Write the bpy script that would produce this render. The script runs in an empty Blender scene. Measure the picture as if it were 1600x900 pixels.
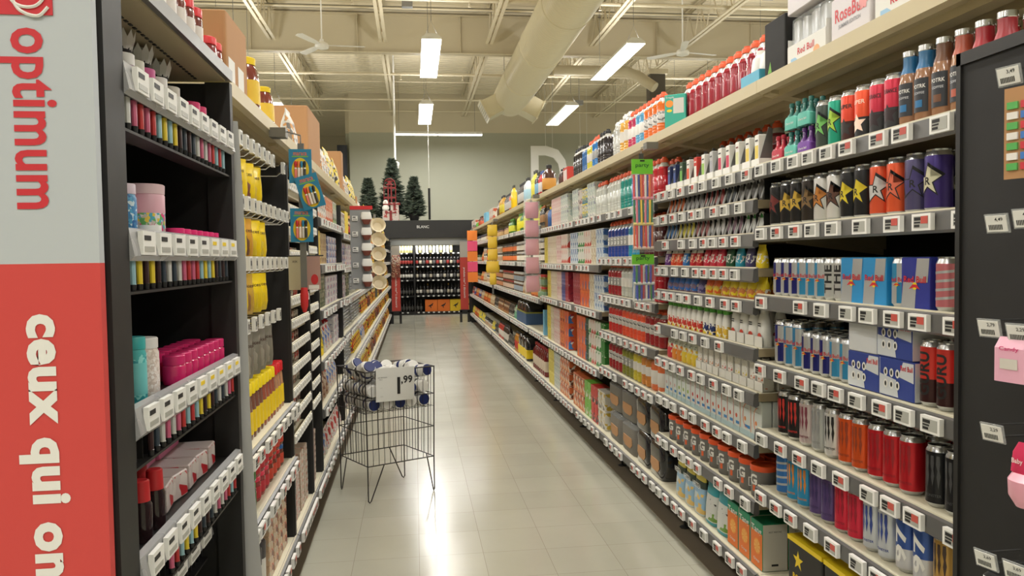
import bpy, bmesh, math, random
from mathutils import Vector, Matrix
random.seed(11)
PI = math.pi
C = bpy.context.scene.collection
SC = bpy.context.scene

# ------------------------------------------------------------------ camera
H = 1.41
cam_d = bpy.data.cameras.new('camera'); cam = bpy.data.objects.new('camera', cam_d); C.objects.link(cam)
cam_d.sensor_width = 36.0; cam_d.lens = 36.0 * 1210 / 1600
cam_d.clip_start = 0.05; cam_d.clip_end = 200
_a = Vector((-154 / 1210, 44 / 1210, -1)).normalized()
_b = Vector((-0.02, 1, 0)); _b = (_b - _a * _b.dot(_a)).normalized()
_x = _a.cross(_b)
M3 = Matrix((_x, _a, _b))            # rows = world axes seen in camera space -> camera-to-world
cam.matrix_world = Matrix.Translation((0, 0, H)) @ M3.to_4x4()
SC.camera = cam

# ------------------------------------------------------------------ world, lamps, exposure
SC.view_settings.view_transform = 'Standard'
SC.view_settings.look = 'None'
SC.view_settings.gamma = 1.0
SC.view_settings.use_curve_mapping = False
SC.view_settings.exposure = 0.1
w = bpy.data.worlds.new('world'); SC.world = w; w.use_nodes = True
w.node_tree.nodes['Background'].inputs[0].default_value = (1.0, 0.97, 0.92, 1)
w.node_tree.nodes['Background'].inputs[1].default_value = 0.30
LAMP_W = 60.0
LAMP_XS = (-8.9, -5.8, -2.75, 0.33, 3.43, 6.5)
LAMP_YS = (-3.2, 2.0, 6.8, 11.6, 16.4)
WASH = ((-0.47, 21.2), (2.02 + 3.5, 21.2))

# ------------------------------------------------------------------ materials
def s2l(c):
    return tuple(((v / 255) / 12.92 if v / 255 <= .04045 else ((v / 255 + .055) / 1.055) ** 2.4) for v in c) + (1,)
MATS = {}
def mat(name, col, rough=.5, metal=0.0, coat=0.0, alpha=1.0, emit=0.0, trans=0.0):
    if name in MATS: return MATS[name]
    m = bpy.data.materials.new(name); m.use_nodes = True
    b = m.node_tree.nodes['Principled BSDF']
    c = s2l(col)
    b.inputs['Base Color'].default_value = c
    b.inputs['Roughness'].default_value = rough
    b.inputs['Metallic'].default_value = metal
    b.inputs['Coat Weight'].default_value = coat
    b.inputs['Alpha'].default_value = alpha
    b.inputs['Transmission Weight'].default_value = trans
    if emit:
        b.inputs['Emission Color'].default_value = c
        b.inputs['Emission Strength'].default_value = emit
    # a faint uneven wear so nothing is perfectly flat
    if not emit and alpha == 1 and not trans:
        nt = m.node_tree
        tc = nt.nodes.new('ShaderNodeTexCoord'); n = nt.nodes.new('ShaderNodeTexNoise'); n.inputs['Scale'].default_value = 9
        mp = nt.nodes.new('ShaderNodeMapRange')
        mp.inputs['To Min'].default_value = max(0.02, rough - .06); mp.inputs['To Max'].default_value = min(1, rough + .08)
        nt.links.new(tc.outputs['Object'], n.inputs['Vector']); nt.links.new(n.outputs['Fac'], mp.inputs['Value'])
        nt.links.new(mp.outputs[0], b.inputs['Roughness'])
    MATS[name] = m
    return m

def pack(name, bands, h, art=None, text=None, rough=.38, scale=38, metal=0.0):
    """Printed packaging. bands: [(z fraction, colour)] from the bottom; art: (z0, z1, [colours], amount);
    text: (z0, z1, colour, amount, lines per metre). Coordinates are the object's own."""
    if name in MATS: return MATS[name]
    m = bpy.data.materials.new(name); m.use_nodes = True
    nt = m.node_tree; N = nt.nodes.new; L = nt.links.new
    b = nt.nodes['Principled BSDF']; b.inputs['Roughness'].default_value = rough; b.inputs['Metallic'].default_value = metal
    tc = N('ShaderNodeTexCoord'); sp = N('ShaderNodeSeparateXYZ'); L(tc.outputs['Object'], sp.inputs[0])
    dv = N('ShaderNodeMath'); dv.operation = 'DIVIDE'; dv.inputs[1].default_value = h; L(sp.outputs['Z'], dv.inputs[0])
    def ramp(stops, src, interp='CONSTANT'):
        r = N('ShaderNodeValToRGB'); r.color_ramp.interpolation = interp
        e = r.color_ramp.elements
        while len(e) > 1: e.remove(e[0])
        e[0].position = stops[0][0]; e[0].color = stops[0][1]
        for p, c in stops[1:]:
            q = e.new(p); q.color = c
        L(src, r.inputs[0]); return r.outputs[0]
    cur = ramp([(p, s2l(c)) for p, c in bands], dv.outputs[0])
    def between(z0, z1):
        return ramp([(0, (0, 0, 0, 1)), (z0, (1, 1, 1, 1)), (z1, (0, 0, 0, 1))], dv.outputs[0])
    def mul(a, bb):
        q = N('ShaderNodeMath'); q.operation = 'MULTIPLY'; L(a, q.inputs[0]); L(bb, q.inputs[1]); return q.outputs[0]
    def gt(a, v):
        q = N('ShaderNodeMath'); q.operation = 'GREATER_THAN'; L(a, q.inputs[0]); q.inputs[1].default_value = v; return q.outputs[0]
    def mix(f, a, c):
        q = N('ShaderNodeMix'); q.data_type = 'RGBA'; L(f, q.inputs[0]); L(a, q.inputs[6])
        if isinstance(c, tuple): q.inputs[7].default_value = c
        else: L(c, q.inputs[7])
        return q.outputs[2]
    oi = N('ShaderNodeObjectInfo')
    if art:
        v = N('ShaderNodeTexVoronoi'); v.inputs['Scale'].default_value = scale * 1.4; L(tc.outputs['Object'], v.inputs['Vector'])
        n = N('ShaderNodeTexNoise'); n.inputs['Scale'].default_value = scale; n.inputs['Detail'].default_value = 1; L(tc.outputs['Object'], n.inputs['Vector'])
        sx = N('ShaderNodeSeparateColor'); L(v.outputs['Color'], sx.inputs[0])
        k = len(art[2])
        cc = ramp([(i / k, s2l(c)) for i, c in enumerate(art[2])], sx.outputs[0])
        f = mul(gt(n.outputs['Fac'], 1 - art[3]), between(art[0], art[1]))
        cur = mix(f, cur, cc)
    if text:
        fr = N('ShaderNodeMath'); fr.operation = 'MULTIPLY'; fr.inputs[1].default_value = text[4]; L(sp.outputs['Z'], fr.inputs[0])
        f2 = N('ShaderNodeMath'); f2.operation = 'FRACT'; L(fr.outputs[0], f2.inputs[0])
        n = N('ShaderNodeTexNoise'); n.inputs['Scale'].default_value = scale * 2.2; n.inputs['Detail'].default_value = 2; L(tc.outputs['Object'], n.inputs['Vector'])
        f = mul(mul(gt(n.outputs['Fac'], 1 - text[3]), gt(f2.outputs[0], .45)), between(text[0], text[1]))
        cur = mix(f, cur, s2l(text[2]))
    L(cur, b.inputs['Base Color'])
    MATS[name] = m
    return m

# ------------------------------------------------------------------ mesh builder
class MB:
    def __init__(s): s.v = []; s.f = []; s.m = []; s.sm = []; s.mats = []
    def mi(s, m):
        if m not in s.mats: s.mats.append(m)
        return s.mats.index(m)
    def face(s, idx, m, smooth=False): s.f.append(tuple(idx)); s.m.append(s.mi(m)); s.sm.append(smooth)
    def box(s, x0, x1, y0, y1, z0, z1, m, top=None, front=None):
        o = len(s.v)
        s.v += [(x, y, z) for z in (z0, z1) for y in (y0, y1) for x in (x0, x1)]
        q = [(0, 2, 3, 1), (4, 5, 7, 6), (0, 1, 5, 4), (2, 6, 7, 3), (0, 4, 6, 2), (1, 3, 7, 5)]
        for i, a in enumerate(q):
            s.face([o + j for j in a], top if (i == 1 and top) else (front if (i == 2 and front) else m))
        return s
    def cbox(s, cx, cy, cz, sx, sy, sz, m, **k): return s.box(cx - sx / 2, cx + sx / 2, cy - sy / 2, cy + sy / 2, cz - sz / 2, cz + sz / 2, m, **k)
    def loft(s, secs, n=20, cx=0, cy=0, smooth=True, cap=True, tilt=None):
        """secs: (z, half width, half depth, exponent, material, x shift)"""
        rings = []
        for sec in secs:
            z, wx, wy, e, m = sec[:5]; sh = sec[5] if len(sec) > 5 else 0
            o = len(s.v)
            for i in range(n):
                t = 2 * PI * (i + .5) / n
                c, q = math.cos(t), math.sin(t)
                s.v.append((cx + sh + wx * math.copysign(abs(c) ** (2 / e), c), cy + wy * math.copysign(abs(q) ** (2 / e), q), z))
            rings.append((o, m))
        for (a, m1), (b, m2) in zip(rings, rings[1:]):
            for i in range(n):
                j = (i + 1) % n
                s.face((a + i, a + j, b + j, b + i), m2, smooth)
        if cap:
            s.face([rings[0][0] + i for i in reversed(range(n))], rings[0][1])
            s.face([rings[-1][0] + i for i in range(n)], rings[-1][1])
        return s
    def lathe(s, prof, m=None, n=20, cx=0, cy=0, cap=True):
        return s.loft([(p[1], p[0], p[0], 2, p[2] if len(p) > 2 else m) for p in prof], n, cx, cy, True, cap)
    def tube(s, pts, r, m, n=6, closed=False):
        pts = [Vector(p) for p in pts]; k = len(pts); rings = []
        for i, p in enumerate(pts):
            if closed: d = (pts[(i + 1) % k] - pts[i - 1])
            else: d = pts[min(i + 1, k - 1)] - pts[max(i - 1, 0)]
            d.normalize()
            u = d.cross(Vector((0, 0, 1)) if abs(d.z) < .9 else Vector((1, 0, 0))).normalized(); v = d.cross(u)
            o = len(s.v)
            for j in range(n):
                t = 2 * PI * j / n
                s.v.append(tuple(p + u * (r * math.cos(t)) + v * (r * math.sin(t))))
            rings.append(o)
        pr = list(zip(rings, rings[1:])) + ([(rings[-1], rings[0])] if closed else [])
        for a, b in pr:
            for j in range(n):
                q = (j + 1) % n
                s.face((a + j, b + j, b + q, a + q), m, n > 4)
        if not closed:
            s.face([rings[0] + j for j in range(n)], m); s.face([rings[-1] + j for j in reversed(range(n))], m)
        return s
    def poly(s, pts, m, smooth=False):
        o = len(s.v); s.v += [tuple(p) for p in pts]; s.face(range(o, o + len(pts)), m, smooth); return s
    def prism(s, pts2, axis, a0, a1, m):
        """2D outline extruded along an axis: 'x' (pts are y,z), 'y' (x,z), 'z' (x,y)"""
        def P(p, a): return {'x': (a, p[0], p[1]), 'y': (p[0], a, p[1]), 'z': (p[0], p[1], a)}[axis]
        o = len(s.v); n = len(pts2)
        s.v += [P(p, a0) for p in pts2] + [P(p, a1) for p in pts2]
        for i in range(n):
            j = (i + 1) % n
            s.face((o + i, o + j, o + n + j, o + n + i), m)
        s.face([o + i for i in reversed(range(n))], m); s.face([o + n + i for i in range(n)], m)
        return s
    def decal(s, d2, m, fn):
        o = len(s.v); s.v += [fn(x, y) for x, y in d2[0]]
        for f in d2[1]: s.face([o + i for i in f], m)
        return s
    def add(s, other, dx=0, dy=0, dz=0, rz=0):
        o = len(s.v); c, q = math.cos(rz), math.sin(rz)
        s.v += [(x * c - y * q + dx, x * q + y * c + dy, z + dz) for x, y, z in other.v]
        for f, m, sm in zip(other.f, other.m, other.sm): s.face([o + i for i in f], other.mats[m], sm)
        return s
    def mesh(s, name):
        me = bpy.data.meshes.new(name)
        me.from_pydata(s.v, [], s.f)
        for m in s.mats: me.materials.append(m)
        me.polygons.foreach_set('material_index', s.m)
        me.polygons.foreach_set('use_smooth', s.sm)
        me.update()
        if any(s.sm): me.set_sharp_from_angle(angle=math.radians(38))
        return me

def link(name, me, parent=None, loc=(0, 0, 0), rz=0, label=None):
    o = bpy.data.objects.new(name, me); C.objects.link(o)
    o.location = loc; o.rotation_euler = (0, 0, rz)
    if parent is not None: o.parent = parent
    if label: o['label'] = label
    return o
LABELS = {}
def tag(o, label, cat, group=None, kind=None):
    o['label'] = label; o['category'] = cat
    if group: o['group'] = group
    if kind: o['kind'] = kind
    LABELS.setdefault(label, []).append(o.name)
    return o
def thing(name, label, cat, loc=(0, 0, 0), rz=0, group=None):
    return tag(link(name, None, None, loc, rz), label, cat, group)
def structure(name, mb, label=None, parent=None):
    o = link(name, mb.mesh(name), parent)
    if parent is None: o['kind'] = 'structure'
    if label: o['label'] = label
    return o

# ------------------------------------------------------------------ flat artwork: lettering and marks
_T = {}
def _tri(bm, step=None, lo=None, hi=None):
    bmesh.ops.triangulate(bm, faces=bm.faces[:])
    if step:
        x = math.ceil(lo / step) * step
        while x < hi:
            bmesh.ops.bisect_plane(bm, geom=bm.verts[:] + bm.edges[:] + bm.faces[:], plane_co=(x, 0, 0), plane_no=(1, 0, 0), dist=1e-6)
            x += step
    bm.verts.ensure_lookup_table(); bm.verts.index_update()
    return [(v.co.x, v.co.y) for v in bm.verts], [[v.index for v in f.verts] for f in bm.faces]
def words(txt, height, bold=0.0, rot=0, width=None, step=None, shear=0.0):
    """lettering as flat faces centred on 0,0; height is the size of the whole line's box"""
    key = (txt, height, bold, rot, width, step, shear)
    if key in _T: return _T[key]
    cu = bpy.data.curves.new('lettering', 'FONT'); cu.body = txt; cu.offset = bold; cu.space_character = 1 + bold * 1.6; cu.resolution_u = 3; cu.shear = shear
    ob = bpy.data.objects.new('lettering', cu); C.objects.link(ob)
    bpy.context.view_layer.update()
    me = bpy.data.meshes.new_from_object(ob.evaluated_get(bpy.context.evaluated_depsgraph_get()))
    bpy.data.objects.remove(ob); bpy.data.curves.remove(cu)
    xs = [v.co.x for v in me.vertices]; ys = [v.co.y for v in me.vertices]
    cx, cy = (min(xs) + max(xs)) / 2, (min(ys) + max(ys)) / 2
    k = height / (max(ys) - min(ys)); kx = k if width is None else width / (max(xs) - min(xs))
    bm = bmesh.new(); bm.from_mesh(me); bpy.data.meshes.remove(me)
    c, q = math.cos(rot), math.sin(rot)
    for v in bm.verts:
        x, y = (v.co.x - cx) * kx, (v.co.y - cy) * k
        v.co = (x * c - y * q, x * q + y * c, 0)
    xs = [v.co.x for v in bm.verts]
    r = _tri(bm, step, min(xs), max(xs)); bm.free()
    _T[key] = r
    return r
def shape(pts, step=None):
    bm = bmesh.new(); vs = [bm.verts.new((x, y, 0)) for x, y in pts]; bm.faces.new(vs)
    r = _tri(bm, step, min(p[0] for p in pts), max(p[0] for p in pts)); bm.free(); return r
def star_pts(r, r2, cx=0, cy=0, sx=1, n=5, ph=PI / 2):
    return [(cx + sx * (r if i % 2 == 0 else r2) * math.cos(ph + i * PI / n), cy + (r if i % 2 == 0 else r2) * math.sin(ph + i * PI / n)) for i in range(2 * n)]
def oval(rx, ry, cx=0, cy=0, n=20): return [(cx + rx * math.cos(2 * PI * i / n), cy + ry * math.sin(2 * PI * i / n)) for i in range(n)]
def rect(x0, x1, y0, y1): return [(x0, y0), (x1, y0), (x1, y1), (x0, y1)]
def on_front(d, z, x=0, e=.0006): return lambda u, v: (u + x, -d - e, v + z)
def on_round(r, z, th=0, e=.0006): return lambda u, v: ((r + e) * math.sin(u / r + th), -(r + e) * math.cos(u / r + th), v + z)
def on_side(w, z, y=0, e=.0006, s=1): return lambda u, v: (s * (w + e), y + s * u, v + z)
# ------------------------------------------------------------------ shared plain materials
BLACK = mat('black_metal', (30, 29, 28), .5)
BLACK2 = mat('black_panel', (24, 23, 22), .7)
CREAM = mat('cream_metal', (196, 182, 146), .42)
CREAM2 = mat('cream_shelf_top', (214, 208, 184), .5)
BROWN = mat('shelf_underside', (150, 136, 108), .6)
RAIL = mat('grey_price_rail', (88, 87, 85), .35)
BEIGE = mat('beige_paint', (216, 205, 178), .6)
BEIGE_D = mat('beige_steel', (206, 195, 168), .55)
WHITE = mat('white_plastic', (232, 231, 226), .4)
WHITEM = mat('white_paper', (225, 224, 218), .6)
GREYM = mat('grey_steel', (128, 128, 126), .35, .6)
CHROME = mat('bright_metal', (205, 205, 205), .22, 1.0)
WIRE = mat('dark_wire', (72, 70, 68), .35, .7)
INK = mat('black_ink', (25, 25, 26), .5)
RED = mat('red_print', (196, 40, 44), .5)
YELLOW = mat('yellow_print', (238, 206, 30), .42)
CARD = mat('brown_cardboard', (178, 134, 92), .8)
CLEAR = mat('clear_plastic', (225, 228, 226), .12, alpha=.28)
TAGSCREEN = mat('price_tag_screen', (168, 168, 160), .4)
TAGRED = mat('price_tag_red', (190, 80, 70), .4)

# ------------------------------------------------------------------ floor
def floor_mat():
    m = bpy.data.materials.new('vinyl_tile_floor'); m.use_nodes = True; nt = m.node_tree; N = nt.nodes.new; L = nt.links.new
    b = nt.nodes['Principled BSDF']
    tc = N('ShaderNodeTexCoord')
    br = N('ShaderNodeTexBrick'); br.offset = 0; br.squash = 1
    br.inputs['Scale'].default_value = 1.0; br.inputs['Brick Width'].default_value = .3048; br.inputs['Row Height'].default_value = .3048
    br.inputs['Mortar Size'].default_value = .0012; br.inputs['Mortar Smooth'].default_value = .3; br.inputs['Bias'].default_value = -.2
    br.inputs['Color1'].default_value = s2l((196, 194, 178)); br.inputs['Color2'].default_value = s2l((190, 188, 172)); br.inputs['Mortar'].default_value = s2l((158, 152, 136))
    L(tc.outputs['Object'], br.inputs['Vector'])
    n = N('ShaderNodeTexNoise'); n.inputs['Scale'].default_value = 2.2; n.inputs['Detail'].default_value = 5; L(tc.outputs['Object'], n.inputs['Vector'])
    rp = N('ShaderNodeValToRGB'); rp.color_ramp.elements[0].color = (.86, .86, .85, 1); rp.color_ramp.elements[1].color = (1.05, 1.05, 1.04, 1); L(n.outputs['Fac'], rp.inputs[0])
    mx = N('ShaderNodeMix'); mx.data_type = 'RGBA'; mx.blend_type = 'MULTIPLY'; mx.inputs[0].default_value = 1; L(br.outputs['Color'], mx.inputs[6]); L(rp.outputs[0], mx.inputs[7])
    L(mx.outputs[2], b.inputs['Base Color'])
    mp = N('ShaderNodeMapRange'); mp.inputs['To Min'].default_value = .13; mp.inputs['To Max'].default_value = .25; L(n.outputs['Fac'], mp.inputs['Value']); L(mp.outputs[0], b.inputs['Roughness'])
    n2 = N('ShaderNodeTexNoise'); n2.inputs['Scale'].default_value = 5; n2.inputs['Detail'].default_value = 2
    L(tc.outputs['Object'], n2.inputs['Vector'])
    bp = N('ShaderNodeBump'); bp.inputs['Strength'].default_value = .06; bp.inputs['Distance'].default_value = .02; L(n2.outputs['Fac'], bp.inputs['Height']); L(bp.outputs[0], b.inputs['Normal'])
    b.inputs['Specular IOR Level'].default_value = .75
    return m
FLOOR = floor_mat()
X0, X1, Y0, Y1, ZC = -12.0, 10.0, -6.0, 23.0, 6.25
structure('floor', MB().box(X0, X1, Y0, 31, -.1, 0, FLOOR), 'glossy cream vinyl tile floor of the aisle')
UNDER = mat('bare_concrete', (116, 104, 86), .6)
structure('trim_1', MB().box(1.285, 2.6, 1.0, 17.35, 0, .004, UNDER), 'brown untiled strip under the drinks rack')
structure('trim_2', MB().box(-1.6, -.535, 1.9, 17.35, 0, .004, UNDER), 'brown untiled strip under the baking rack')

# ------------------------------------------------------------------ walls
def two_tone(name, low, high, zsplit):
    m = bpy.data.materials.new(name); m.use_nodes = True; nt = m.node_tree; N = nt.nodes.new; L = nt.links.new
    b = nt.nodes['Principled BSDF']; b.inputs['Roughness'].default_value = .7
    tc = N('ShaderNodeTexCoord'); sp = N('ShaderNodeSeparateXYZ'); L(tc.outputs['Object'], sp.inputs[0])
    g = N('ShaderNodeMath'); g.operation = 'GREATER_THAN'; g.inputs[1].default_value = zsplit; L(sp.outputs['Z'], g.inputs[0])
    mx = N('ShaderNodeMix'); mx.data_type = 'RGBA'; L(g.outputs[0], mx.inputs[0]); mx.inputs[6].default_value = s2l(low); mx.inputs[7].default_value = s2l(high)
    n = N('ShaderNodeTexNoise'); n.inputs['Scale'].default_value = 1.1; n.inputs['Detail'].default_value = 4; L(tc.outputs['Object'], n.inputs['Vector'])
    rp = N('ShaderNodeValToRGB'); rp.color_ramp.elements[0].color = (.94, .94, .94, 1); rp.color_ramp.elements[1].color = (1.03, 1.03, 1.03, 1); L(n.outputs['Fac'], rp.inputs[0])
    m2 = N('ShaderNodeMix'); m2.data_type = 'RGBA'; m2.blend_type = 'MULTIPLY'; m2.inputs[0].default_value = 1; L(mx.outputs[2], m2.inputs[6]); L(rp.outputs[0], m2.inputs[7])
    L(m2.outputs[2], b.inputs['Base Color']); return m
WALL = two_tone('painted_wall', (172, 173, 156), (206, 196, 170), 5.13)
structure('wall_back', MB().box(-1.78, X1, Y1, Y1 + .2, 0, ZC + .3, WALL), 'grey green painted wall above the wine cooler')
structure('wall_recess', MB().box(X0, -1.78, 30.8, 31, 0, ZC + .3, WALL).box(-1.9, -1.78, Y1 + .2, 30.8, 0, ZC + .3, WALL), 'paler wall of the recess beyond the baking rack')
NAVY = mat('dark_blue_panel', (52, 55, 66), .6)
structure('trim_3', MB().box(-2.12, -1.84, 22.9, 23.0, 2.0, 4.75, NAVY).box(-2.09, -1.87, 22.88, 22.9, 2.03, 4.72, NAVY), 'dark blue column panel beside the far wall')
structure('wall_left', MB().box(X0 - .2, X0, Y0, 31, 0, ZC + .3, WALL))
structure('wall_right', MB().box(X1, X1 + .2, Y0, Y1, 0, ZC + .3, WALL))
structure('wall_front', MB().box(X0, X1, Y0 - .2, Y0, 0, ZC + .3, WALL))

# ------------------------------------------------------------------ corrugated roof deck
mb = MB(); y = Y0; p = .19; o = 0
prof = []
while y < 31:
    prof += [(y, ZC), (y + .07, ZC), (y + .095, ZC + .045), (y + .165, ZC + .045)]
    y += p
for yy, zz in prof: mb.v += [(X0, yy, zz), (X1, yy, zz)]
for i in range(len(prof) - 1): mb.face((2 * i, 2 * i + 2, 2 * i + 3, 2 * i + 1), BEIGE)
mb.box(X0, X1, Y0, 31, ZC + .06, ZC + .12, BEIGE)
structure('ceiling', mb, 'beige corrugated steel roof deck')

# ------------------------------------------------------------------ open web joists along the aisle, beams across
def joist(x, y0, y1, zb=5.6, zt=6.22):
    r = link('ceiling_joist', None, None, (x, y0, 0)); r['kind'] = 'structure'
    L_ = y1 - y0
    m = MB()
    for s in (-1, 1): m.box(s * .045 - .028, s * .045 + .028, 0, L_, zb, zb + .016, BEIGE_D).box(s * .02 - .003, s * .02 + .003, 0, L_, zb + .016, zb + .055, BEIGE_D)
    link('bottom_chord', m.mesh('bottom_chord'), r)
    m = MB()
    for s in (-1, 1): m.box(s * .045 - .028, s * .045 + .028, 0, L_, zt - .016, zt, BEIGE_D).box(s * .02 - .003, s * .02 + .003, 0, L_, zt - .055, zt - .016, BEIGE_D)
    link('top_chord', m.mesh('top_chord'), r)
    m = MB(); k = max(2, round(L_ / .62)); st = L_ / k
    for i in range(k):
        a = i * st
        m.tube([(0, a, zb + .02), (0, a + st / 2, zt - .02)], .014, BEIGE_D, 5).tube([(0, a + st / 2, zt - .02), (0, a + st, zb + .02)], .014, BEIGE_D, 5)
        if i % 2: m.tube([(.02, a + st / 2, zb + .02), (.02, a + st / 2, zt - .02)], .01, BEIGE_D, 4)
    link('web', m.mesh('web'), r)
for ya, yb in ((-2, 6.9), (7.3, 15.25), (15.75, 22.95)):
    for x in (-8.5, -6.6, -4.6, -2.56, -.5, 1.55, 3.62, 5.5, 7.5):
        if yb > 22 and x < -3.0: joist(x, ya, 30.5)
        else: joist(x, ya, yb)
def ibeam(y, z0, z1):
    m = MB().box(X0, X1, y - .09, y + .09, z0, z0 + .02, BEIGE_D).box(X0, X1, y - .09, y + .09, z1 - .02, z1, BEIGE_D).box(X0, X1, y - .008, y + .008, z0, z1, BEIGE_D)
    for x in range(-11, 10, 2): m.box(x, x + .012, y - .085, y + .085, z0 + .02, z1 - .02, BEIGE_D)
    structure('ceiling_beam', m)
ibeam(15.5, 5.45, 6.2); ibeam(7.1, 5.45, 6.2)
def cross(y, z, r, m_=None, x0=X0, x1=X1, name='ceiling_pipe'):
    m = MB().tube([(x0, y, z), (x1, y, z)], r, m_ or BEIGE_D, 8)
    structure(name, m)
for y, z, r in ((10.2, 5.7, .014), (12.9, 5.66, .03), (17.9, 5.62, .03), (19.1, 5.72, .012), (20.6, 5.6, .028), (14.3, 5.95, .02), (21.9, 5.55, .02)): cross(y, z, r)
cross(14.6, 6.05, .035, mat('grey_conduit', (120, 118, 108), .5))
# bent branch duct behind the big duct
m = MB().tube([(3.0, 16.2, 5.35), (4.55, 16.2, 5.35), (4.8, 16.15, 5.25), (5.1, 15.9, 4.95)], .11, BEIGE_D, 12)
structure('ceiling_branch_duct', m)
# dark column right of it
structure('trim_4', MB().box(5.35, 5.7, 17.0, 17.3, 0, 5.6, mat('dark_column', (84, 78, 68), .6)).box(5.3, 5.75, 16.95, 17.35, 5.5, 5.6, BEIGE_D), 'dark steel column behind the drinks rack')
# sprinklers
for x, y in ((-.9, 12.9), (1.0, 12.9), (3.2, 12.9), (-.2, 17.9), (1.2, 17.9), (5.2, 12.9)):
    m = MB().lathe([(.012, 0), (.012, -.06), (.022, -.07), (.006, -.09), (.03, -.1), (.03, -.105)][::-1], BEIGE_D, 8)
    tag(link('sprinkler_head', m.mesh('sprinkler_head'), None, (x, y, 5.66 if y < 15 else 5.6)), 'small sprinkler head under the ceiling pipe at %s metre mark' % ('%+.1f' % x), 'sprinkler', 'ceiling sprinklers')

# ------------------------------------------------------------------ big round duct
DUCT = mat('painted_spiral_duct', (218, 209, 180), .32)
r = thing('ventilation_duct', 'huge cream spiral ventilation duct hanging lengthwise under the roof', 'duct', (2.33, 0, 5.15))
m = MB(); prof = []; y = 2.0; k = 0
while y < 17.9:
    big = (k % 24 == 0)
    prof += [(y, .4), (y + .05, .4), (y + .06, .413 if big else .4042), (y + .075, .413 if big else .4035), (y + .085, .4)]
    y += .095 if not big else .12; k += 1
n = 40; rings = []
for yy, rr in prof:
    rings.append(len(m.v)); m.v += [(rr * math.cos(2 * PI * i / n), yy, rr * math.sin(2 * PI * i / n)) for i in range(n)]
for a, b in zip(rings, rings[1:]):
    for i in range(n): m.face((a + i, a + (i + 1) % n, b + (i + 1) % n, b + i), DUCT, True)
link('duct_tube', m.mesh('duct_tube'), r)
m = MB(); rings = []
for yy, rr in ((prof[-1][0], .4), (18.25, .4), (18.45, .36), (18.6, .2), (18.63, .001)):
    rings.append(len(m.v)); m.v += [(rr * math.cos(2 * PI * i / n), yy, rr * math.sin(2 * PI * i / n)) for i in range(n)]
for a, b in zip(rings, rings[1:]):
    for i in range(n): m.face((a + i, a + (i + 1) % n, b + (i + 1) % n, b + i), DUCT, True)
link('end_cap', m.mesh('end_cap'), r)
GRILL = mat('white_grille', (214, 212, 200), .5)
for s in (-1, 1):
    a = math.radians(-38)
    m = MB().box(.30, .72, -.3, .3, -.21, .21, DUCT).box(.72, .74, -.33, .33, -.24, .24, DUCT)
    for i in range(7): m.box(.738, .752, -.28, .28, -.19 + i * .06, -.165 + i * .06, GRILL)
    me = m.mesh('outlet'); o = link('outlet', me, r, (0, 18.0, 0)); o.rotation_euler = (0, math.radians(28) if s > 0 else math.radians(152), 0)
for yy in (4, 8, 12, 16.8):
    link('hanger', MB().tube([(-.3, yy, .3), (-.3, yy, 1.05)], .006, GREYM, 5).tube([(.3, yy, .3), (.3, yy, 1.05)], .006, GREYM, 5).mesh('hanger'), r)

# ------------------------------------------------------------------ pendant lamps
GLOW = mat('lamp_diffuser', (255, 250, 236), .5, emit=9.0)
def area(name, loc, sx, sy, wts, parent, up=False, col=(1, .985, .975)):
    d = bpy.data.lights.new(name, 'AREA'); d.shape = 'RECTANGLE'; d.size = sx; d.size_y = sy; d.energy = wts; d.color = col
    o = bpy.data.objects.new(name, d); C.objects.link(o); o.parent = parent; o.location = loc
    if up: o.rotation_euler = (PI, 0, 0)
    return o
def pendant(x, y, rot=0, name_side='', row=''):
    lab = 'long white pendant lamp, %s, in the %s' % (row, name_side)
    r = thing('pendant_lamp', lab, 'lamp', (x, y, 4.66), rot, 'white linear pendant lamps')
    hs = MB().prism([(-.15, 0), (.15, 0), (.15, .025), (.07, .085), (-.07, .085), (-.15, .025)], 'y', 0, 2.44, WHITE)
    hs.prism([(-.15, -.012), (-.145, -.012), (-.145, 0), (-.15, 0)], 'y', 0, 2.44, WHITE)
    hs.prism([(.145, -.012), (.15, -.012), (.15, 0), (.145, 0)], 'y', 0, 2.44, WHITE)
    link('housing', hs.mesh('housing'), r)
    link('diffuser', MB().box(-.143, .143, .01, 1.21, -.008, -.001, GLOW).box(-.143, .143, 1.23, 2.43, -.008, -.001, GLOW).mesh('diffuser'), r)
    w_ = MB()
    for yy in (.12, 2.3): w_.tube([(-.1, yy, .07), (0, yy, .3), (.1, yy, .07)], .003, GREYM, 4).tube([(0, yy, .3), (0, yy, 1.6)], .004, GREYM, 4)
    link('hanging_wire', w_.mesh('hanging_wire'), r)
    area('lamp_glow', (0, 1.22, -.012), .28, 2.4, LAMP_W, r)
    area('lamp_uplight', (0, 1.22, .09), .12, 2.3, LAMP_W * 0.45, r, up=True)
COLN = ('far left row', 'second row from the left', 'row left of the aisle', 'row above the aisle', 'row right of the duct', 'far right row')
ROWN = ('behind the camera', 'overhead', 'near end', 'middle', 'far end')
for i, x in enumerate(LAMP_XS):
    for j, y in enumerate(LAMP_YS):
        pendant(x, y, 0, COLN[i], ROWN[j])
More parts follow.
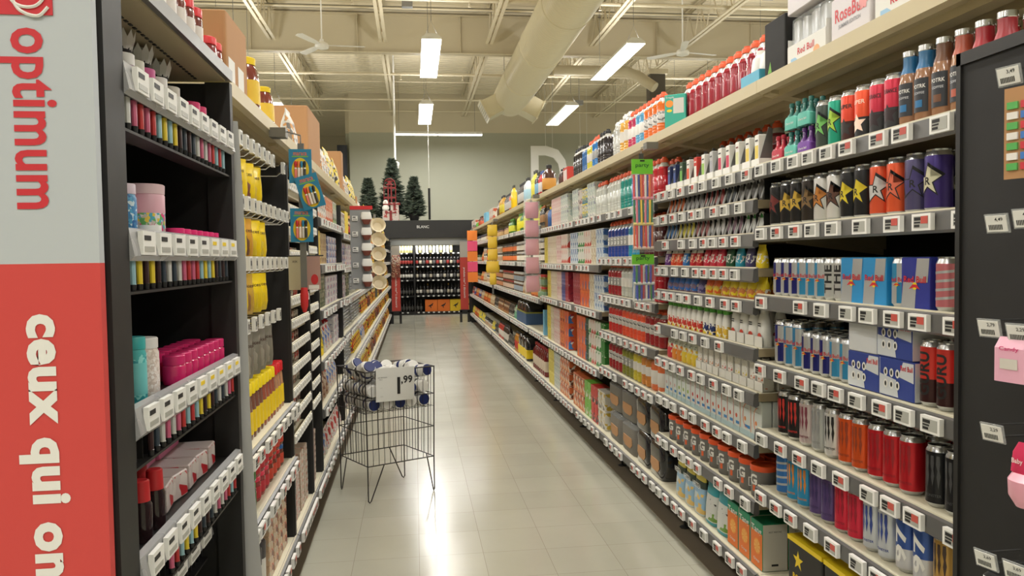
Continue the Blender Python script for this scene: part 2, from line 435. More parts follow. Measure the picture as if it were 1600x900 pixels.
for i, (x, y) in enumerate(WASH):
    r = thing('wall_wash_lamp', 'slim crosswise tube lamp near the far wall, %s' % ('over the cooler' if i == 0 else 'right of the duct'), 'lamp', (x - .0, y, 4.80), 0, 'tube lamps along the far wall')
    link('housing', MB().prism([(-.05, 0), (.05, 0), (.035, .07), (-.035, .07)], 'x', 0, 2.4, WHITE).mesh('housing'), r)
    link('tube', MB().box(.01, 1.19, -.042, .042, -.03, 0, GLOW).box(1.21, 2.39, -.042, .042, -.03, 0, GLOW).mesh('tube'), r)
    link('hanging_wire', MB().tube([(.15, 0, .07), (.15, 0, 1.46)], .004, GREYM, 4).tube([(2.2, 0, .07), (2.2, 0, 1.46)], .004, GREYM, 4).mesh('hanging_wire'), r)
    a = area('lamp_glow', (1.2, 0, -.035), 2.3, .07, 60, r)
# ------------------------------------------------------------------ ceiling fans
def fan(x, y, z, a0, lab):
    r = thing('ceiling_fan', lab, 'fan', (x, y, z), a0, 'white three-blade ceiling fans')
    link('motor', MB().lathe([(.05, -.07), (.11, -.05), (.12, -.01), (.1, .03), (.04, .06), (.03, .1)], WHITE, 20).mesh('motor'), r)
    link('down_rod', MB().tube([(0, 0, .09), (0, 0, ZC - z)], .012, WHITE, 8).lathe([(.06, ZC - z - .07), (.02, ZC - z - .12)][::-1], WHITE, 12).mesh('down_rod'), r)
    for k in range(3):
        b = MB().prism([(.1, -.035), (.3, -.06), (.68, -.065), (.72, 0), (.68, .065), (.3, .06), (.1, .035)], 'z', -.003, .003, WHITE)
        o = link('blade', b.mesh('blade'), r, (0, 0, 0)); o.rotation_euler = (math.radians(9), 0, 2 * PI * k / 3)
fan(-1.46, 13.5, 5.05, .08, 'white ceiling fan above the baking rack')
fan(4.85, 13.5, 5.05, .25, 'white ceiling fan above the drinks rack')
# security camera on its pole, second pole, ceiling box speaker
r = thing('security_camera', 'white dome camera on a long white pole beside the trees', 'camera', (-.385, 18.6, 3.62))
link('pole', MB().tube([(0, 0, .1), (0, 0, 2.6)], .025, WHITE, 10).mesh('pole'), r)
link('housing', MB().lathe([(.0, -.12), (.06, -.1), (.085, -.04), (.09, .03), (.1, .05), (.1, .09), (.03, .13)], WHITE, 18).mesh('housing'), r)
link('lens', MB().lathe([(.001, -.035), (.03, -.03), (.035, 0)], INK, 14).mesh('lens'), r, (.0, -.085, -.03))
tag(link('hanging_cable', MB().tube([(0, 0, 0), (0, 0, -1.6)], .004, WHITEM, 5).tube([(0, 0, -1.6), (0, 0, -2.32)], .03, BLACK, 6).mesh('hanging_cable'), None, (.39, 18.0, 4.65)), 'thin cable with a black sleeve hanging before the wall', 'cable')
for x, y, z, lab in ((-.02, 13.3, 5.7, 'small grey junction box above the aisle lamps'), (4.0, 18.3, 5.1, 'small grey junction box right of the duct'), (5.95, 12.4, 5.7, 'small grey junction box near the right fan'), (-2.85, 13.3, 4.9, 'small grey junction box above the left lamps')):
    tag(link('junction_box', MB().box(-.09, .09, -.06, .06, -.05, .05, GREYM).tube([(0, 0, .05), (0, 0, 6.27 - z)], .006, GREYM, 5).mesh('junction_box'), None, (x, y, z)), lab, 'junction box')
# ------------------------------------------------------------------ big hanging letters
for ch, x, wd in (('D', 3.92, 1.06), ('I', 4.93, .3)):
    m = MB(); d = words(ch, 1.5, .02, 0, wd)
    n0 = len(d[0])
    m.v += [(x_, 0, y_) for x_, y_ in d[0]] + [(x_, .06, y_) for x_, y_ in d[0]]
    for f in d[1]: m.face(f, WHITEM); m.face([i + n0 for i in reversed(f)], WHITEM)
    ec = {}
    for f in d[1]:
        for a, b in zip(f, f[1:] + f[:1]): ec[(a, b)] = 1
    for a, b in ec:
        if (b, a) not in ec: m.face((b, a, a + n0, b + n0), WHITEM)
    r = thing('hanging_letter', 'large white letter %s hung before the far wall' % ch, 'sign letter', (x, 22.0, 3.86), 0, 'white letters hung on the wall')
    link('letter', m.mesh('letter'), r)
    link('hanging_wire', MB().tube([(-.1, .03, .7), (-.1, .03, 2.41)], .006, WHITEM, 4).tube([(.1, .03, .7), (.1, .03, 2.41)], .006, WHITEM, 4).mesh('hanging_wire'), r)

# ------------------------------------------------------------------ wine alcove at the end of the aisle
POSTM = mat('alcove_black', (33, 33, 33), .55)
ALG = mat('alcove_grey', (165, 168, 166), .6)
YA = 17.45
r = thing('wine_alcove', 'black framed wine alcove with a lettered header across the aisle end', 'display', (0, YA, 0))
m = MB().box(-1.05, 2.3, 0, .12, 1.90, 2.29, POSTM).box(-1.05, 2.3, .12, 1.25, 2.24, 2.29, POSTM)
link('header', m.mesh('header'), r)
link('header_lettering', MB().decal(words('BLANC', .062, .012), mat('white_lettering', (215, 215, 212), .6), on_front(0, 2.145, .225, .003)).mesh('header_lettering'), r, label='white lettering reading blanc')
link('post', MB().box(-.68, -.50, -.06, .1, 0, 1.9, POSTM).mesh('post'), r)
link('post', MB().box(1.235, 1.42, -.06, .1, 0, 1.9, POSTM).mesh('post'), r)
link('ceiling_panel', MB().box(-.5, 1.24, .1, .9, 1.74, 1.90, ALG).box(-.5, 1.24, .9, 3.4, 1.901, 1.92, ALG).mesh('ceiling_panel'), r, label='pale grey panel under the header')
link('side_panel', MB().box(-1.05, -.68, -.02, .1, 0, 1.9, POSTM).box(1.42, 2.3, -.02, .1, 0, 1.9, POSTM).mesh('side_panel'), r)
def banner(x0, x1, lab, txt, zr, ztop):
    cx = (x0 + x1) / 2; wd = x1 - x0
    b = thing('sign_banner', lab, 'banner', (cx, YA - .12, 0), 0, 'red and white banners at the alcove')
    link('panel', MB().box(-wd / 2, wd / 2, -.012, .012, .26, ztop, mat('banner_red', (186, 62, 52), .6)).mesh('panel'), b)
    link('header_panel', MB().box(-wd / 2, wd / 2, -.0135, .0135, zr, ztop + .001, mat('banner_grey', (176, 170, 160), .6)).mesh('header_panel'), b)
    link('lettering', MB().decal(words(txt, .062, .01, -PI / 2), WHITEM, on_front(.012, .26 + (zr - .26) * .52, 0, .002)).mesh('lettering'), b)
    link('foot', MB().box(-wd / 2 - .02, -wd / 2 + .03, -.04, .04, 0, .26, POSTM).box(wd / 2 - .03, wd / 2 + .02, -.04, .04, 0, .26, POSTM).box(-wd / 2 - .02, wd / 2 + .02, -.04, .04, .22, .28, POSTM).mesh('foot'), b)
banner(-.49, -.30, 'left red banner with white writing at the alcove post', 'produits mer* à découvrir', 1.10, 1.72)
banner(1.03, 1.21, 'right red banner with white writing at the alcove post', 'produits mer* à découvrir', 1.45, 1.80)
# the pretzel packets hung over the left banner
SN = pack('snack_strip', [(0, (120, 70, 55)), (.6, (200, 190, 175))], .5, (0, 1, [(150, 60, 50), (205, 170, 140), (90, 50, 40)], .55))
tag(link('snack_packets', MB().loft([(.0, .09, .01, 6, SN), (.05, .1, .03, 4, SN), (.22, .09, .02, 4, SN), (.3, .1, .03, 4, SN), (.48, .1, .02, 4, SN), (.5, .09, .004, 6, SN)], 16).mesh('snack_packets'), None, (-.39, YA - .19, 1.02)), 'brown snack packets hung over the left banner', 'snack packet')
# wine shelving
YW = 19.9
r = thing('wine_shelving', 'black wine shelving at the back of the alcove', 'shelving', (0, YW, 0))
link('back_panel', MB().box(-.62, 1.5, .78, .8, 0, 1.88, POSTM).mesh('back_panel'), r)
link('upright', MB().box(.0, .04, 0, .45, 0, 1.75, POSTM).mesh('upright'), r)
link('base', MB().box(-.62, 1.5, .02, .45, 0, .06, POSTM).mesh('base'), r)
WROWS_R = (.08, .50, .90, 1.25, 1.59); WROWS_L = (.08, .49, .90, 1.25, 1.59)
def shelfm(x0, x1, z):
    m = MB().box(x0, x1, .0, .45, z - .03, z, POSTM)
    x = x0 + .04
    while x < x1 - .06: m.box(x, x + .05, -.006, 0, z - .034, z - .004, WHITE); x += .13
    return m
for z in WROWS_R: link('shelf', shelfm(.04, 1.5, z).mesh('shelf'), r)
for z in WROWS_L: link('shelf', shelfm(-.62, 0, z).mesh('shelf'), r)
link('side_wall', MB().box(-.70, -.66, -1.4, .5, 0, 1.70, POSTM).box(1.55, 1.6, -1.4, .5, 0, 1.70, POSTM).mesh('side_wall'), r)
area('cooler_lamp', (.4, -.25, 1.89), 1.7, .15, 22, r, col=(1, .97, .9))
def wine_mesh(glass, label_, cap_):
    return MB().lathe([(.034, 0, glass), (.037, .01, glass), (.037, .06, glass), (.0375, .061, label_), (.0375, .14, label_), (.037, .141, glass), (.037, .18, glass), (.028, .21, glass), (.015, .23, glass), (.014, .25, glass), (.0145, .251, cap_), (.0145, .3, cap_)], None, 10)
GD = mat('dark_wine_glass', (30, 26, 26), .15, coat=.5); GP = mat('pale_wine_glass', (222, 214, 150), .15, coat=.5); GW = mat('clear_wine_glass', (225, 228, 225), .15, coat=.5)
LW = mat('wine_label_white', (220, 216, 206), .6); LC = mat('wine_label_cream', (190, 180, 160), .6); LR = mat('wine_label_red', (150, 50, 45), .6); LG = mat('wine_label_grey', (90, 88, 86), .6)
GOLD = mat('gold_foil', (190, 150, 60), .3, .8)
WM = {'white': wine_mesh(GD, LW, INK).mesh('wine_bottle'), 'cream': wine_mesh(GD, LC, GOLD).mesh('wine_bottle'), 'red': wine_mesh(GD, LR, INK).mesh('wine_bottle'),
      'grey': wine_mesh(GD, LG, INK).mesh('wine_bottle'), 'pale': wine_mesh(GP, LW, GOLD).mesh('wine_bottle'), 'clear': wine_mesh(GW, LW, mat('blue_foil', (70, 90, 150), .3)).mesh('wine_bottle')}
ORD = ['nearest', 'second', 'third', 'fourth', 'fifth', 'sixth', 'seventh', 'eighth', 'ninth', 'tenth', 'eleventh', 'twelfth', 'thirteenth', 'fourteenth', 'fifteenth', 'sixteenth',
       'seventeenth', 'eighteenth', 'nineteenth', 'twentieth', 'twenty-first', 'twenty-second', 'twenty-third', 'twenty-fourth', 'twenty-fifth', 'twenty-sixth', 'twenty-seventh', 'twenty-eighth']
LV = ['bottom shelf', 'second shelf up', 'third shelf up', 'fourth shelf up', 'top shelf']
for li, z in enumerate(WROWS_R):
    xs = [.085 + i * .088 for i in range(14 if li < 4 else 11)]
    if li == 0: xs = xs[:2]
    for i, x in enumerate(xs):
        k = {0: 'grey', 1: ('white', 'white', 'grey', 'cream', 'white', 'grey')[i % 6], 2: ('cream', 'grey', 'white', 'grey')[i % 4], 3: ('red', 'cream', 'grey')[i % 3], 4: ('clear', 'pale', 'clear')[i % 3]}[li]
        tag(link('wine_bottle', WM[k], None, (x, YW + .08, z + .0008)), '%s-labelled wine bottle, %s from the middle post, %s of the alcove' % (k, 'first' if i == 0 else ORD[i], LV[li]), 'wine bottle', 'wine bottles in the alcove')
for li, z in enumerate(WROWS_L):
    for i in range(6):
        x = -.42 + i * .075
        k = {0: 'grey', 1: 'grey', 2: 'white', 3: 'red', 4: 'pale'}[li]
        tag(link('wine_bottle', WM[k], None, (x, YW + .08, z + .0008)), '%s-labelled wine bottle, %s from the left banner, %s of the alcove' % (k, 'first' if i == 0 else ORD[i], LV[li]), 'wine bottle', 'wine bottles in the alcove')
for i in range(4):
    c = mat('orange_wine_case', (232, 118, 40), .6) if i < 2 else mat('yellow_wine_case', (236, 196, 40), .6)
    m = MB().box(-.155, .155, 0, .3, 0, .3, c)
    kg = shape([(-.09, -.02), (-.05, .01), (-.01, .03), (.02, .045), (.04, .07), (.055, .065), (.045, .04), (.03, .02), (.035, -.01), (.02, -.005), (.01, .005), (-.01, -.03), (.01, -.06), (-.02, -.058), (-.03, -.02), (-.055, -.015)])
    m.decal(kg, INK, on_front(0, .15, 0, .002))
    tag(link('wine_case', m.mesh('wine_case'), None, (.43 + i * .32, YW + .02, .0808)), '%s wine case with a black leaping mark, %s' % ('orange' if i < 2 else 'yellow', 'left of the pair' if i % 2 == 0 else 'right of the pair'), 'wine case', 'bright wine cases on the bottom shelf')

# ------------------------------------------------------------------ winter decoration on the header
NEED = mat('fir_needles', (44, 56, 44), .8); NEED2 = mat('fir_needles_light', (72, 84, 70), .8)
def tree(x, y, z, h, rad, lab, pot=True):
    rnd = random.Random(int(h * 100) + int(x * 10))
    r = thing('artificial_fir_tree', lab, 'fir tree', (x, y, z), 0, 'artificial fir trees on the alcove header')
    m = MB()
    nb = int(260 * h)
    for i in range(nb):
        t = (i + rnd.random()) / nb; zz = .1 * h + t * .88 * h; L_ = rad * (1 - t) ** .85 * rnd.uniform(.75, 1.12) + .02
        a = rnd.random() * 2 * PI; dr = rnd.uniform(-.25, .25) * L_
        c, q = math.cos(a), math.sin(a)
        p0 = (0, 0, zz + .1 * L_); p1 = (c * L_ * .55, q * L_ * .55, zz + dr * .3); p2 = (c * L_, q * L_, zz + dr + .05)
        m.tube([p0, p1, p2], .009, NEED, 3)
        for kk in range(9):
            u = .25 + .75 * kk / 8; bx, by, bz = c * L_ * u, q * L_ * u, zz + dr * u * u + .03 * u
            for sg in (-1, 1):
                l2 = .06 + .045 * rnd.random(); aa = a + sg * rnd.uniform(.5, 1.0)
                ex, ey, ez = bx + math.cos(aa) * l2, by + math.sin(aa) * l2, bz + rnd.uniform(-.03, .045)
                o = len(m.v); m.v += [(bx, by, bz - .009), (bx, by, bz + .009), (ex, ey, ez)]; m.face((o, o + 1, o + 2), NEED2 if kk > 6 else NEED)
    link('branches', m.mesh('branches'), r)
    link('trunk', MB().tube([(0, 0, .05), (0, 0, h * .95)], .02, mat('trunk_brown', (70, 52, 40), .8), 8).mesh('trunk'), r)
    if pot: link('pot', MB().lathe([(.085, 0), (.1, .02), (.12, .2), (.13, .21), (.13, .24), (.11, .24)], INK, 18).mesh('pot'), r)
    return r
tree(-.98, 17.74, 2.2908, .95, .26, 'left artificial fir tree on the alcove header')
tree(-.45, 18.15, 2.2908, 1.45, .36, 'tallest artificial fir tree with a red ornament')
tree(.04, 17.7, 2.2908, .98, .27, 'right artificial fir tree in a black pot')
RED_ = RED; RED = mat('ornament_red', (130, 40, 42), .6)
r = thing('sledge_ornament', 'red wooden sledge ornament leaning on the tallest fir tree', 'ornament', (-.5, 17.74, 2.60))
m = MB()
for i in range(9):
    a0, a1 = PI * i / 8, 0
link('frame', MB().tube([(-.13, 0, .0), (-.13, 0, .5), (-.1, 0, .6), (-.04, 0, .64), (.04, 0, .64), (.1, 0, .6), (.13, 0, .5), (.13, 0, .0)], .012, RED, 6).mesh('frame'), r)
link('slats', MB().box(-.13, .13, -.01, .01, .05, .09, RED).box(-.13, .13, -.01, .01, .2, .24, RED).box(-.13, .13, -.01, .01, .42, .46, RED).box(-.05, -.02, -.012, .012, .02, .5, RED).box(.02, .05, -.012, .012, .02, .5, RED).mesh('slats'), r)
link('bow', MB().loft([(.5, .1, .03, 2, RED), (.55, .03, .03, 2, RED), (.6, .1, .03, 2, RED)], 10).mesh('bow'), r)
GP1 = pack('snowy_gift_wrap', [(0, (196, 186, 178))], .4, (0, 1, [(170, 70, 66), (205, 196, 190)], .45), scale=14)
def gift(x, y, z, wd, hh, lab):
    r = thing('gift_box', lab, 'gift box', (x, y, z), 0, 'wrapped gift boxes on the alcove header')
    link('box', MB().box(-wd / 2, wd / 2, -wd / 2 * .8, wd / 2 * .8, 0, hh, GP1).mesh('box'), r)
    link('ribbon', MB().box(-.03, .03, -wd * .4 - .003, wd * .4 + .003, 0, hh + .003, RED).box(-wd / 2 - .003, wd / 2 + .003, -.03, .03, 0, hh + .003, RED).mesh('ribbon'), r)
    link('bow', MB().prism([(0, 0), (.12, .05), (.13, -.01), (0, 0), (-.13, -.01), (-.12, .05)][0:3], 'y', -.02, .02, RED).prism([(0, 0), (-.12, .05), (-.13, -.01)], 'y', -.02, .02, RED).mesh('bow'), r, (0, -wd * .38, hh * .75))
gift(-.48, 17.62, 2.2908, .36, .22, 'wide red-ribboned gift box at the foot of the tallest tree')
gift(-.395, 17.62, 2.5145, .18, .18, 'small gift box stacked on the wide gift box')
r = thing('snowman_figure', 'white snowman figure standing on the wide gift box', 'figurine', (-.592, 17.58, 2.5145))
link('body', MB().lathe([(.04, 0), (.075, .03), (.08, .08), (.05, .13), (.055, .15), (.06, .19), (.04, .23), (.005, .245)], WHITEM, 18).mesh('body'), r)
link('scarf', MB().lathe([(.056, .125), (.062, .14), (.056, .155)], RED, 16).mesh('scarf'), r)
RED = RED_
link('nose', MB().tube([(0, -.055, .19), (0, -.11, .185)], .008, mat('carrot', (220, 120, 40), .6), 6).mesh('nose'), r)
# ------------------------------------------------------------------ racks
YO = {'R': -.18, 'L': .20}
XR, XL = 1.25, -.525          # front edges of the price rails
def tag_mesh(red):
    m = MB().box(-.035, .035, -.012, 0, -.0205, .0205, WHITE)
    m.box(-.027, .027, -.0128, -.012, -.0145, .0145, TAGSCREEN)
    m.box(-.024, .002, -.0133, -.0128, .004, .012, INK).box(-.024, -.004, -.0133, -.0128, -.012, -.006, INK).box(-.024, -.001, -.0133, -.0128, -.003, .001, INK)
    if red: m.box(.001, .0265, -.0134, -.0128, -.004, .014, TAGRED)
    return m.mesh('price_tag')
TAGM = [tag_mesh(False), tag_mesh(True)]
TAGS_MB = None
def strip_tag_mesh():
    m = MB().box(-.022, .022, -.004, 0, -.019, .019, WHITEM)
    m.box(-.017, .006, -.0046, -.004, .004, .012, INK).box(-.017, .017, -.0046, -.004, -.012, -.008, INK).box(-.017, .012, -.0046, -.004, -.004, -.001, TAGSCREEN)
    return m.mesh('price_tag')
STRIPT = strip_tag_mesh()
# local frame of a rack bay: x along the front, front at y = 0, depth towards +y
def shelf_mesh(wd, depth, top=CREAM2, beige=False):
    m = MB()
    if beige:
        m.prism([(0, 0), (.0, -.045), (.02, -.052), (.03, -.04), (depth, -.03), (depth, -.012), (.02, -.012), (.008, 0)], 'x', 0, wd, CREAM)
        m.box(0, wd, .02, depth, -.012, -.008, CREAM)
        for k in range(4): m.box(0, wd, .07 + k * depth / 4.4, .12 + k * depth / 4.4, -.062, -.03, CREAM)
        for k in (0, wd - .03): m.prism([(.04, -.05), (depth, -.13), (depth, -.03), (.04, -.03)], 'x', k, k + .03, CREAM)
    else:
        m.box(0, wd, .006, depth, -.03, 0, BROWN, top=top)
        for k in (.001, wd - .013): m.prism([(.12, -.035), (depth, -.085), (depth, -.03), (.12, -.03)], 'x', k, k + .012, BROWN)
    return m.mesh('shelf')
def rail_mesh(wd):
    m = MB().prism([(.004, .004), (-.012, -.002), (-.016, -.045), (-.006, -.052), (.008, -.046), (.008, 0)], 'x', .002, wd - .002, RAIL)
    m.box(.002, wd - .002, -.002, .004, .0, .006, CREAM2)
    return m.mesh('price_rail')
_SH = {}
def rack_bay(side, ya, yb, shelves, label, top=None, base=.225, tags=8, seed=0, cat='shelving unit', depth=.45, rails=True, dens=.85, narrow_tags=False, back=BLACK2):
    """one bay of a rack between ya (near) and yb (far)"""
    wd = yb - ya; rnd = random.Random(seed)
    loc, rz = ((XR, yb + YO['R'], 0), -PI / 2) if side == 'R' else ((XL, ya + YO['L'], 0), PI / 2)
    r = thing('shelving_unit', label, cat, loc, rz, 'bays of the %s rack' % ('drinks' if side == 'R' else 'baking'))
    H_ = (top or 1.95) - .06
    link('back_panel', MB().box(.001, wd - .001, depth + .02, depth + .035, base - .05, H_, back).mesh('back_panel'), r)
    link('upright', MB().box(-.008, .008, depth + .036, depth + .06, 0, H_, BLACK).mesh('upright'), r, (.01 if side == 'R' else wd - .01, 0, 0))
    link('foot', MB().box(-.05, .05, .09, .17, .09, .19, BLACK).lathe([(.03, 0), (.03, .008), (.008, .014), (.008, .09)], BLACK, 8, 0, .12).mesh('foot'), r, (.06 if side == 'R' else .06, 0, 0))
    link('base', MB().box(.001, wd - .001, .01, depth, .155, base - .031, BLACK).mesh('base'), r)
    key = (round(wd, 3), depth)
    if key not in _SH: _SH[key] = (shelf_mesh(wd - .002, depth), rail_mesh(wd - .002), shelf_mesh(wd - .002, depth, beige=True))
    for z in [base] + list(shelves):
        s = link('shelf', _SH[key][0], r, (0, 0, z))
        if rails: link('price_rail', _SH[key][1], s)
        x = .05 + rnd.random() * .03
        while rails and x < wd - .04:
            if rnd.random() < dens:
                link('price_tag', TAGM[1 if rnd.random() < .55 else 0], s, (x, -.0155, -.024))
            x += wd / tags * rnd.uniform(.75, 1.2)
    if top: link('shelf', _SH[key][2], r, (0, 0, top), label='cream top shelf with a rounded lip')
    return r
def to_world(side, y, inset=0.02, z=0):
    return (XR + inset, y + YO['R'], z) if side == 'R' else (XL - inset, y + YO['L'], z)
RZ = {'R': -PI / 2, 'L': PI / 2}

RB = [1.62, 2.885, 4.06, 5.28, 6.50, 7.72, 8.94, 10.16, 11.38, 12.60, 13.82, 15.04, 16.26, 17.30]
RS = {0: (1.733, 1.507, 1.262, 1.018, .768, .553),
      1: (1.729, 1.611, 1.486, 1.358, 1.237, 1.062, .896, .704, .491),
      2: (1.692, 1.404, 1.162, .920, .679),
      3: (1.692, 1.355, 1.037, .632), 4: (1.692, 1.355, 1.037, .632)}
RL = ['energy drink bay', 'drink mix bay', 'sports drink bay', 'juice box bay', 'carton bay', 'pink strip bay', 'black jar bay', 'iced tea bay', 'yellow strip bay', 'brown pouch bay', 'small jar bay', 'orange card bay', 'last drinks bay']
RDESC = ['nearest black shelving bay, full of energy drink cans', 'black bay of nine close shelves with drink mixes and orange-lidded tubs', 'black bay of orange-capped sports drinks behind the straw packs',
         'black bay of stacked drink cartons beyond the sports drinks', 'black bay with tall yellow cartons at its far end', 'black bay behind the pink hanging strip', 'black bay of dark jars just beyond the pink strip',
         'black bay with yellow iced tea bottles on its upper shelf', 'black bay behind the yellow hanging strip', 'black bay of small sauce jars beyond the yellow strip', 'black bay two from the far end of the drinks rack',
         'black bay next to the orange hanging cards', 'farthest black bay of the drinks rack, by the alcove']
RFAR = (1.728, 1.366, .998, .640)
for i in range(13):
    rack_bay('R', RB[i], RB[i + 1], RS.get(i, RFAR), RDESC[i], top=2.042, base=.218, tags={0: 10, 1: 9}.get(i, 10), seed=i, dens=.94, depth=.50)
LB = [2.12, 3.21, 3.83, 4.24, 5.65, 6.87, 8.09, 9.31, 10.53, 11.75, 12.97, 14.19, 15.6, 17.0]
LLB = ['spice bag bay', 'spice box bay', 'narrow spice bay', 'baking mix bay', 'flour bay', 'foil tray bay', 'yellow bag bay', 'chocolate bay', 'nut bay', 'dried fruit bay', 'sugar bay', 'candy bay', 'peg bay']
LDESC = ['nearest baking bay with yellow spice bags on hooks', 'spice bay of many thin cream-lipped shelves', 'narrow spice bay next to the wide spice bay', 'baking bay beside the narrow spice bay, yellow packs low down', 'baking bay with the grey tray strip',
         'baking bay of stacked silver trays', 'baking bay of yellow bags behind the white cups', 'baking bay following the white cups', 'eighth bay along the baking rack', 'ninth bay along the baking rack', 'tenth bay along the baking rack', 'eleventh bay along the baking rack', 'farthest baking bay, bare black pegs at its top']
LS = {0: (.807, .569), 1: (), 2: (), 3: (1.63, 1.38, 1.132, .842, .572)}
LS = {k: tuple(z + max(0, z - 1.2) * .06 for z in v) for k, v in LS.items()}
LFAR = (1.62, 1.37, 1.12, .85, .572)
LTOP = [1.95] * 6 + [1.86] * 7
for i in range(13):
    r = rack_bay('L', LB[i], LB[i + 1], LS.get(i, LFAR), LDESC[i], top=LTOP[i], tags=10, seed=40 + i, depth=.46, dens=.92)
    if i < 4:   # full-depth black dividers
        wd = LB[i + 1] - LB[i]
        link('divider', MB().box(wd - .024, wd, .012, .46, .225, 1.82, BLACK2).box(wd - .024, wd, .0, .012, .2, 1.82, BLACK).mesh('divider'), r)
# end panel and last upright of each rack
structure('trim_5', MB().box(XR, XR + .53, 17.122, 17.15, 0, 2.03, BLACK), 'black end panel of the drinks rack')
structure('trim_6', MB().box(XL - .5, XL, 17.202, 17.23, 0, 1.95, BLACK), 'black end panel of the baking rack')

# spice racks: thin gravity-fed trays with cream lips, inside bays 2 and 3 of the baking rack
def spice_trays(ya, yb, zs, lab):
    ya += YO['L']; yb += YO['L']
    r = thing('spice_tray_rack', lab, 'spice rack', (XL - .024, ya, 0), PI / 2, 'gravity-fed spice racks')
    wd = yb - ya
    m = MB().prism([(0, .0), (-.014, .012), (-.022, .052), (-.018, .054), (.0, .012), (.40, .04), (.40, .03), (.0, -.008)], 'x', 0, wd, CREAM2)
    x = .03
    while x < wd - .04: m.box(x, x + .045, -.026, -.018, .014, .046, WHITEM).box(x + .006, x + .03, -.0268, -.025, .026, .038, TAGSCREEN); x += .062
    me = m.mesh('tray')
    for z in zs: link('tray', me, r, (0, 0, z))
    link('side_plate', MB().box(0, .004, 0, .4, zs[0] - .02, zs[-1] + .1, BLACK).mesh('side_plate'), r)
    link('side_plate', MB().box(wd - .004, wd, 0, .4, zs[0] - .02, zs[-1] + .1, BLACK).mesh('side_plate'), r)
SPZ = [.60 + .101 * i for i in range(12)]
spice_trays(3.215, 3.80, SPZ, 'wide spice rack of cream trays past the hanging bags')
spice_trays(3.845, 4.19, [z + .03 for z in SPZ], 'narrow spice rack of cream trays beside the yellow packs')

# ------------------------------------------------------------------ side unit on the left with its sign panel
WX = -.46
def sticker_rail(wd, n, yel=()):
    m = MB().prism([(0, .025), (-.012, .022), (-.02, -.022), (-.012, -.03), (0, -.025)], 'x', 0, wd, mat('clear_grey_rail', (150, 150, 150), .25))
    for i in range(n):
        x = .02 + (wd - .04) * (i + .5) / n; h = (wd - .04) / n * .36
        m.box(x - h, x + h, -.0235, -.015, -.02, .019, WHITEM)
        m.box(x - h * .8, x + h * .2, -.0242, -.0235, .004, .012, INK if i not in yel else YELLOW).box(x - h * .8, x + h * .7, -.0242, -.0235, -.015, -.006, TAGSCREEN)
    return m.mesh('label_rail')
r = thing('end_display', 'black side display of cake decorations beside the sign panel', 'display', (WX, 1.30, 0), PI / 2); r.scale = (.92, 1, 1)
# local x runs away from the camera, y = 0 front, y+ into the unit
link('post', MB().box(-.085, 0, -.012, .05, 0, 2.02, BLACK).mesh('post'), r)
link('side_panel', MB().box(-.012, 0, .05, .30, 0, 1.86, BLACK).mesh('side_panel'), r)
link('post', MB().box(.80, .83, -.01, .05, 0, 1.862, BLACK).mesh('post'), r)
link('side_panel', MB().box(.81, .82, .05, .30, 0, 1.86, BLACK).mesh('side_panel'), r)
link('back_panel', MB().box(0, .8, .28, .3, 0, 1.82, BLACK2).mesh('back_panel'), r)
PERF = mat('perforated_cream', (186, 172, 138), .5)
m = MB().box(0, .83, -.012, .30, 1.868, 1.896, GREYM, top=CREAM)
m.box(0, .8, 0, .3, 1.864, 1.868, PERF)
for i in range(30):
    for yy in (.06, .24): m.box(.03 + i * .025, .042 + i * .025, yy, yy + .006, 1.862, 1.865, INK)
link('top_board', m.mesh('top_board'), r)
for z, n, yel, x0, x1, dp in ((1.715, 9, (), 0, .8, .28), (1.45, 8, (5, 6, 7), 0, .8, .28), (1.16, 9, (4, 5, 6, 7, 8), 0, .8, .28), (.915, 9, (), 0, .8, .28), (.745, 3, (), .42, .8, .20), (.45, 8, (), 0, .8, .28)):
    s = link('shelf', MB().box(x0, x1, .28 - dp, .28, z - .012, z, BLACK).mesh('shelf'), r)
    link('label_rail', sticker_rail(x1 - x0, n, yel), s, (x0, .28 - dp, z - .005))
    m = MB()
    k = int((x1 - x0) / .034)
    for i in range(k + 1):
        x = x0 + i * (x1 - x0) / k
        m.box(x - .0025, x + .0025, .28 - dp + .010, .28 - dp + .022, z - .085, z - .03, BLACK)
    m.box(x0, x1, .28 - dp - .004, .28 - dp + .04, z - .09, z - .0852, BLACK)
    link('tube_divider', m.mesh('tube_divider'), s)
# sign panel facing the camera
r = thing('sign_board', 'tall white and red sign panel at the left edge with rotated words', 'sign', (0, 1.192, 0))
PW = mat('sign_white', (180, 186, 190), .5); PR = mat('sign_red', (200, 66, 62), .55); PT = mat('sign_red_ink', (196, 42, 52), .5)
link('panel', MB().box(-1.05, -.452, 0, .018, 0, 1.4125, PR).mesh('panel'), r, label='red lower part of the sign')
link('upper_panel', MB().box(-1.05, -.452, 0, .018, 1.4125, 2.02, PW).mesh('upper_panel'), r, label='white upper part of the sign')
def vtext(txt, xb, ztop, xh, length, m, bold, name):
    """lettering turned a quarter clockwise: baseline towards -x, starting at ztop and running down"""
    cu = words(txt, 1.0, bold, -PI / 2)
    us = [p[0] for p in cu[0]]; vs = [p[1] for p in cu[0]]
    L_ = max(vs) - min(vs); k = length / L_
    kx = xh
    m_ = MB().decal(([(u * kx, v * k) for u, v in cu[0]], cu[1]), m, lambda u, v: (xb + u, -.0012, ztop - length / 2 + v))
    link(name, m_.mesh(name), r)
vtext('optimum', -.541, 1.748, .078, .257, PT, .022, 'word_optimum')
vtext('ceux qui ont', -.537, 1.340, .068, .418, WHITEM, .045, 'slogan_lettering')
m = MB().box(-1.0, -.503, -.002, 0, 1.766, 1.86, PT)
link('red_mark', m.mesh('red_mark'), r)
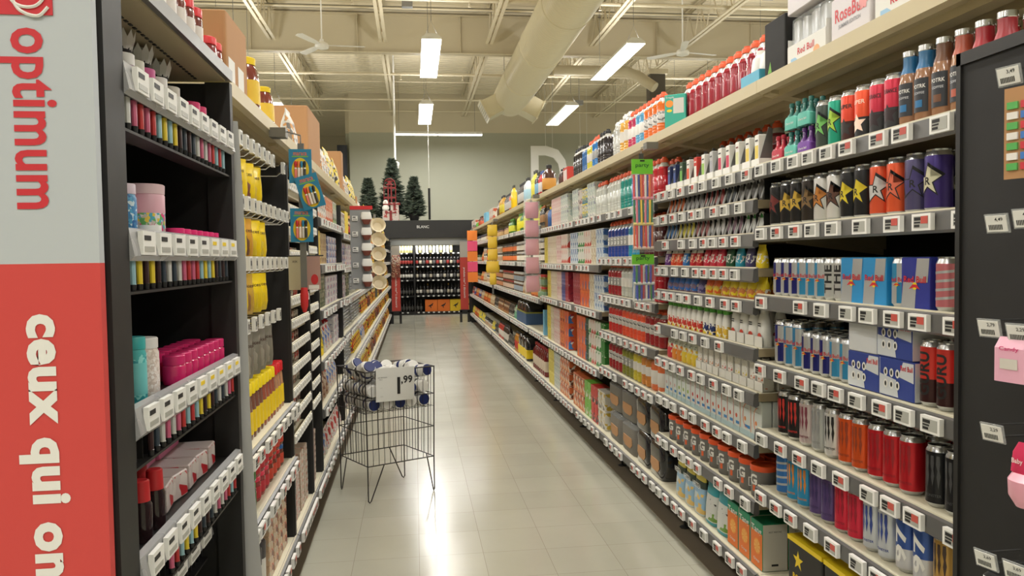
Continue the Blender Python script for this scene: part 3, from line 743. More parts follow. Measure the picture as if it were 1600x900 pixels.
sq = [(-.66, 1.86), (-.645, 1.83), (-.62, 1.825), (-.605, 1.84), (-.61, 1.862), (-.63, 1.868), (-.648, 1.85), (-.64, 1.822), (-.615, 1.812), (-.600, 1.825)]
def smooth(pts, n=6):
    out = []
    for i in range(len(pts) - 1):
        p0, p1, p2, p3 = pts[max(i - 1, 0)], pts[i], pts[i + 1], pts[min(i + 2, len(pts) - 1)]
        for k in range(n):
            t = k / n
            out.append(tuple(.5 * (2 * b_ + (c_ - a_) * t + (2 * a_ - 5 * b_ + 4 * c_ - d_) * t * t + (3 * b_ - a_ - 3 * c_ + d_) * t ** 3) for a_, b_, c_, d_ in zip(p0, p1, p2, p3)))
    return out + [pts[-1]]
link('script_mark', MB().tube([(a, -.003, b) for a, b in smooth([(a + .092, b - .048) for a, b in sq])], .0024, WHITEM, 5).mesh('script_mark'), r)
# translucent curled poster strip just past the side unit
m = MB(); PO = mat('poster_strip', (176, 176, 174), .35)
zs = [0.02 + i * .0925 for i in range(20)]
for z in zs:
    t = 1 - z / 1.86
    m.v += [(-.482 - .014 * t, 2.105, z), (-.468 + .022 * t, 2.098, z), (-.452 + .048 * t + .006 * math.sin(z * 5), 2.105, z), (-.46 + .05 * t, 2.111, z)]
for i in range(len(zs) - 1):
    a = i * 4
    for k in range(3): m.face((a + k, a + k + 1, a + k + 5, a + k + 4), PO, True)
    m.face((a + 3, a, a + 4, a + 7), PO, True)
for zc in (.35, .62, .95, 1.2, 1.42, 1.62, 1.79):
    for k in range(5): m.box(-.472, -.462, 2.0955, 2.0985, zc - .03 - k * .012, zc - .026 - k * .012, TAGSCREEN)
    m.poly([(-.474, 2.0955, zc + .005), (-.462, 2.0955, zc), (-.474, 2.0955, zc - .008)], INK)
tag(link('poster_strip', m.mesh('poster_strip')), 'curled grey plastic poster strip between side display and spice bags', 'poster')

# ------------------------------------------------------------------ peg panel at the right edge
r = thing('peg_display', 'black peg panel of party goods at the right edge', 'display', (1.213, 1.592, 0), -PI / 2)
link('panel', MB().box(.012, 1.2, -.008, 0, 0, 1.818, BLACK2).mesh('panel'), r)
link('frame', MB().box(0, .014, -.014, .0, 0, 1.845, BLACK).box(0, 1.2, -.014, .0, 1.818, 1.845, BLACK).mesh('frame'), r)
def peg_tag(y, z, txt, ln=.085, name='hook'):
    h = link(name, MB().tube([(0, -.012, .012), (0, -ln, .012)], .0022, CHROME, 5).tube([(0, -.012, -.012), (0, -ln + .02, -.012), (0, -ln + .012, -.004)], .0026, CHROME, 5).mesh(name), r, (1.592 - y + .03, 0, z))
    m = MB().prism([(-.024, .016), (.024, .016), (.024, -.022), (-.024, -.022)], 'y', -.003, 0, CLEAR)
    m.box(-.021, .021, -.0045, -.003, -.019, .013, WHITEM).decal(words(txt, .008, .01), INK, on_front(.0045, .005, .006))
    for k in range(9): m.box(-.016 + k * .0032, -.0145 + k * .0032, -.0052, -.0045, -.015, -.005, INK)
    link('price_ticket', m.mesh('price_ticket'), h, (0, -ln, 0)).rotation_euler = (.25, 0, .25)
for y, z, t in ((1.381, 1.745, '3,49'), (1.408, 1.467, '4,49'), (1.338, 1.473, '4,49'), (1.426, 1.261, '2,79'), (1.351, 1.258, '2,29'), (1.415, 1.055, '2,29'), (1.43, .795, '3,69'), (1.353, .802, '3,69')): peg_tag(y, z, t)
# ------------------------------------------------------------------ product builders
# every builder returns {'cat','kind','w','d','h','parts':[(name, mesh builder, label)]}; front faces -y, base at z = 0
def prod(kind, cat, w, d, h, parts): 
    return {'kind': kind, 'cat': cat, 'w': w, 'd': d, 'h': h, 'parts': parts, 'me': None}
STEEL = mat('can_metal', (190, 192, 194), .28, .9)
def can(col, h=.157, r=.0325, mark=None, mcol=None, lower=None, m_=None, metal=.45, top=None):
    nm = 'can_paint_%d_%d_%d' % col
    body = m_ or mat(nm, col, .3, metal)
    lo = body if lower is None else mat('can_paint_%d_%d_%d' % lower, lower, .3, metal)
    b = MB().lathe([(r * .72, 0, STEEL), (r * .8, .003, STEEL), (r, .012, STEEL), (r, .0121, lo), (r, h * .42, lo), (r, h * .421, body), (r, h - .018, body), (r * .99, h - .016, body), (r * .82, h - .004, STEEL)], None, 24)
    if mark == 'star':
        mc, oc = mcol
        b.decal(shape(star_pts(r * 1.45, r * .52, 0, 0, .95), .004), oc, on_round(r, h * .5, 0, .0005))
        b.decal(shape(star_pts(r * 1.15, r * .40, 0, 0, .95), .004), mc, on_round(r, h * .5, 0, .0009))
        b.decal(words('R', r * .6, .02, 0, None, .004), oc, on_round(r, h * .5, 0, .0013))
    elif mark == 'claw':
        for k in (-1, 0, 1):
            x = k * r * .42; hh = h * (.27 if k == 0 else .31)
            pts = [(x - .0035, h * .22), (x + .0035, h * .22), (x + .0045, h * .10), (x + .003, 0), (x + .0055, -h * .1), (x + .001, -hh), (x - .003, -h * .12), (x - .0012, -h * .02), (x - .0045, h * .08)]
            b.decal(shape(pts, .004), mcol, on_round(r, h * .62, 0, .0006))
        b.decal(words('MONSTER', .007, .02, 0, r * 1.35, .004), mcol, on_round(r, h * .2, 0, .0006))
    elif mark == 'bull':
        sil, txt = mcol
        for sx, z0, z1 in ((1, .5, .88), (-1, .08, .5)):
            b.decal(shape([(min(0, sx * r * 1.4), h * z0), (max(0, sx * r * 1.4), h * z0), (max(0, sx * r * 1.15), h * z1), (min(0, sx * r * 1.15), h * z1)], .004), sil, on_round(r, 0, 0, .0004))
        b.decal(words('Red Bull', .0115, .02, 0, r * 1.7, .004), txt, on_round(r, h * .56, 0, .0009))
        b.decal(shape(oval(.005, .005), .004), YELLOW, on_round(r, h * .46, 0, .0009)).decal(shape([(-.011, -.003), (-.004, .003), (.004, .003), (.011, -.003), (0, 0)], .004), txt, on_round(r, h * .455, 0, .0013))
    elif mark == 'vert':
        b.decal(words(mcol[1], r * 1.05, .03, PI / 2, h * .66, .004), mcol[0], on_round(r, h * .5, 0, .0006))
    elif mark == 'art':
        mc, txt = mcol
        b.decal(shape(star_pts(r * .9, r * .42, 0, 0, 1, 5, .4), .004), mc, on_round(r, h * .3, 0, .0006))
        b.decal(words(txt, .012, .02, 0, r * 1.5, .004), mc, on_round(r, h * .7, 0, .0006))
    elif mark == 'stripe':
        for k in range(4): b.decal(shape([(-r * 1.1, h * (.2 + k * .16)), (r * 1.1, h * (.24 + k * .16)), (r * 1.1, h * (.29 + k * .16)), (-r * 1.1, h * (.25 + k * .16))], .004), mcol, on_round(r, 0, 0, .0006))
    lid = MB().lathe([(r * .85, h - .004), (r * .87, h), (r * .82, h), (r * .80, h - .005)], STEEL, 24, cap=True)
    tab = MB().box(-.006, .006, -.012, .008, h - .004, h - .0015, STEEL)
    return prod('drink_can', 'can', 2 * r, 2 * r, h, [('body', b, None), ('lid', lid, None), ('pull_tab', tab, None)])
def liquid(c, name=None): return mat('liquid_%d_%d_%d' % c, c, .16, 0, .5)
AIR = mat('empty_clear_bottle', (186, 184, 178), .12, 0, .6)
OCAP = mat('orange_cap', (226, 92, 48), .4)
def sports_bottle(c, capm=OCAP, h=.235, r=.037, lab=None, labm=None, letter=None, air=.8):
    lq = liquid(c); prof = [(r * .7, 0, lq), (r * .96, .006, lq), (r, .02, lq)]
    z = .03
    while z < h * .30: prof += [(r, z, lq), (r * .955, z + .005, lq), (r, z + .010, lq)]; z += .016
    lm = labm or lq
    prof += [(r * 1.005, h * .31, lq), (r * 1.005, h * .311, lm), (r * 1.005, h * .56, lm), (r, h * .561, lq)]
    z = h * .58
    while z < h * .70: prof += [(r * .95, z, lq), (r * .99, z + .007, lq)]; z += .014
    prof += [(r * .98, h * .72, lq), (r * .84, h * air - .006, lq), (r * .76, h * air, AIR), (r * .5, h * .865, AIR), (r * .45, h * .875, AIR)]
    b = MB().lathe(prof, None, 18)
    if letter:
        b.decal(words(letter, h * .17, .03, 0, None, .005), WHITEM, on_round(r * 1.005, h * .435, 0, .0008))
    cap = MB().lathe([(r * .5, h * .872), (r * .56, h * .875), (r * .57, h * .93), (r * .5, h * .955), (r * .36, h * .965), (r * .34, h * .995), (r * .2, h)], capm, 16)
    return prod('sports_drink_bottle', 'bottle', 2 * r, 2 * r, h, [('body', b, None), ('cap', cap, None)])
def bottle(c, capm, h=.24, r=.034, labm=None, neck=.36, z0=.18, z1=.55, capd=1.12, name='bottle', body=None, n=16, shoulder=.68):
    g = body or liquid(c); rn = r * neck; lm = labm or g
    b = MB().lathe([(r * .85, 0, g), (r, .008, g), (r, h * z0, g), (r * 1.01, h * z0 + .001, lm), (r * 1.01, h * z1, lm), (r, h * z1 + .001, g), (r, h * shoulder, g), (r * .75, h * (shoulder + .09), g), (rn, h * .86, g), (rn, h * .9, g)], None, n)
    cp = MB().lathe([(rn * capd, h * .89), (rn * capd, h * .99), (rn * capd * .9, h)], capm, n)
    return prod(name, 'bottle', 2 * r, 2 * r, h, [('body', b, None), ('cap', cp, None)])
def jar(c, capm, h=.12, r=.035, labm=None, name='jar', body=None, n=16, lid=.82):
    g = body or liquid(c); lm = labm or g
    b = MB().lathe([(r * .9, 0, g), (r, .006, g), (r, h * .15, g), (r * 1.01, h * .151, lm), (r * 1.01, h * .62, lm), (r, h * .63, g), (r, h * (lid - .08), g), (r * .88, h * lid, g)], None, n)
    cp = MB().lathe([(r * .92, h * (lid - .005)), (r * .96, h * lid), (r * .96, h * .98), (r * .9, h)], capm, n)
    return prod(name, 'jar', 2 * r, 2 * r, h, [('body', b, None), ('lid', cp, None)])
def carton(mt, w=.07, d=.07, h=.16, name='carton', cat='carton', topm=None, side=None, extra=None, bev=.0025, flap=False):
    b = MB()
    t = topm or mt
    b.loft([(0, w / 2 - bev, d / 2 - bev, 30, mt), (bev, w / 2, d / 2, 30, mt), (h - bev, w / 2, d / 2, 30, mt), (h, w / 2 - bev, d / 2 - bev, 30, t)], 4 * 5, smooth=False)
    if side:
        b.box(w / 2 - .0002, w / 2 + .0006, -d / 2 + .002, d / 2 - .002, .002, h - .002, side).box(-w / 2 - .0006, -w / 2 + .0002, -d / 2 + .002, d / 2 - .002, .002, h - .002, side)
    if extra: extra(b)
    parts = [('box', b, None)]
    if flap: parts.append(('flap', MB().box(-w / 2, w / 2, -.001, .002, h, h + .03, t), None))
    return prod(name, cat, w, d, h, parts)
def pouch(mt, w=.11, d=.05, h=.17, name='pouch', cat='pouch', extra=None, topm=None):
    t = topm or mt
    b = MB().loft([(0, w * .44, d * .42, 3, mt), (.006, w * .47, d * .5, 3, mt), (h * .35, w * .49, d * .48, 2.6, mt), (h * .7, w * .485, d * .3, 2.4, mt), (h * .7 + .001, w * .485, d * .3, 2.4, t), (h * .92, w * .48, d * .05, 2.4, t), (h * .95, w * .5, .002, 6, t), (h, w * .5, .0015, 6, t)], 20)
    if extra: extra(b)
    return prod(name, cat, w, d, h, [('bag', b, None)])
def hangbag(mt, w=.12, d=.04, h=.18, name='hanging_bag', winm=None):
    """bag hanging from a hook: origin at its top edge"""
    b = MB().loft([(-h, w * .42, .002, 6, mt), (-h * .96, w * .46, d * .2, 3, mt), (-h * .75, w * .5, d * .5, 2.3, mt), (-h * .45, w * .49, d * .45, 2.3, mt), (-h * .2, w * .46, d * .22, 2.4, mt), (-h * .07, w * .47, .003, 5, mt), (0, w * .47, .002, 6, mt)], 18)
    if winm: b.loft([(-h * .9, w * .25, d * .42, 2, winm), (-h * .75, w * .36, d * .52, 2, winm), (-h * .55, w * .36, d * .5, 2, winm), (-h * .42, w * .2, d * .44, 2, winm)], 14)
    return prod(name, 'bag', w, d, h, [('bag', b, None)])
def tray(n, item, gap=.0, traym=WHITE, hh=.03): pass

def solid(p):
    if p['me'] is None:
        m = MB()
        for _, q, _l in p['parts']: m.add(q)
        p['me'] = m.mesh(p['kind'])
        p['pm'] = [(nm, q.mesh(nm), lb) for nm, q, lb in p['parts']]
    return p['me']
NOBJ = [0]
def put(p, desc, loc, rz, near, group=None, kind=None):
    """near things get their parts as children, far ones are a single mesh"""
    solid(p); nm = kind or p['kind']; NOBJ[0] += 1
    if near and len(p['pm']) > 1:
        r = link(nm, None, None, loc, rz)
        for a, me, lb in p['pm']: link(a, me, r, label=lb)
    else:
        r = link(nm, p['me'], None, loc, rz)
    tag(r, desc, p['cat'], group)
    return r
def ordn(i, n):
    if n == 1: return ''
    if n == 2: return ('nearer ', 'farther ')[i]
    return (ORD[i] if i < len(ORD) else 'later') + ('' if i == 0 else ' nearest') + ' '
SHN = {}
def shelf_name(nlev, k):
    """k counts from the top, 0 = first shelf under the top ledge"""
    if k == 'top': return 'top ledge'
    if k == nlev: return 'bottom shelf'
    return ('uppermost shelf', 'second shelf down', 'third shelf down', 'fourth shelf down', 'fifth shelf down', 'sixth shelf down', 'seventh shelf down', 'eighth shelf down', 'ninth shelf down')[k]
ROWT = ('', ' behind', ' third row', ' fourth row')
USED = {}
def row(side, bay, lev, runs, y0, near=None, deep=1, inset=.025, jit=.0, gap=.004, y1=None, turn=0.0, zoff=0.0, stack=1, dgap=.004, wob=.12):
    """runs: [(product, count, description)], laid from y0 away from the camera along shelf `lev` of a bay"""
    rnd = random.Random(int(y0 * 1000) + bay * 17 + (99 if lev == 'top' else lev) * 3 + (5 if side == 'L' else 0))
    zs = (RS.get(bay, RFAR) if side == 'R' else LS.get(bay, LFAR))
    if lev == 'top': z = 2.034 if side == 'R' else LTOP[bay] - .008
    elif lev == len(zs): z = .218 if side == 'R' else .225
    else: z = zs[lev]
    z += zoff + .0012
    y = y0; bn = (RL if side == 'R' else LLB)[bay]; sn = shelf_name(len(zs), lev)
    if near is None: near = y0 < 5.2
    bnd = (RB if side == 'R' else LB)
    if y1 is None: y1 = bnd[bay + 1] - (.016 if side == 'R' else .032)
    y = max(y, bnd[bay] + .016)
    for p, cnt, desc in runs:
        if y1 is not None and y > y1: break
        for i in range(cnt):
            if y1 is not None and y + p['w'] > y1 + .004: break
            for dd in range(deep):
                for st in range(stack):
                    x = inset + p['d'] / 2 + dd * (p['d'] + dgap) + rnd.uniform(0, jit)
                    t = 'on the ' if False else ''
                    lab = '%s%s%s%s, %s, %s' % (ordn(i, cnt), desc, ROWT[min(dd, 3)], ('' if stack == 1 else ' ' + ('lowest', 'second', 'third', 'fourth', 'fifth', 'sixth', 'seventh', 'eighth', 'ninth', 'tenth')[st] + '-tier'), sn, bn)
                    k = USED.get(lab, 0); USED[lab] = k + 1
                    if k: lab = lab.replace(desc, ('further ', 'other ', 'last ', 'extra ')[min(k - 1, 3)] + desc, 1)
                    px, py, pz = to_world(side, y + p['w'] / 2, x, z + st * (p['h'] + .0006))
                    put(p, lab, (px, py, pz), RZ[side] + (turn if p['cat'] in ('can', 'bottle', 'jar', 'tub') else 0) + rnd.uniform(-wob, wob) * (1 if p['cat'] in ('can', 'bottle', 'jar') else .25), near and dd < 2, '%ss on the %s, %s' % (desc, sn, bn))
            y += p['w'] + gap
        y += gap
    return y
# ------------------------------------------------------------------ the goods: drinks rack
W_ = (228, 226, 218)
def rb(c, lab=None, **k): return sports_bottle(c, **k)
star = lambda c, s_, o=INK, **k: can(c, mark='star', mcol=(mat('star_%d_%d_%d' % s_, s_, .4), o), **k)
claw = lambda c, s_, **k: can(c, mark='claw', mcol=mat('claw_%d_%d_%d' % s_, s_, .4), **k)
SILV = mat('silver_print', (196, 198, 200), .35, .6); REDT = mat('red_can_lettering', (200, 40, 50), .4)
bull = lambda c, **k: can(c, h=.134, r=.0265, mark='bull', mcol=(SILV, REDT), **k)
coffee = []
for nm, cc in (('blue', (40, 110, 160)), ('blue', (40, 110, 160)), ('brown', (110, 70, 45)), ('copper', (176, 84, 62)), ('red', (176, 40, 52)), ('rose', (170, 50, 60))):
    g = liquid((158, 116, 88)); cm = mat('sleeve_%d_%d_%d' % cc, cc, .35)
    b = MB().lathe([(.026, 0, g), (.0285, .006, g), (.0295, .06, g), (.0295, .11, g), (.026, .14, g), (.0195, .16, cm), (.0195, .185, cm)], None, 20)
    b.decal(shape(rect(-.024, .024, .03, .115), .004), mat('bottle_label_dark', (44, 46, 52), .4), on_round(.0293, 0, 0, .0006))
    b.decal(words('POTRK', .010, .02, 0, .036, .004), WHITEM, on_round(.0293, .095, 0, .0012)).decal(shape(rect(-.010, .010, .042, .06), .004), cm, on_round(.0293, 0, 0, .0012)).decal(words('COFFEE', .006, .01, 0, .03, .004), SILV, on_round(.0293, .078, 0, .0012))
    coffee.append((nm, prod('coffee_bottle', 'bottle', .059, .059, .2, [('body', b, None), ('cap', MB().lathe([(.0185, .183), (.021, .186), (.021, .199), (.018, .2)], CHROME, 20), None)])))
# energy bay, uppermost shelf
y = row('R', 0, 0, [(coffee[5][1], 1, 'rose-necked coffee bottle'), (coffee[4][1], 1, 'red-necked coffee bottle'), (coffee[3][1], 1, 'copper-necked coffee bottle'), (coffee[2][1], 1, 'brown-labelled coffee bottle'), (coffee[0][1], 2, 'blue-necked coffee bottle')], 1.72, turn=.25, deep=2, gap=.004)
TE = (36, 140, 130)
art = lambda c, lo, mc, t: can(c, lower=lo, mark='art', mcol=(mat('art_%d_%d_%d' % mc, mc, .4), t))
y = row('R', 0, 0, [(art((190, 44, 66), (60, 60, 62), (40, 20, 26), 'XDURANCE'), 2, 'pinkish red energy can'), (art((226, 84, 50), (50, 50, 52), (250, 220, 200), 'SUPER'), 1, 'bright orange super energy can'), (art((214, 70, 46), (70, 40, 36), (40, 34, 34), 'SUPER'), 1, 'deep orange energy can'),
    (star((30, 150, 120), (160, 200, 60)), 1, 'teal and lime star can'), (star((60, 70, 62), (110, 180, 90)), 1, 'grey green star can')], 2.112, turn=.2, deep=3)
# teal and purple liqueur-style packs in two tiers
def fourpack(glass, carr, txt):
    g = liquid(glass); bs = []
    for i in (-1, 1):
        for j in (-1, 1):
            bs.append(MB()); bs[-1].lathe([(.016, 0, g), (.0185, .004, g), (.0185, .045, g), (.008, .06, g), (.007, .079, g), (.0092, .08, g), (.009, .092, g), (.007, .094, g)], None, 12, i * .02, j * .02)
    cm = mat('carrier_%d_%d_%d' % carr, carr, .5)
    c = MB().loft([(.002, .041, .041, 8, cm), (.038, .041, .041, 8, cm), (.045, .030, .041, 8, cm)], 20, cap=False).decal(words(txt, .009, .01, 0, .05), WHITEM, on_front(.041, .022))

    return prod('bottle_four_pack', 'bottle pack', .084, .084, .094, [('bottle', q, None) for q in bs] + [('carrier', c, None)])
FT = fourpack((60, 130, 124), (86, 176, 158), 'Cherry Bull'); FP = fourpack((96, 50, 130), (110, 60, 150), 'Cherry Bull'); FR = fourpack((176, 40, 60), (180, 40, 62), 'Cherry Bull')
row('R', 0, 0, [(FP, 1, 'purple four-pack of small bottles'), (FT, 1, 'teal four-pack of small bottles')], 2.56, stack=1)
row('R', 0, 0, [(FT, 2, 'upper teal four-pack of small bottles')], 2.56, zoff=.0965)
# second shelf: star cans
SY = (226, 204, 40); SS = (214, 214, 212)
row('R', 0, 1, [(star((66, 50, 120), (214, 210, 180)), 1, 'dark purple star can'), (star((70, 54, 124), (70, 60, 120), m_=mat('purple_grey', (86, 80, 116), .3, .4)), 1, 'purple can without a pale star'),
    (star((228, 92, 52), (228, 110, 80)), 1, 'plain orange star can'), (star((224, 90, 56), (206, 206, 206)), 1, 'orange can with a silver star'), (star((34, 34, 36), SY), 2, 'black can with a yellow star'),
    (star((224, 222, 218), (96, 60, 44)), 1, 'white and brown star can'), (star((214, 212, 208), (196, 124, 50)), 1, 'white can with an orange star'), (star((52, 44, 38), (130, 100, 60)), 1, 'dark brown star can'), (star((36, 34, 34), (206, 168, 60)), 2, 'black can with a gold star'),
    (star((30, 30, 30), (120, 44, 40)), 1, 'black star can'), (star((40, 38, 40), (200, 50, 54)), 1, 'black can with a red star')], 1.943, gap=.0068, turn=.3, deep=2, wob=.25)
# third shelf: slim cans and four-can packs
def bullpack(c):
    mt = mat('pack_%d_%d_%d' % c, c, .4)
    def ex(b):
        b.decal(shape([(-.054, .003), (0, .003), (.006, .07), (-.046, .07)]), SILV, on_front(.028, 0)).decal(shape([(.0, .07), (.048, .07), (.054, .131), (.008, .131)]), SILV, on_front(.028, 0))
        b.decal(words('Red Bull', .017, .02, 0, .085), REDT, on_front(.028, .077, 0, .0016)).decal(shape(oval(.0095, .0095)), YELLOW, on_front(.028, .06, 0, .0012)).decal(shape([(-.022, -.006), (-.008, .006), (.008, .006), (.022, -.006), (0, -.001)]), REDT, on_front(.028, .058, 0, .0018))
    return carton(mt, .110, .056, .134, 'can_four_pack', 'can pack', extra=ex)
BD = (40, 50, 140); BL = (60, 150, 200)
row('R', 0, 2, [(can((206, 120, 128), h=.134, r=.0265, mark='stripe', mcol=SILV), 1, 'slim pink and silver can'), (bullpack(BD), 1, 'dark blue and silver can pack'), (bull(BL), 1, 'lone light blue slim can'), (bullpack((40, 140, 200)), 2, 'light blue and silver can pack'),
    (can((200, 200, 198), h=.134, r=.0265, mark='vert', mcol=(INK, 'THE')), 2, 'slim white and grey can'), (bull(BL), 3, 'slim light blue and silver can'), (bull((38, 42, 120)), 4, 'slim navy and silver can')], 1.905, turn=.35, deep=3, gap=.0035)
# fourth shelf: tall black and red cans, cases, slim cans
GU = can((206, 60, 52), lower=(60, 30, 30), mark='vert', mcol=(INK, 'GURU'), r=.0285, h=.168)
def case24(txt):
    mt = mat('case_blue', (42, 62, 140), .5); sv = mat('case_silver', (200, 204, 208), .5)
    def ex(b):
        b.decal(shape([(-.074, .004), (.01, .004), (.0, .05), (-.074, .06)]), sv, on_front(.06, 0)).decal(shape([(.01, .06), (.074, .05), (.074, .101), (.03, .101)]), sv, on_front(.06, 0))
        for i in range(3):
            for j in range(2): b.decal(shape(oval(.009, .012, -.045 + i * .026, .035 + j * .032, 12)), WHITEM, on_front(.06, 0, 0, .0012)).decal(shape(oval(.004, .007, -.045 + i * .026, .035 + j * .032, 10)), INK, on_front(.06, 0, 0, .0018))
        b.decal(words('Red Bull', .014, .02, 0, .05), REDT, on_front(.06, .085, .045, .0012))
    return carton(mt, .152, .12, .105, 'drink_case', 'case', side=sv, extra=ex, topm=mt)
CS = case24('')
yy = row('R', 0, 3, [(GU, 3, 'tall red and black lettered can')], 1.835, turn=.1, deep=2, gap=.006)
row('R', 0, 3, [(CS, 2, 'blue and white drink case')], 2.02, gap=.004)
row('R', 0, 3, [(CS, 1, 'upper blue and white drink case')], 2.03, zoff=.106)
row('R', 0, 3, [(carton(mat('white_case', (206, 208, 210), .5), .135, .12, .098, 'drink_case', 'case', side=mat('case_blue', (42, 62, 140), .5)), 1, 'plain white drink case')], 2.19, zoff=.106)
row('R', 0, 3, [(bull(BL), 2, 'slim light blue and silver can'), (bull((38, 42, 120)), 3, 'slim navy and silver can'), (can((60, 140, 190), h=.157, r=.029, mark='bull', mcol=(SILV, REDT)), 2, 'taller light blue can'), (can((38, 42, 120), h=.157, r=.029, mark='bull', mcol=(SILV, REDT)), 2, 'taller navy can')], 2.34, turn=.3, deep=3, gap=.004)
# fifth shelf: claw cans
row('R', 0, 4, [(claw((34, 34, 36), (70, 70, 72)), 2, 'black can with grey claw marks')], 1.86, gap=.0078, turn=.3, deep=4)
row('R', 0, 4, [(claw((196, 34, 44), (150, 20, 30)), 3, 'red can with red claw marks'), (claw((218, 88, 36), (150, 60, 30)), 2, 'orange can with dark claw marks'), (claw((214, 214, 212), (30, 30, 32)), 1, 'white can with black claw marks'),
    (claw((176, 178, 178), (150, 150, 150)), 1, 'silver can with silver claw marks'), (claw((206, 190, 190), (130, 60, 76)), 1, 'white can with maroon claw marks'), (claw((36, 34, 34), (196, 50, 44)), 2, 'black can with red claw marks'), (claw((30, 30, 34), (60, 160, 200)), 2, 'black can with blue claw marks')], 2.04, gap=.0078, turn=.3, deep=4)
# sixth shelf
row('R', 0, 5, [(claw((190, 150, 80), (60, 40, 30)), 1, 'gold and black claw can'), (can((60, 90, 160), mark='vert', mcol=(WHITEM, '97'), lower=(200, 200, 204)), 2, 'blue numbered can'), (claw((200, 204, 210), (50, 70, 140)), 2, 'silver can with blue claw marks'), (claw((214, 44, 70), (160, 20, 44)), 2, 'pinkish red claw can'),
    (claw((96, 76, 130), (60, 44, 100)), 2, 'purple claw can'), (claw((50, 150, 200), (220, 140, 60)), 2, 'sky blue can with orange claws'), (can((60, 120, 190), mark='stripe', mcol=SILV), 2, 'blue striped can'), (can((186, 150, 108), mark='stripe', mcol=mat('tan2', (150, 110, 70), .4)), 2, 'tan coffee can')], 1.90, gap=.0078, turn=.3, deep=4)
# bottom deck of the energy bay
def blackcase():
    mt = mat('case_black', (34, 33, 32), .5)
    def ex(b):
        b.box(-.111, .111, -.0915, .0915, .205, .2205, YELLOW)
        b.decal(shape(star_pts(.035, .014, -.04, .15)), YELLOW, on_front(.09, 0)).decal(words('ROCKSTAR', .02, .02, 0, .15), YELLOW, on_front(.09, .09)).decal(shape(star_pts(.04, .016, .03, .045)), YELLOW, on_front(.09, 0))
        b.decal(words('ROCKSTAR', .018, .02, 0, .12), mat('gold_print', (190, 150, 70), .5), on_side(.11, .12, 0)).decal(shape(star_pts(.042, .017, 0, .05)), mat('gold_print', (190, 150, 70), .5), on_side(.11, 0, 0))
    return carton(mt, .22, .18, .22, 'drink_case', 'case', extra=ex)
row('R', 0, 6, [(blackcase(), 4, 'black starred drink case with yellow rim')], 1.775, deep=1, gap=.015)
# ---- drink mix bay
row('R', 0, 0, [(FR, 1, 'red four-pack of small bottles')], 2.748)
def stickbox(c1, c2, c3):
    def ex(b): b.decal(shape(rect(-.014, .014, .03, .085)), mat('stick_%d_%d_%d' % c2, c2, .5), on_front(.02, 0)).decal(shape(rect(-.012, .012, .1, .106)), mat('stick_%d_%d_%d' % c3, c3, .5), on_front(.02, 0))
    p = carton(mat('stick_%d_%d_%d' % c1, c1, .5), .036, .04, .125, 'drink_stick_box', 'box', extra=ex)
    p['parts'].append(('tray', MB().box(-.034, .034, -.026, .03, 0, .035, WHITE), None)); p['parts'].append(('divider', MB().prism([(-.02, .03), (.03, .02), (.03, .145), (.015, .15)], 'x', .024, .026, GREYM), None)); p['w'] = .07
    return p
G_ = (190, 190, 188)
row('R', 1, 0, [(stickbox(W_, (226, 200, 90), (60, 60, 60)), 2, 'white stick box with yellow art'), (stickbox(W_, (220, 220, 170), (120, 60, 60)), 1, 'cream stick box'), (stickbox(W_, (200, 60, 90), (60, 60, 60)), 2, 'white stick box with pink art'), (stickbox(G_, (170, 170, 176), (90, 90, 90)), 1, 'grey stick box'),
    (stickbox(W_, (150, 190, 90), (60, 60, 60)), 1, 'white stick box with green art'), (stickbox((200, 60, 50), W_, W_), 1, 'red and white stick box'), (stickbox(W_, (220, 90, 60), (90, 90, 90)), 1, 'white stick box with orange art'), (stickbox((60, 80, 60), (120, 180, 90), W_), 1, 'dark green stick box'), (stickbox((40, 50, 90), (70, 90, 150), W_), 2, 'navy stick box')], 2.905, gap=.012)
RO = sports_bottle((176, 30, 46), h=.235)
row('R', 1, 0, [(sports_bottle((120, 30, 40), h=.24), 7, 'dark red bottle at the back')], 3.25, inset=.24, gap=.02)
def pod(c, fan=(170, 170, 168), capc=None, black=True):
    """small squeeze bottle held in a grey pusher arch"""
    m1 = mat('pod_%d_%d_%d' % c, c, .35); m2 = mat('arch_%d_%d_%d' % fan, fan, .4)
    b = MB().loft([(0, .014, .012, 3, m1), (.03, .018, .014, 3, m1), (.06, .012, .01, 2.4, m1)], 14)
    c_ = MB().loft([(.06, .012, .01, 2, m1 if not capc else mat('cap_%d_%d_%d' % capc, capc, .4)), (.078, .008, .008, 2, m1 if not capc else mat('cap_%d_%d_%d' % capc, capc, .4))], 12)
    pts = [(-.022, -.02, .006)] + [(-.022 * math.cos(PI * i / 8), -.004, .053 + .027 * math.sin(PI * i / 8)) for i in range(9)] + [(.022, -.02, .006)]
    a = MB().tube(pts, .0045, m2, 6)
    if black: a.box(.024, .027, -.01, .10, 0, .075, BLACK)
    return prod('squeeze_bottle', 'bottle', .052, .04, .09, [('body', b, None), ('cap', c_, None), ('pusher_arch', a, None)])
row('R', 1, 1, [(pod((90, 88, 88)), 4, 'grey flavour bottle'), (pod((50, 60, 70)), 2, 'dark flavour bottle'), (pod((150, 60, 60)), 4, 'reddish flavour bottle'), (pod((120, 118, 120)), 4, 'silver flavour bottle'), (pod((200, 100, 50)), 4, 'orange flavour bottle')], 2.905, gap=.006)
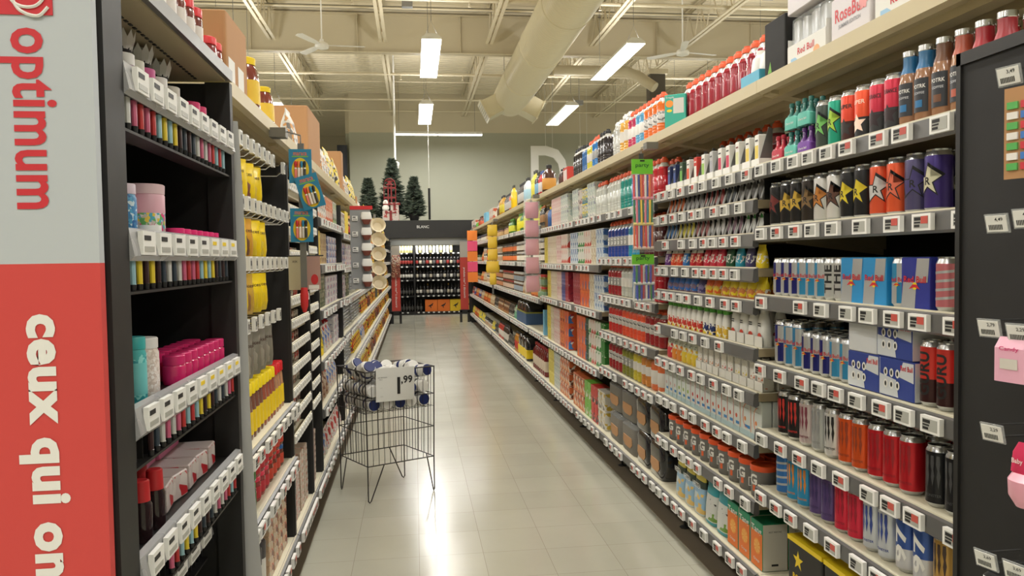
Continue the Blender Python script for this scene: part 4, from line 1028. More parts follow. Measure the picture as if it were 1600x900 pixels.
row('R', 1, 2, [(pod((200, 204, 200), (200, 200, 198), (70, 150, 70)), 3, 'green-capped flavour bottle'), (pod((120, 90, 110)), 3, 'mauve flavour bottle'), (pod((200, 200, 200)), 3, 'pale flavour bottle'), (pod((150, 90, 90)), 3, 'dull red flavour bottle'), (pod((200, 190, 70)), 4, 'yellowish flavour bottle'), (pod((50, 110, 170)), 3, 'blue flavour bottle')], 2.905, gap=.005)
def packet(c, top, c2):
    m1 = pack('packet_%d_%d_%d' % c, [(0, c)], .09, (.2, .6, [c2, W_, c], .5), scale=60)
    return pouch(m1, .062, .04, .088, 'drink_packet', 'packet', topm=mat('packet_top_%d_%d_%d' % top, top, .4))
row('R', 1, 3, [(packet((226, 200, 40), (226, 204, 40), W_), 1, 'yellow drink packet'), (packet((70, 64, 110), (80, 76, 110), W_), 1, 'slate drink packet'), (packet((40, 150, 180), (40, 150, 180), W_), 1, 'cyan drink packet'), (packet((40, 90, 60), (40, 90, 60), W_), 1, 'dark green drink packet'), (packet((206, 50, 70), (206, 50, 70), W_), 3, 'pinkish red drink packet'), (packet((196, 40, 50), W_, (240, 200, 160)), 2, 'red drink packet with white top'),
    (packet((50, 120, 190), W_, W_), 1, 'light blue packet with white top'), (packet((226, 80, 50), W_, (240, 200, 160)), 2, 'orange packet with white top'), (packet((110, 60, 140), W_, (220, 200, 230)), 1, 'purple packet with white top'), (packet((190, 50, 70), W_, W_), 1, 'crimson packet with white top')], 2.905, gap=.016)
def fanpk(c, top, c2): 
    m1 = pack('packet_%d_%d_%d' % c, [(0, c2), (.45, c)], .086, (.1, .5, [c2, W_, c], .5), scale=60)
    return pouch(m1, .07, .05, .086, 'drink_packet', 'packet', topm=mat('packet_top_%d_%d_%d' % top, top, .4))
row('R', 1, 4, [(fanpk((230, 206, 40), (230, 206, 40), (200, 120, 60)), 5, 'yellow juice packet'), (fanpk((226, 100, 40), (226, 90, 40), (220, 190, 60)), 2, 'orange juice packet'), (fanpk((70, 60, 110), (60, 56, 80), (120, 110, 150)), 1, 'dark violet juice packet'), (fanpk((50, 110, 190), (50, 110, 200), (120, 100, 120)), 5, 'bright blue juice packet'), (fanpk((190, 190, 60), (30, 80, 150), (60, 110, 160)), 1, 'green and blue juice packet')], 2.905, gap=.012, deep=2)
GC = mat('green_squeeze_cap', (86, 170, 60), .4)
def squeeze(c2):
    lm = pack('squeeze_label_%d_%d_%d' % c2, [(0, (230, 190, 60)), (.12, c2), (.3, W_)], .13, (0, .38, [c2, (230, 210, 60), (236, 230, 210)], .5), scale=60)
    b = MB().loft([(0, .024, .018, 2.6, lm), (.06, .026, .019, 2.4, lm), (.085, .022, .016, 2.2, lm), (.1, .012, .012, 2, lm)], 16)
    return prod('squeeze_bottle', 'bottle', .052, .04, .13, [('body', b, None), ('cap', MB().loft([(.098, .016, .014, 2, GC), (.118, .019, .016, 2, GC), (.13, .01, .012, 2, GC)], 14), None)])
PUMP = MB().loft([(0, .03, .02, 3, WHITEM), (.03, .032, .021, 3, WHITEM), (.1, .03, .019, 2.6, WHITEM), (.125, .02, .015, 2.4, WHITEM)], 16)
PUMP.decal(shape(oval(.016, .013)), mat('fruit_red', (200, 70, 50), .5), on_front(.0215, .04)).decal(shape(rect(-.012, .012, -.002, .002)), INK, on_front(.0215, .08)).decal(shape(rect(-.012, .012, -.002, .002)), INK, on_front(.0215, .088))
PUMPP = prod('white_flip_bottle', 'bottle', .066, .058, .14, [('body', PUMP, None), ('cap', MB().loft([(.125, .016, .013, 3, WHITE), (.14, .014, .012, 3, WHITE)], 14), None), ('tray', MB().box(-.032, .032, -.027, -.024, 0, .04, WHITEM).box(-.032, .032, -.024, .026, 0, .002, WHITEM), None)])
row('R', 1, 5, [(PUMPP, 4, 'white flip-top bottle in a white tray'), (squeeze((220, 180, 60)), 2, 'green-capped bottle with yellow base'), (squeeze((30, 50, 110)), 2, 'green-capped bottle with navy base'), (squeeze((206, 60, 50)), 9, 'green-capped bottle with red base')], 2.905, gap=.015, deep=2)
def tubebox(c1, c2):
    m1 = pack('juice_pouch_%d_%d_%d' % c1, [(0, c1), (.4, (206, 212, 196)), (.92, (170, 180, 165))], .132, (.05, .55, [c1, c2, (230, 226, 200)], .5), (.58, .72, (60, 70, 60), .4, 110), scale=32)
    return pouch(m1, .062, .035, .130, 'juice_pouch', 'pouch')
def capcarton(c1):
    m1 = pack('cap_carton_%d_%d_%d' % c1, [(0, W_)], .12, (.08, .5, [c1, (236, 226, 210)], .45), (.55, .85, (120, 90, 90), .35, 90), scale=50)
    p = carton(m1, .05, .045, .11, 'juice_carton', 'carton'); p['parts'].append(('cap', MB().lathe([(.014, .11), (.014, .122)], WHITE, 12), None)); p['d'] = .062; p['parts'].append(('tray', MB().box(-.031, .031, -.03, -.027, 0, .035, WHITEM), None)); p['w'] = .062; return p
row('R', 1, 6, [(capcarton((200, 100, 60)), 2, 'small white carton, orange art'), (capcarton((220, 200, 60)), 2, 'small white carton, yellow art'), (capcarton((190, 50, 50)), 2, 'small white carton, red art'), (capcarton((196, 120, 60)), 4, 'small white carton, brown art'),
    (tubebox((226, 196, 60), (230, 150, 50)), 3, 'pale juice pouch with yellow fruit'), (tubebox((226, 140, 50), (230, 90, 50)), 2, 'pale juice pouch with orange fruit'), (tubebox((206, 60, 70), (230, 150, 80)), 4, 'pale juice pouch with red fruit')], 2.905, gap=.005, deep=2)
def slimbox(c1, wd=.058, hh=.148, kid=False):
    m1 = mat('slim_box_white', (206, 212, 208), .5)
    def ex(b):
        if kid: b.tube([(wd * .3 * math.cos(PI * (.5 + 1.1 * i / 8)) + .01, -.0205, hh * .5 + hh * .3 * math.sin(PI * (.5 + 1.1 * i / 8))) for i in range(9)], .0015, mat('slim_art_orange', (222, 130, 90), .5), 4)
        b.decal(shape(oval(.009, .009)), mat('slim_art_%d_%d_%d' % c1, c1, .5), on_front(.02, hh * .42)).decal(shape(rect(-.004, wd / 2 - .003, hh * .2, hh * .28)), mat('slim_blue', (60, 130, 190), .5), on_front(.02, 0)).decal(shape(rect(-wd / 2, -wd / 2 + .004, .01, hh - .01)), mat('slim_art_%d_%d_%d' % c1, c1, .5), on_front(.02, 0))
        b.decal(words('fruit', .009, 0, 0, wd * .55), mat('slim_grey', (120, 126, 126), .5), on_front(.02, hh * .82)).decal(shape(rect(-wd * .3, wd * .3, hh * .68, hh * .7)), TAGSCREEN, on_front(.02, 0)).box(-wd / 2, wd / 2, -.0212, -.02, .0, hh * .14, mat('slim_foot', (176, 200, 206), .5))
    return carton(m1, wd, .04, hh, 'powder_box', 'box', extra=ex, topm=mat('slim_top', (150, 154, 148), .5))
row('R', 1, 7, [(slimbox((226, 140, 80), .095, .156, True), 2, 'wide white box with orange ring'), (slimbox((210, 90, 60)), 5, 'slim white box with orange dot'), (slimbox((200, 50, 50)), 4, 'slim white box with red heart'), (slimbox((150, 180, 60)), 3, 'slim white box with green art'), (slimbox((200, 160, 150)), 3, 'slim white box with pink art')], 2.905, gap=.003, deep=2)
TG = mat('tub_grey', (112, 110, 106), .45)
def tub():
    b = MB().lathe([(.044, 0, TG), (.047, .004, TG), (.047, .106, TG)], None, 26)
    b.decal(words('G', .042, .035, 0, None, .006), WHITEM, on_round(.047, .068, .0, .0008)).decal(shape(rect(-.002, .012, .025, .05), .006), mat('tub_orange', (214, 96, 50), .5), on_round(.047, 0, .0, .0008)).decal(shape(rect(-.014, .014, .02, .055), .006), WHITEM, on_round(.047, 0, 1.0, .0008)).decal(shape(rect(-.011, .011, .023, .052), .006), TG, on_round(.047, 0, 1.0, .0012)).decal(shape(rect(-.02, .01, .062, .066), .006), mat('tub_teal', (110, 150, 160), .5), on_round(.047, -.015, .0, .0008))
    return prod('powder_tub', 'tub', .102, .102, .122, [('body', b, None), ('lid', MB().lathe([(.048, .100), (.0505, .102), (.0505, .119), (.047, .122), (.044, .118)], mat('tub_lid_orange', (222, 84, 36), .4), 26), 'orange lid')])
row('R', 1, 8, [(tub(), 11, 'orange-lidded grey powder tub')], 2.905, gap=.004, deep=3, turn=.2, inset=.006)
def nest():
    m1 = pack('tea_pouch', [(0, (200, 210, 214)), (.15, (150, 186, 214)), (.62, (60, 70, 60)), (.78, (226, 210, 90))], .2, (.05, .5, [(226, 190, 110), (200, 214, 220), (150, 190, 220)], .55), scale=22)
    def ex(b): b.decal(words('NESTEA', .026, .02, 0, .095), WHITEM, lambda u, v: (u, -.0245 - .0, v + .135))
    return pouch(m1, .115, .05, .205, 'tea_pouch', 'pouch', extra=ex)
def tealp():
    m1 = pack('teal_pouch', [(0, (60, 150, 160)), (.08, (206, 208, 204)), (.66, (50, 146, 156))], .2, (.1, .4, [(110, 150, 60), (206, 208, 204), (206, 208, 204)], .5), (.44, .6, (60, 60, 60), .4, 70), scale=20)
    return pouch(m1, .12, .06, .21, 'powder_pouch', 'pouch')
def tang():
    gm = mat('carton_green', (30, 140, 100), .5); om = mat('carton_orange', (228, 120, 50), .5); wm = mat('carton_white', (206, 202, 190), .5)
    def ex(b):
        b.decal(shape(rect(-.048, .048, .003, .14)), om, on_front(.05, 0)).decal(words('Tang', .032, .02, 0, .085), WHITEM, on_front(.05, .145, 0, .0014)).decal(shape(oval(.03, .03)), mat('fruit_orange', (240, 150, 60), .5), on_front(.05, .085, .006, .0012))
        for k in range(8):
            a = k * PI / 4; b.decal(shape([(0, 0), (.026 * math.cos(a - .28), .026 * math.sin(a - .28)), (.026 * math.cos(a + .28), .026 * math.sin(a + .28))]), mat('fruit_pulp', (246, 186, 100), .5), on_front(.05, .085, .006, .0018))
        b.decal(words('Orange', .014, .01, 0, .05), WHITEM, on_front(.05, .03, 0, .0014)).decal(words('BEST BEFORE', .006, 0, 0, .05), INK, on_side(.05, .15, 0, .0008)).decal(shape(rect(-.015, .012, .02, .028)), INK, on_side(.05, 0, 0, .0008))
    return carton(gm, .1, .1, .18, 'juice_crystal_box', 'box', side=wm, extra=ex, topm=gm)
row('R', 1, 9, [(tang(), 3, 'green-topped orange crystal box'), (tealp(), 2, 'white and teal powder pouch'), (nest(), 3, 'yellow and blue iced tea pouch')], 2.77, gap=.012, deep=2)
def bundle(mt, w, d, h, kraft=None, film=None, extra=None, name='drink_bundle'):
    """shrink-wrapped bundle: bottle tops showing above a printed wrap"""
    b = MB().loft([(0, w * .48, d * .48, 6, mt), (.01, w * .5, d * .5, 7, mt), (h * .8, w * .5, d * .5, 7, mt), (h * .93, w * .46, d * .46, 5, film or mt), (h, w * .38, d * .38, 3, film or mt)], 24)
    if extra: extra(b)
    parts = [('wrap', b, None)]
    if kraft: parts.append(('kraft_panel', MB().loft([(h * .18, w * .2, .002, 2, CARD), (h * .3, w * .33, .002, 3, CARD), (h * .5, w * .3, .002, 3, CARD)], 16, cy=-d / 2 - .002), 'kraft cardboard cut-out'))
    return prod(name, 'bundle', w, d, h, parts)
BKF = mat('black_film', (32, 32, 34), .14, 0, .6); GRC = mat('grey_case_print', (110, 106, 98), .5)
def boltex(b):
    b.decal(shape([(.0, .0), (.03, .075), (.005, .07), (.03, .15), (-.03, .06), (-.004, .065)]), mat('bolt_yellow', (206, 200, 50), .5), lambda u, v: (.1505, u - .01, v + .02))
    b.decal(words('G', .07, .03), WHITEM, lambda u, v: (.151, u + .055, v + .1))
grey = bundle(GRC, .30, .2, .198, True, CLEAR, boltex)
blackb = bundle(BKF, .24, .2, .198, True, BKF)
bluecase = carton(mat('blue_carton', (40, 110, 190), .5), .24, .2, .10, 'drink_bundle', 'bundle')
bb = bundle(BKF, .22, .2, .23, True, BKF, lambda b: b.box(-.112, .112, -.102, .102, 0, .07, mat('blue_carton', (40, 110, 190), .5)))
row('R', 1, 9, [(bb, 1, 'black and blue wrapped bundle')], 3.828, gap=.01)
# ---- sports drink bay
bt = sports_bottle
GL = mat('bottle_label_grey', (150, 150, 146), .5); WL = mat('bottle_label_white', (216, 212, 204), .5)
ARTL = pack('bottle_label_art', [(0, (190, 186, 180))], .24, (.3, .58, [(60, 60, 60), (210, 206, 200), (120, 120, 116)], .5), scale=70)
row('R', 2, 0, [(bt((176, 30, 44)), 5, 'bright red sports drink'), (bt((30, 110, 170)), 2, 'blue sports drink'), (bt((20, 130, 120)), 3, 'teal sports drink'), (bt((186, 188, 180)), 5, 'clear sports drink')], 4.08, gap=.006, deep=2)
row('R', 2, 1, [(bt((70, 24, 30)), 5, 'dark cherry sports drink'), (bt((40, 130, 160), labm=WL), 3, 'turquoise sports drink'), (bt((36, 64, 140), labm=GL, letter='G'), 7, 'royal blue lettered sports drink')], 4.08, gap=.006, deep=2)
row('R', 2, 2, [(bt(h=.205, c=(170, 28, 40)), 4, 'red sports drink'), (bt(h=.205, c=(30, 110, 170)), 3, 'blue sports drink'), (bt(h=.205, c=(186, 188, 180), labm=WL), 3, 'clear labelled sports drink'), (bt(h=.205, c=(150, 36, 44), labm=GL, letter='G'), 5, 'red lettered sports drink')], 4.08, gap=.006, deep=2)
row('R', 2, 3, [(bt((150, 30, 36), h=.204, labm=ARTL), 4, 'deep red sports drink with grey label'), (bt((220, 80, 50), h=.204, labm=ARTL), 6, 'orange sports drink with pale label'), (bt((190, 44, 40), h=.204, labm=ARTL), 5, 'scarlet sports drink with grey label')], 4.08, gap=.006, deep=2)
jug = bottle((220, 110, 60), WHITE, .204, .055, labm=WL, neck=.42, name='juice_jug', shoulder=.72)
row('R', 2, 4, [(jug, 2, 'large orange juice jug'), (bt((200, 130, 60), capm=WHITE, h=.204, labm=WL), 2, 'amber juice bottle'), (bt((196, 180, 60), h=.204, labm=WL), 2, 'yellow juice bottle'), (bt((130, 130, 50), h=.204, labm=GL, letter='G'), 3, 'olive lettered sports drink'), (bt((150, 36, 40), h=.204, labm=ARTL), 5, 'red sports drink with grey label')], 4.08, gap=.006, deep=2)
row('R', 2, 5, [(blackb, 2, 'black film bundle with kraft panel'), (grey, 2, 'grey bundle with a yellow bolt')], 4.08, gap=.01, stack=2)
# ---- cartons, themed printed mats
TH = {}
def themed(key, bands, art, h, text=None, scale=34, amt=.5):
    return pack('print_' + key, bands, h, (0.06, .94, art, amt), text, scale=scale)
def cart(key, base, art, w=.07, d=.07, h=.125, bands=None, scale=34, amt=.5, side=None, name='drink_carton', cat='carton', **k):
    mt = themed(key, bands or [(0, base)], art, h, scale=scale, amt=amt)
    return carton(mt, w, d, h, name, cat, side=side, **k)
cream = cart('cream', (206, 198, 176), [(180, 160, 130), (214, 206, 190), (190, 180, 150)])
pale = cart('palegreen', (196, 202, 190), [(160, 176, 170), (150, 150, 160), (210, 208, 200)])
pink = cart('palepink', (206, 186, 178), [(196, 150, 146), (214, 200, 190)])
redw = cart('redwhite', (210, 200, 190), [(190, 60, 50), (200, 70, 60), (216, 206, 190)], scale=20)
blue = cart('bluewhite', (190, 200, 206), [(60, 100, 160), (206, 210, 210), (120, 150, 180)], scale=26)
green = cart('greenwhite', (206, 206, 196), [(50, 130, 60), (206, 206, 190)], scale=18, bands=[(0, (206, 206, 196))])
gcol = cart('greencol', (46, 120, 50), [(60, 140, 60), (210, 210, 200), (40, 100, 40)], w=.05, amt=.35)
dgr = cart('darkgreen', (30, 70, 50), [(40, 90, 60), (190, 190, 180)], w=.04, amt=.3)
crim = cart('crimson', (150, 40, 56), [(120, 30, 50), (180, 120, 130)], w=.06, amt=.4)
navy = cart('navy', (60, 70, 130), [(40, 50, 110), (150, 150, 190)], w=.05, amt=.4)
ylw = cart('yellowc', (206, 190, 80), [(220, 206, 100), (190, 170, 60)], w=.09, amt=.4)
orng = cart('orangec', (204, 96, 50), [(220, 140, 70), (190, 60, 40), (120, 60, 40)], w=.09)
glass_ = cart('glassart', (206, 90, 50), [(60, 110, 170), (226, 120, 50), (210, 214, 216), (190, 50, 40)], w=.1, scale=16)
tea = cart('teabox', (210, 206, 190), [(226, 206, 50), (40, 120, 160), (90, 80, 90)], w=.17, h=.115, bands=[(0, (40, 120, 150)), (.35, (226, 206, 60)), (.5, (206, 200, 186)), (.9, (226, 206, 60))], scale=60, name='tea_case', cat='case')
dark = cart('darkfruit', (196, 190, 180), [(110, 40, 40), (60, 50, 60), (200, 180, 170)], w=.13, h=.115, scale=22, name='tea_case', cat='case')
def short(p, h=.108):
    if p['h'] <= h: return p
    if 'short' not in p:
        q = dict(p); k = h / p['h']; q['h'] = h; q['me'] = None; q['parts'] = []
        for nm, m_, lb in p['parts']:
            c = MB(); c.add(m_); c.v = [(x, y, z * k) for x, y, z in c.v]; q['parts'].append((nm, c, lb))
        p['short'] = q
    return p['short']
rowc = lambda bay, lev, runs, y0, st, **k: row('R', bay, lev, [(short(p) if st == 3 else p, n, d) for p, n, d in runs], y0, stack=st, gap=.004, deep=1, **k)
row('R', 3, 0, [(bt((186, 188, 180)), 3, 'clear sports drink')], 5.29, gap=.006, deep=2)
rowc(3, 0, [(pale, 3, 'pale green drink carton'), (tea, 1, 'yellow and blue iced tea case'), (dark, 1, 'dark fruit tea case'), (pale, 3, 'greyish drink carton')], 5.55, 2)
rowc(4, 0, [(pale, 4, 'pale green drink carton'), (pink, 6, 'pale pink drink carton')], 6.52, 2)
row('R', 4, 0, [(bottle((40, 90, 150), YELLOW, .2, .033), 2, 'blue bottle with yellow cap'), (bottle((120, 90, 60), INK, .2, .033), 2, 'brown bottle')], 7.35, gap=.01)
rowc(3, 1, [(blue, 3, 'blue and white drink carton'), (cream, 2, 'cream drink carton'), (redw, 3, 'red and white drink carton'), (green, 3, 'green and white drink carton'), (blue, 4, 'farther blue and white drink carton')], 5.29, 2)
rowc(4, 1, [(redw, 4, 'red and white drink carton'), (pink, 3, 'pale pink drink carton'), (cream, 6, 'cream drink carton'), (ylw, 2, 'yellow drink carton')], 6.52, 2)
rowc(3, 2, [(blue, 4, 'blue and white drink carton'), (cream, 2, 'cream drink carton'), (glass_, 3, 'orange carton with glass picture'), (crim, 4, 'crimson drink carton')], 5.29, 2)
rowc(4, 2, [(crim, 2, 'crimson drink carton'), (navy, 3, 'navy drink carton'), (pink, 3, 'pale pink drink carton'), (cream, 4, 'cream drink carton'), (ylw, 2, 'tall yellow drink carton')], 6.52, 2)
rowc(3, 3, [(gcol, 2, 'green striped drink carton'), (green, 2, 'green and white drink carton'), (redw, 2, 'red and white drink carton'), (green, 1, 'lone green and white drink carton'), (dgr, 2, 'dark green drink carton'), (glass_, 3, 'orange carton with glass picture')], 5.29, 3)
rowc(4, 3, [(glass_, 2, 'orange carton with glass picture'), (orng, 2, 'orange and black drink carton'), (pink, 4, 'pale pink drink carton'), (cream, 2, 'cream drink carton'), (ylw, 2, 'tall yellow drink carton')], 6.52, 3)
b6 = dict(w=.1, d=.1, h=.13)
gbx = cart('limebox', (110, 180, 60), [(210, 214, 200), (200, 60, 50), (120, 190, 70)], scale=16, **b6)
rbx = cart('redblackbox', (196, 44, 40), [(40, 40, 44), (214, 206, 196), (200, 50, 44)], scale=16, **b6)
wbx = cart('whitegoldbox', (204, 200, 186), [(190, 160, 60), (90, 90, 90), (210, 206, 196)], scale=20, **b6)
obx = cart('brownorangebox', (196, 100, 56), [(110, 60, 40), (226, 150, 80), (214, 206, 190)], scale=20, **b6)
rowc(3, 4, [(wbx, 2, 'white and gold drink box'), (rbx, 2, 'red and black drink box'), (gbx, 2, 'lime and white drink box'), (obx, 4, 'orange brown drink box')], 5.31, 2)
rowc(4, 4, [(obx, 4, 'orange brown drink box'), (pale, 4, 'pale green drink carton'), (ylw, 3, 'tall yellow drink carton')], 6.52, 3)
# ---- beyond the cartons
def jr(c, capc, labc=None, h=.12, r=.034, nm=None):
    nm = nm or ('sauce_jar' if sum(c) < 215 else 'condiment_jar')
    return jar(c, mat('lid_%d_%d_%d' % capc, capc, .4), h, r, mat('jarlabel_%d_%d_%d' % labc, labc, .5) if labc else None, nm, n=12)
def bo(c, capc, labc=None, h=.24, r=.033, nm='sauce_bottle'): return bottle(c, mat('lid_%d_%d_%d' % capc, capc, .4), h, r, mat('jarlabel_%d_%d_%d' % labc, labc, .5) if labc else None, name=nm, n=12)
ytea = bo((206, 206, 40), (90, 160, 50), (220, 210, 50), .22, .04, 'tea_bottle'); gtea = bo((60, 120, 70), (90, 160, 50), (220, 210, 50), .22, .04, 'tea_bottle')
dj = jr((52, 40, 36), (190, 186, 180), (214, 206, 190)); oj = jr((52, 40, 36), (40, 40, 40), (214, 110, 50)); wj = jr((214, 208, 196), (60, 60, 60), (180, 150, 120)); bj = jr((120, 70, 44), (60, 50, 44), (196, 160, 110))
pb = lambda key, base, arts, w=.09, h=.17: pouch(themed(key, [(0, base)], arts, h, scale=22), w, .06, h, 'coffee_pouch', 'pouch')
pbr = pb('brownpouch', (120, 76, 50), [(190, 140, 90), (80, 50, 40), (214, 200, 176)]); pcr = pb('creampouch', (196, 176, 140), [(150, 100, 60), (220, 210, 190)]); por = pb('orangepouch', (206, 100, 46), [(120, 60, 36), (230, 190, 120)])
ptl = pb('tealpouch', (120, 176, 146), [(90, 150, 120), (210, 220, 206)]); pbk = pb('blackpouch', (38, 36, 36), [(190, 186, 176), (60, 56, 54)]); pyl = pb('yellowpouch', (226, 206, 50), [(60, 110, 170), (236, 220, 90)])
blk = bundle(mat('black_film', (32, 32, 34)), .26, .22, .26, False, BKF, lambda b: b.box(-.132, .132, -.113, .113, 0, .13, mat('navy_tray', (60, 90, 130), .5)).box(-.133, .133, -.114, .114, .13, .145, mat('olive_edge', (150, 150, 60), .5)))
yblk = bundle(mat('black_film', (32, 32, 34)), .24, .2, .26, False, BKF, lambda b: b.box(-.122, .122, -.103, .103, .03, .13, YELLOW))
redb = bo((110, 26, 28), (150, 40, 36), (206, 190, 170), .28, .045, 'juice_bottle')
FAR = {
 5: [[(bo((60, 60, 60), (200, 120, 60), (160, 120, 80), .2), 3, 'brown-labelled bottle'), (ytea, 4, 'yellow iced tea bottle')], [(dj, 12, 'dark jar with pale label')], [(jr((120, 120, 60), (190, 60, 50), (120, 150, 120)), 5, 'greenish jar'), (jr((150, 70, 50), (70, 60, 50), (200, 120, 60)), 6, 'reddish jar')],
     [(carton(mat('sky_box', (110, 170, 200), .5), .07, .12, .25, 'tall_box', 'box'), 1, 'tall sky-blue box')], [(redb, 8, 'tall dark red juice bottle')]],
 6: [[(ytea, 2, 'yellow iced tea bottle'), (gtea, 3, 'green iced tea bottle'), (ytea, 3, 'farther yellow iced tea bottle')], [(dj, 10, 'dark jar with pale label'), (oj, 5, 'dark jar with orange label')], [(pcr, 3, 'cream pouch'), (jr((80, 60, 50), (190, 190, 186), (140, 150, 160)), 10, 'grey-labelled jar')],
     [(blk, 3, 'black bundle on a navy tray'), (ptl, 3, 'teal pouch')], [(yblk, 3, 'black and yellow bundle'), (bo((206, 140, 50), (60, 60, 60), (190, 60, 50), .26, .04), 4, 'amber bottle with red label')]],
 7: [[(bo((70, 120, 60), (90, 160, 50), (210, 210, 60), .2, .04, 'tea_bottle'), 4, 'green bottle with lime label'), (bj, 6, 'brown jar')], [(oj, 14, 'dark jar with orange label')], [(jr((70, 50, 46), (150, 50, 46), (196, 170, 150)), 14, 'red-lidded jar')], [(pbk, 5, 'black coffee pouch'), (pbr, 7, 'brown coffee pouch')], [(pbk, 6, 'black coffee pouch'), (bo((60, 50, 46), (60, 60, 60), (206, 200, 190), .25, .04), 6, 'dark bottle with white label')]],
 8: [[(bj, 14, 'brown jar')], [(wj, 8, 'white jar'), (oj, 6, 'orange-labelled jar')], [(jr((80, 56, 46), (190, 190, 186), (190, 130, 90)), 14, 'tan-labelled jar')], [(pbr, 6, 'brown coffee pouch'), (pbk, 6, 'black coffee pouch')], [(bo((190, 60, 50), (40, 40, 40), (214, 206, 196), .24, .036), 7, 'red bottle with white label'), (pbk, 5, 'black pouch')]],
 9: [[(wj, 6, 'white jar'), (bj, 8, 'brown jar')], [(carton(mat('cream_box', (206, 196, 170), .5), .09, .09, .17, 'tall_box', 'box'), 4, 'cream box'), (oj, 8, 'orange-labelled jar')], [(por, 5, 'orange pouch'), (wj, 8, 'white jar')], [(pcr, 6, 'cream pouch'), (por, 6, 'orange pouch')], [(pyl, 4, 'yellow pouch'), (wj, 8, 'white jar')]],
 10: [[(jr((60, 60, 70), (80, 80, 90), (196, 190, 176)), 12, 'slate-lidded jar')], [(wj, 6, 'white jar'), (por, 4, 'orange pouch')], [(pcr, 6, 'cream pouch'), (por, 5, 'orange pouch')], [(por, 6, 'orange pouch'), (pcr, 5, 'cream pouch')], [(wj, 6, 'white jar'), (pyl, 6, 'yellow pouch')]],
 11: [[(jr((60, 60, 70), (80, 80, 90), (196, 190, 176)), 12, 'slate-lidded jar')], [(jr((70, 100, 60), (60, 90, 60), (200, 190, 170)), 12, 'green-lidded jar')], [(jr((120, 60, 50), (70, 100, 60), (200, 150, 90)), 12, 'brownish jar')], [(pb('bluepouch', (60, 90, 150), [(190, 60, 50), (210, 206, 196)]), 5, 'blue pouch'), (por, 6, 'orange pouch')], [(pyl, 6, 'yellow pouch'), (por, 5, 'orange pouch')]],
 12: [[(jr((60, 60, 70), (80, 80, 90), (196, 190, 176)), 11, 'slate-lidded jar')], [(wj, 11, 'white jar')], [(jr((120, 60, 50), (70, 100, 60), (200, 150, 90)), 11, 'brownish jar')], [(pb('bluepouch', (60, 90, 150), [(190, 60, 50), (210, 206, 196)]), 4, 'blue pouch'), (pb('redpouch', (180, 60, 50), [(210, 206, 196), (90, 60, 50)]), 5, 'red pouch')], [(por, 4, 'orange pouch'), (pyl, 5, 'yellow pouch')]],
}
for bay, levs in FAR.items():
    for lev, runs in enumerate(levs):
        yy = RB[bay] + .03
        for rn in runs: yy = row('R', bay, lev, [rn], yy, near=False, gap=.012, y1=RB[bay + 1] - .02, stack=2 if (lev in (1, 2) and rn[0]['cat'] == 'jar' and bay < 11) else 1)
# ---- top ledge of the drinks rack
def openpack(txt):
    bs = []
    for i in range(4):
        for j in range(2): bs.append(MB()); bs[-1].lathe([(.026, .004, SILV), (.0285, .012, mat('can_paint_blue2', (70, 120, 180), .3, .4)), (.0285, .06, SILV), (.0285, .15, SILV), (.024, .157, STEEL)], None, 14, -.09 + i * .06, -.03 + j * .06)
    t = MB().box(-.125, .125, -.066, .066, 0, .004, WHITEM).box(-.125, .125, -.068, -.065, 0, .075, WHITEM).box(-.125, .125, .065, .068, 0, .075, WHITEM).box(-.126, -.123, -.066, .066, 0, .1, WHITEM).box(.123, .126, -.066, .066, 0, .1, WHITEM)
    t.decal(words('Red Bull', .022, .02, 0, .11), REDT, on_front(.068, .045)).decal(shape(oval(.02, .016)), mat('sun_peach', (230, 170, 120), .5), on_front(.068, .02, .07, .001)).decal(shape([(-.1, .004), (-.03, .004), (-.07, .03), (-.1, .03)]), mat('pale_blue', (150, 190, 220), .5), on_front(.068, 0, 0, .0008))
    w_ = MB().loft([(.075, .122, .064, 8, CLEAR), (.16, .12, .062, 8, CLEAR), (.168, .1, .05, 6, CLEAR)], 24)
    return prod('can_tray', 'can pack', .254, .14, .17, [('tray', t, None)] + [('can', q, None) for q in bs] + [('film', w_, None)])
OP = openpack('')
def rose():
    def ex(b):
        b.decal(words('RoseBull', .04, .02, 0, .16), REDT, on_front(.07, .085)).decal(words('SUMMER EDITION', .012, .01, 0, .12), mat('grey_print', (140, 140, 146), .5), on_front(.07, .05, 0, .0008)).decal(shape(star_pts(.03, .02, .075, .09, 1, 7)), mat('pink_print', (226, 150, 150), .5), on_front(.07, 0, 0, .0007))
    return carton(mat('case_pale', (214, 208, 210), .5), .21, .14, .14, 'drink_case', 'case', extra=ex)
MC = carton(BLACK2, .155, .14, .20, 'drink_case', 'case', extra=lambda b: [b.decal(shape([(x - .005, .17), (x + .006, .175), (x + .004, .13), (x + .007, .11), (x + .001, .07), (x - .005, .11), (x - .002, .13)]), mat('claw_green', (110, 170, 60), .5), on_side(.085, 0, -.0, .0008)) for x in (-.03, 0, .03)] and b.decal(shape([(-.05, .02), (-.03, .06), (-.02, .02)]), mat('claw_green', (110, 170, 60), .5), on_front(.07, 0)))
row('R', 0, 'top', [(OP, 1, 'open tray of blue and silver cans')], 1.94, inset=.02)
row('R', 0, 'top', [(rose(), 1, 'pale pink and white drink case')], 2.215, inset=.024)
row('R', 0, 'top', [(OP, 1, 'film-wrapped tray of silver cans')], 2.451, inset=.024)
row('R', 0, 'top', [(rose(), 1, 'upper pale drink case')], 2.47, inset=.012, zoff=.172)
row('R', 0, 'top', [(MC, 1, 'black case with green claws')], 2.717, inset=.024)
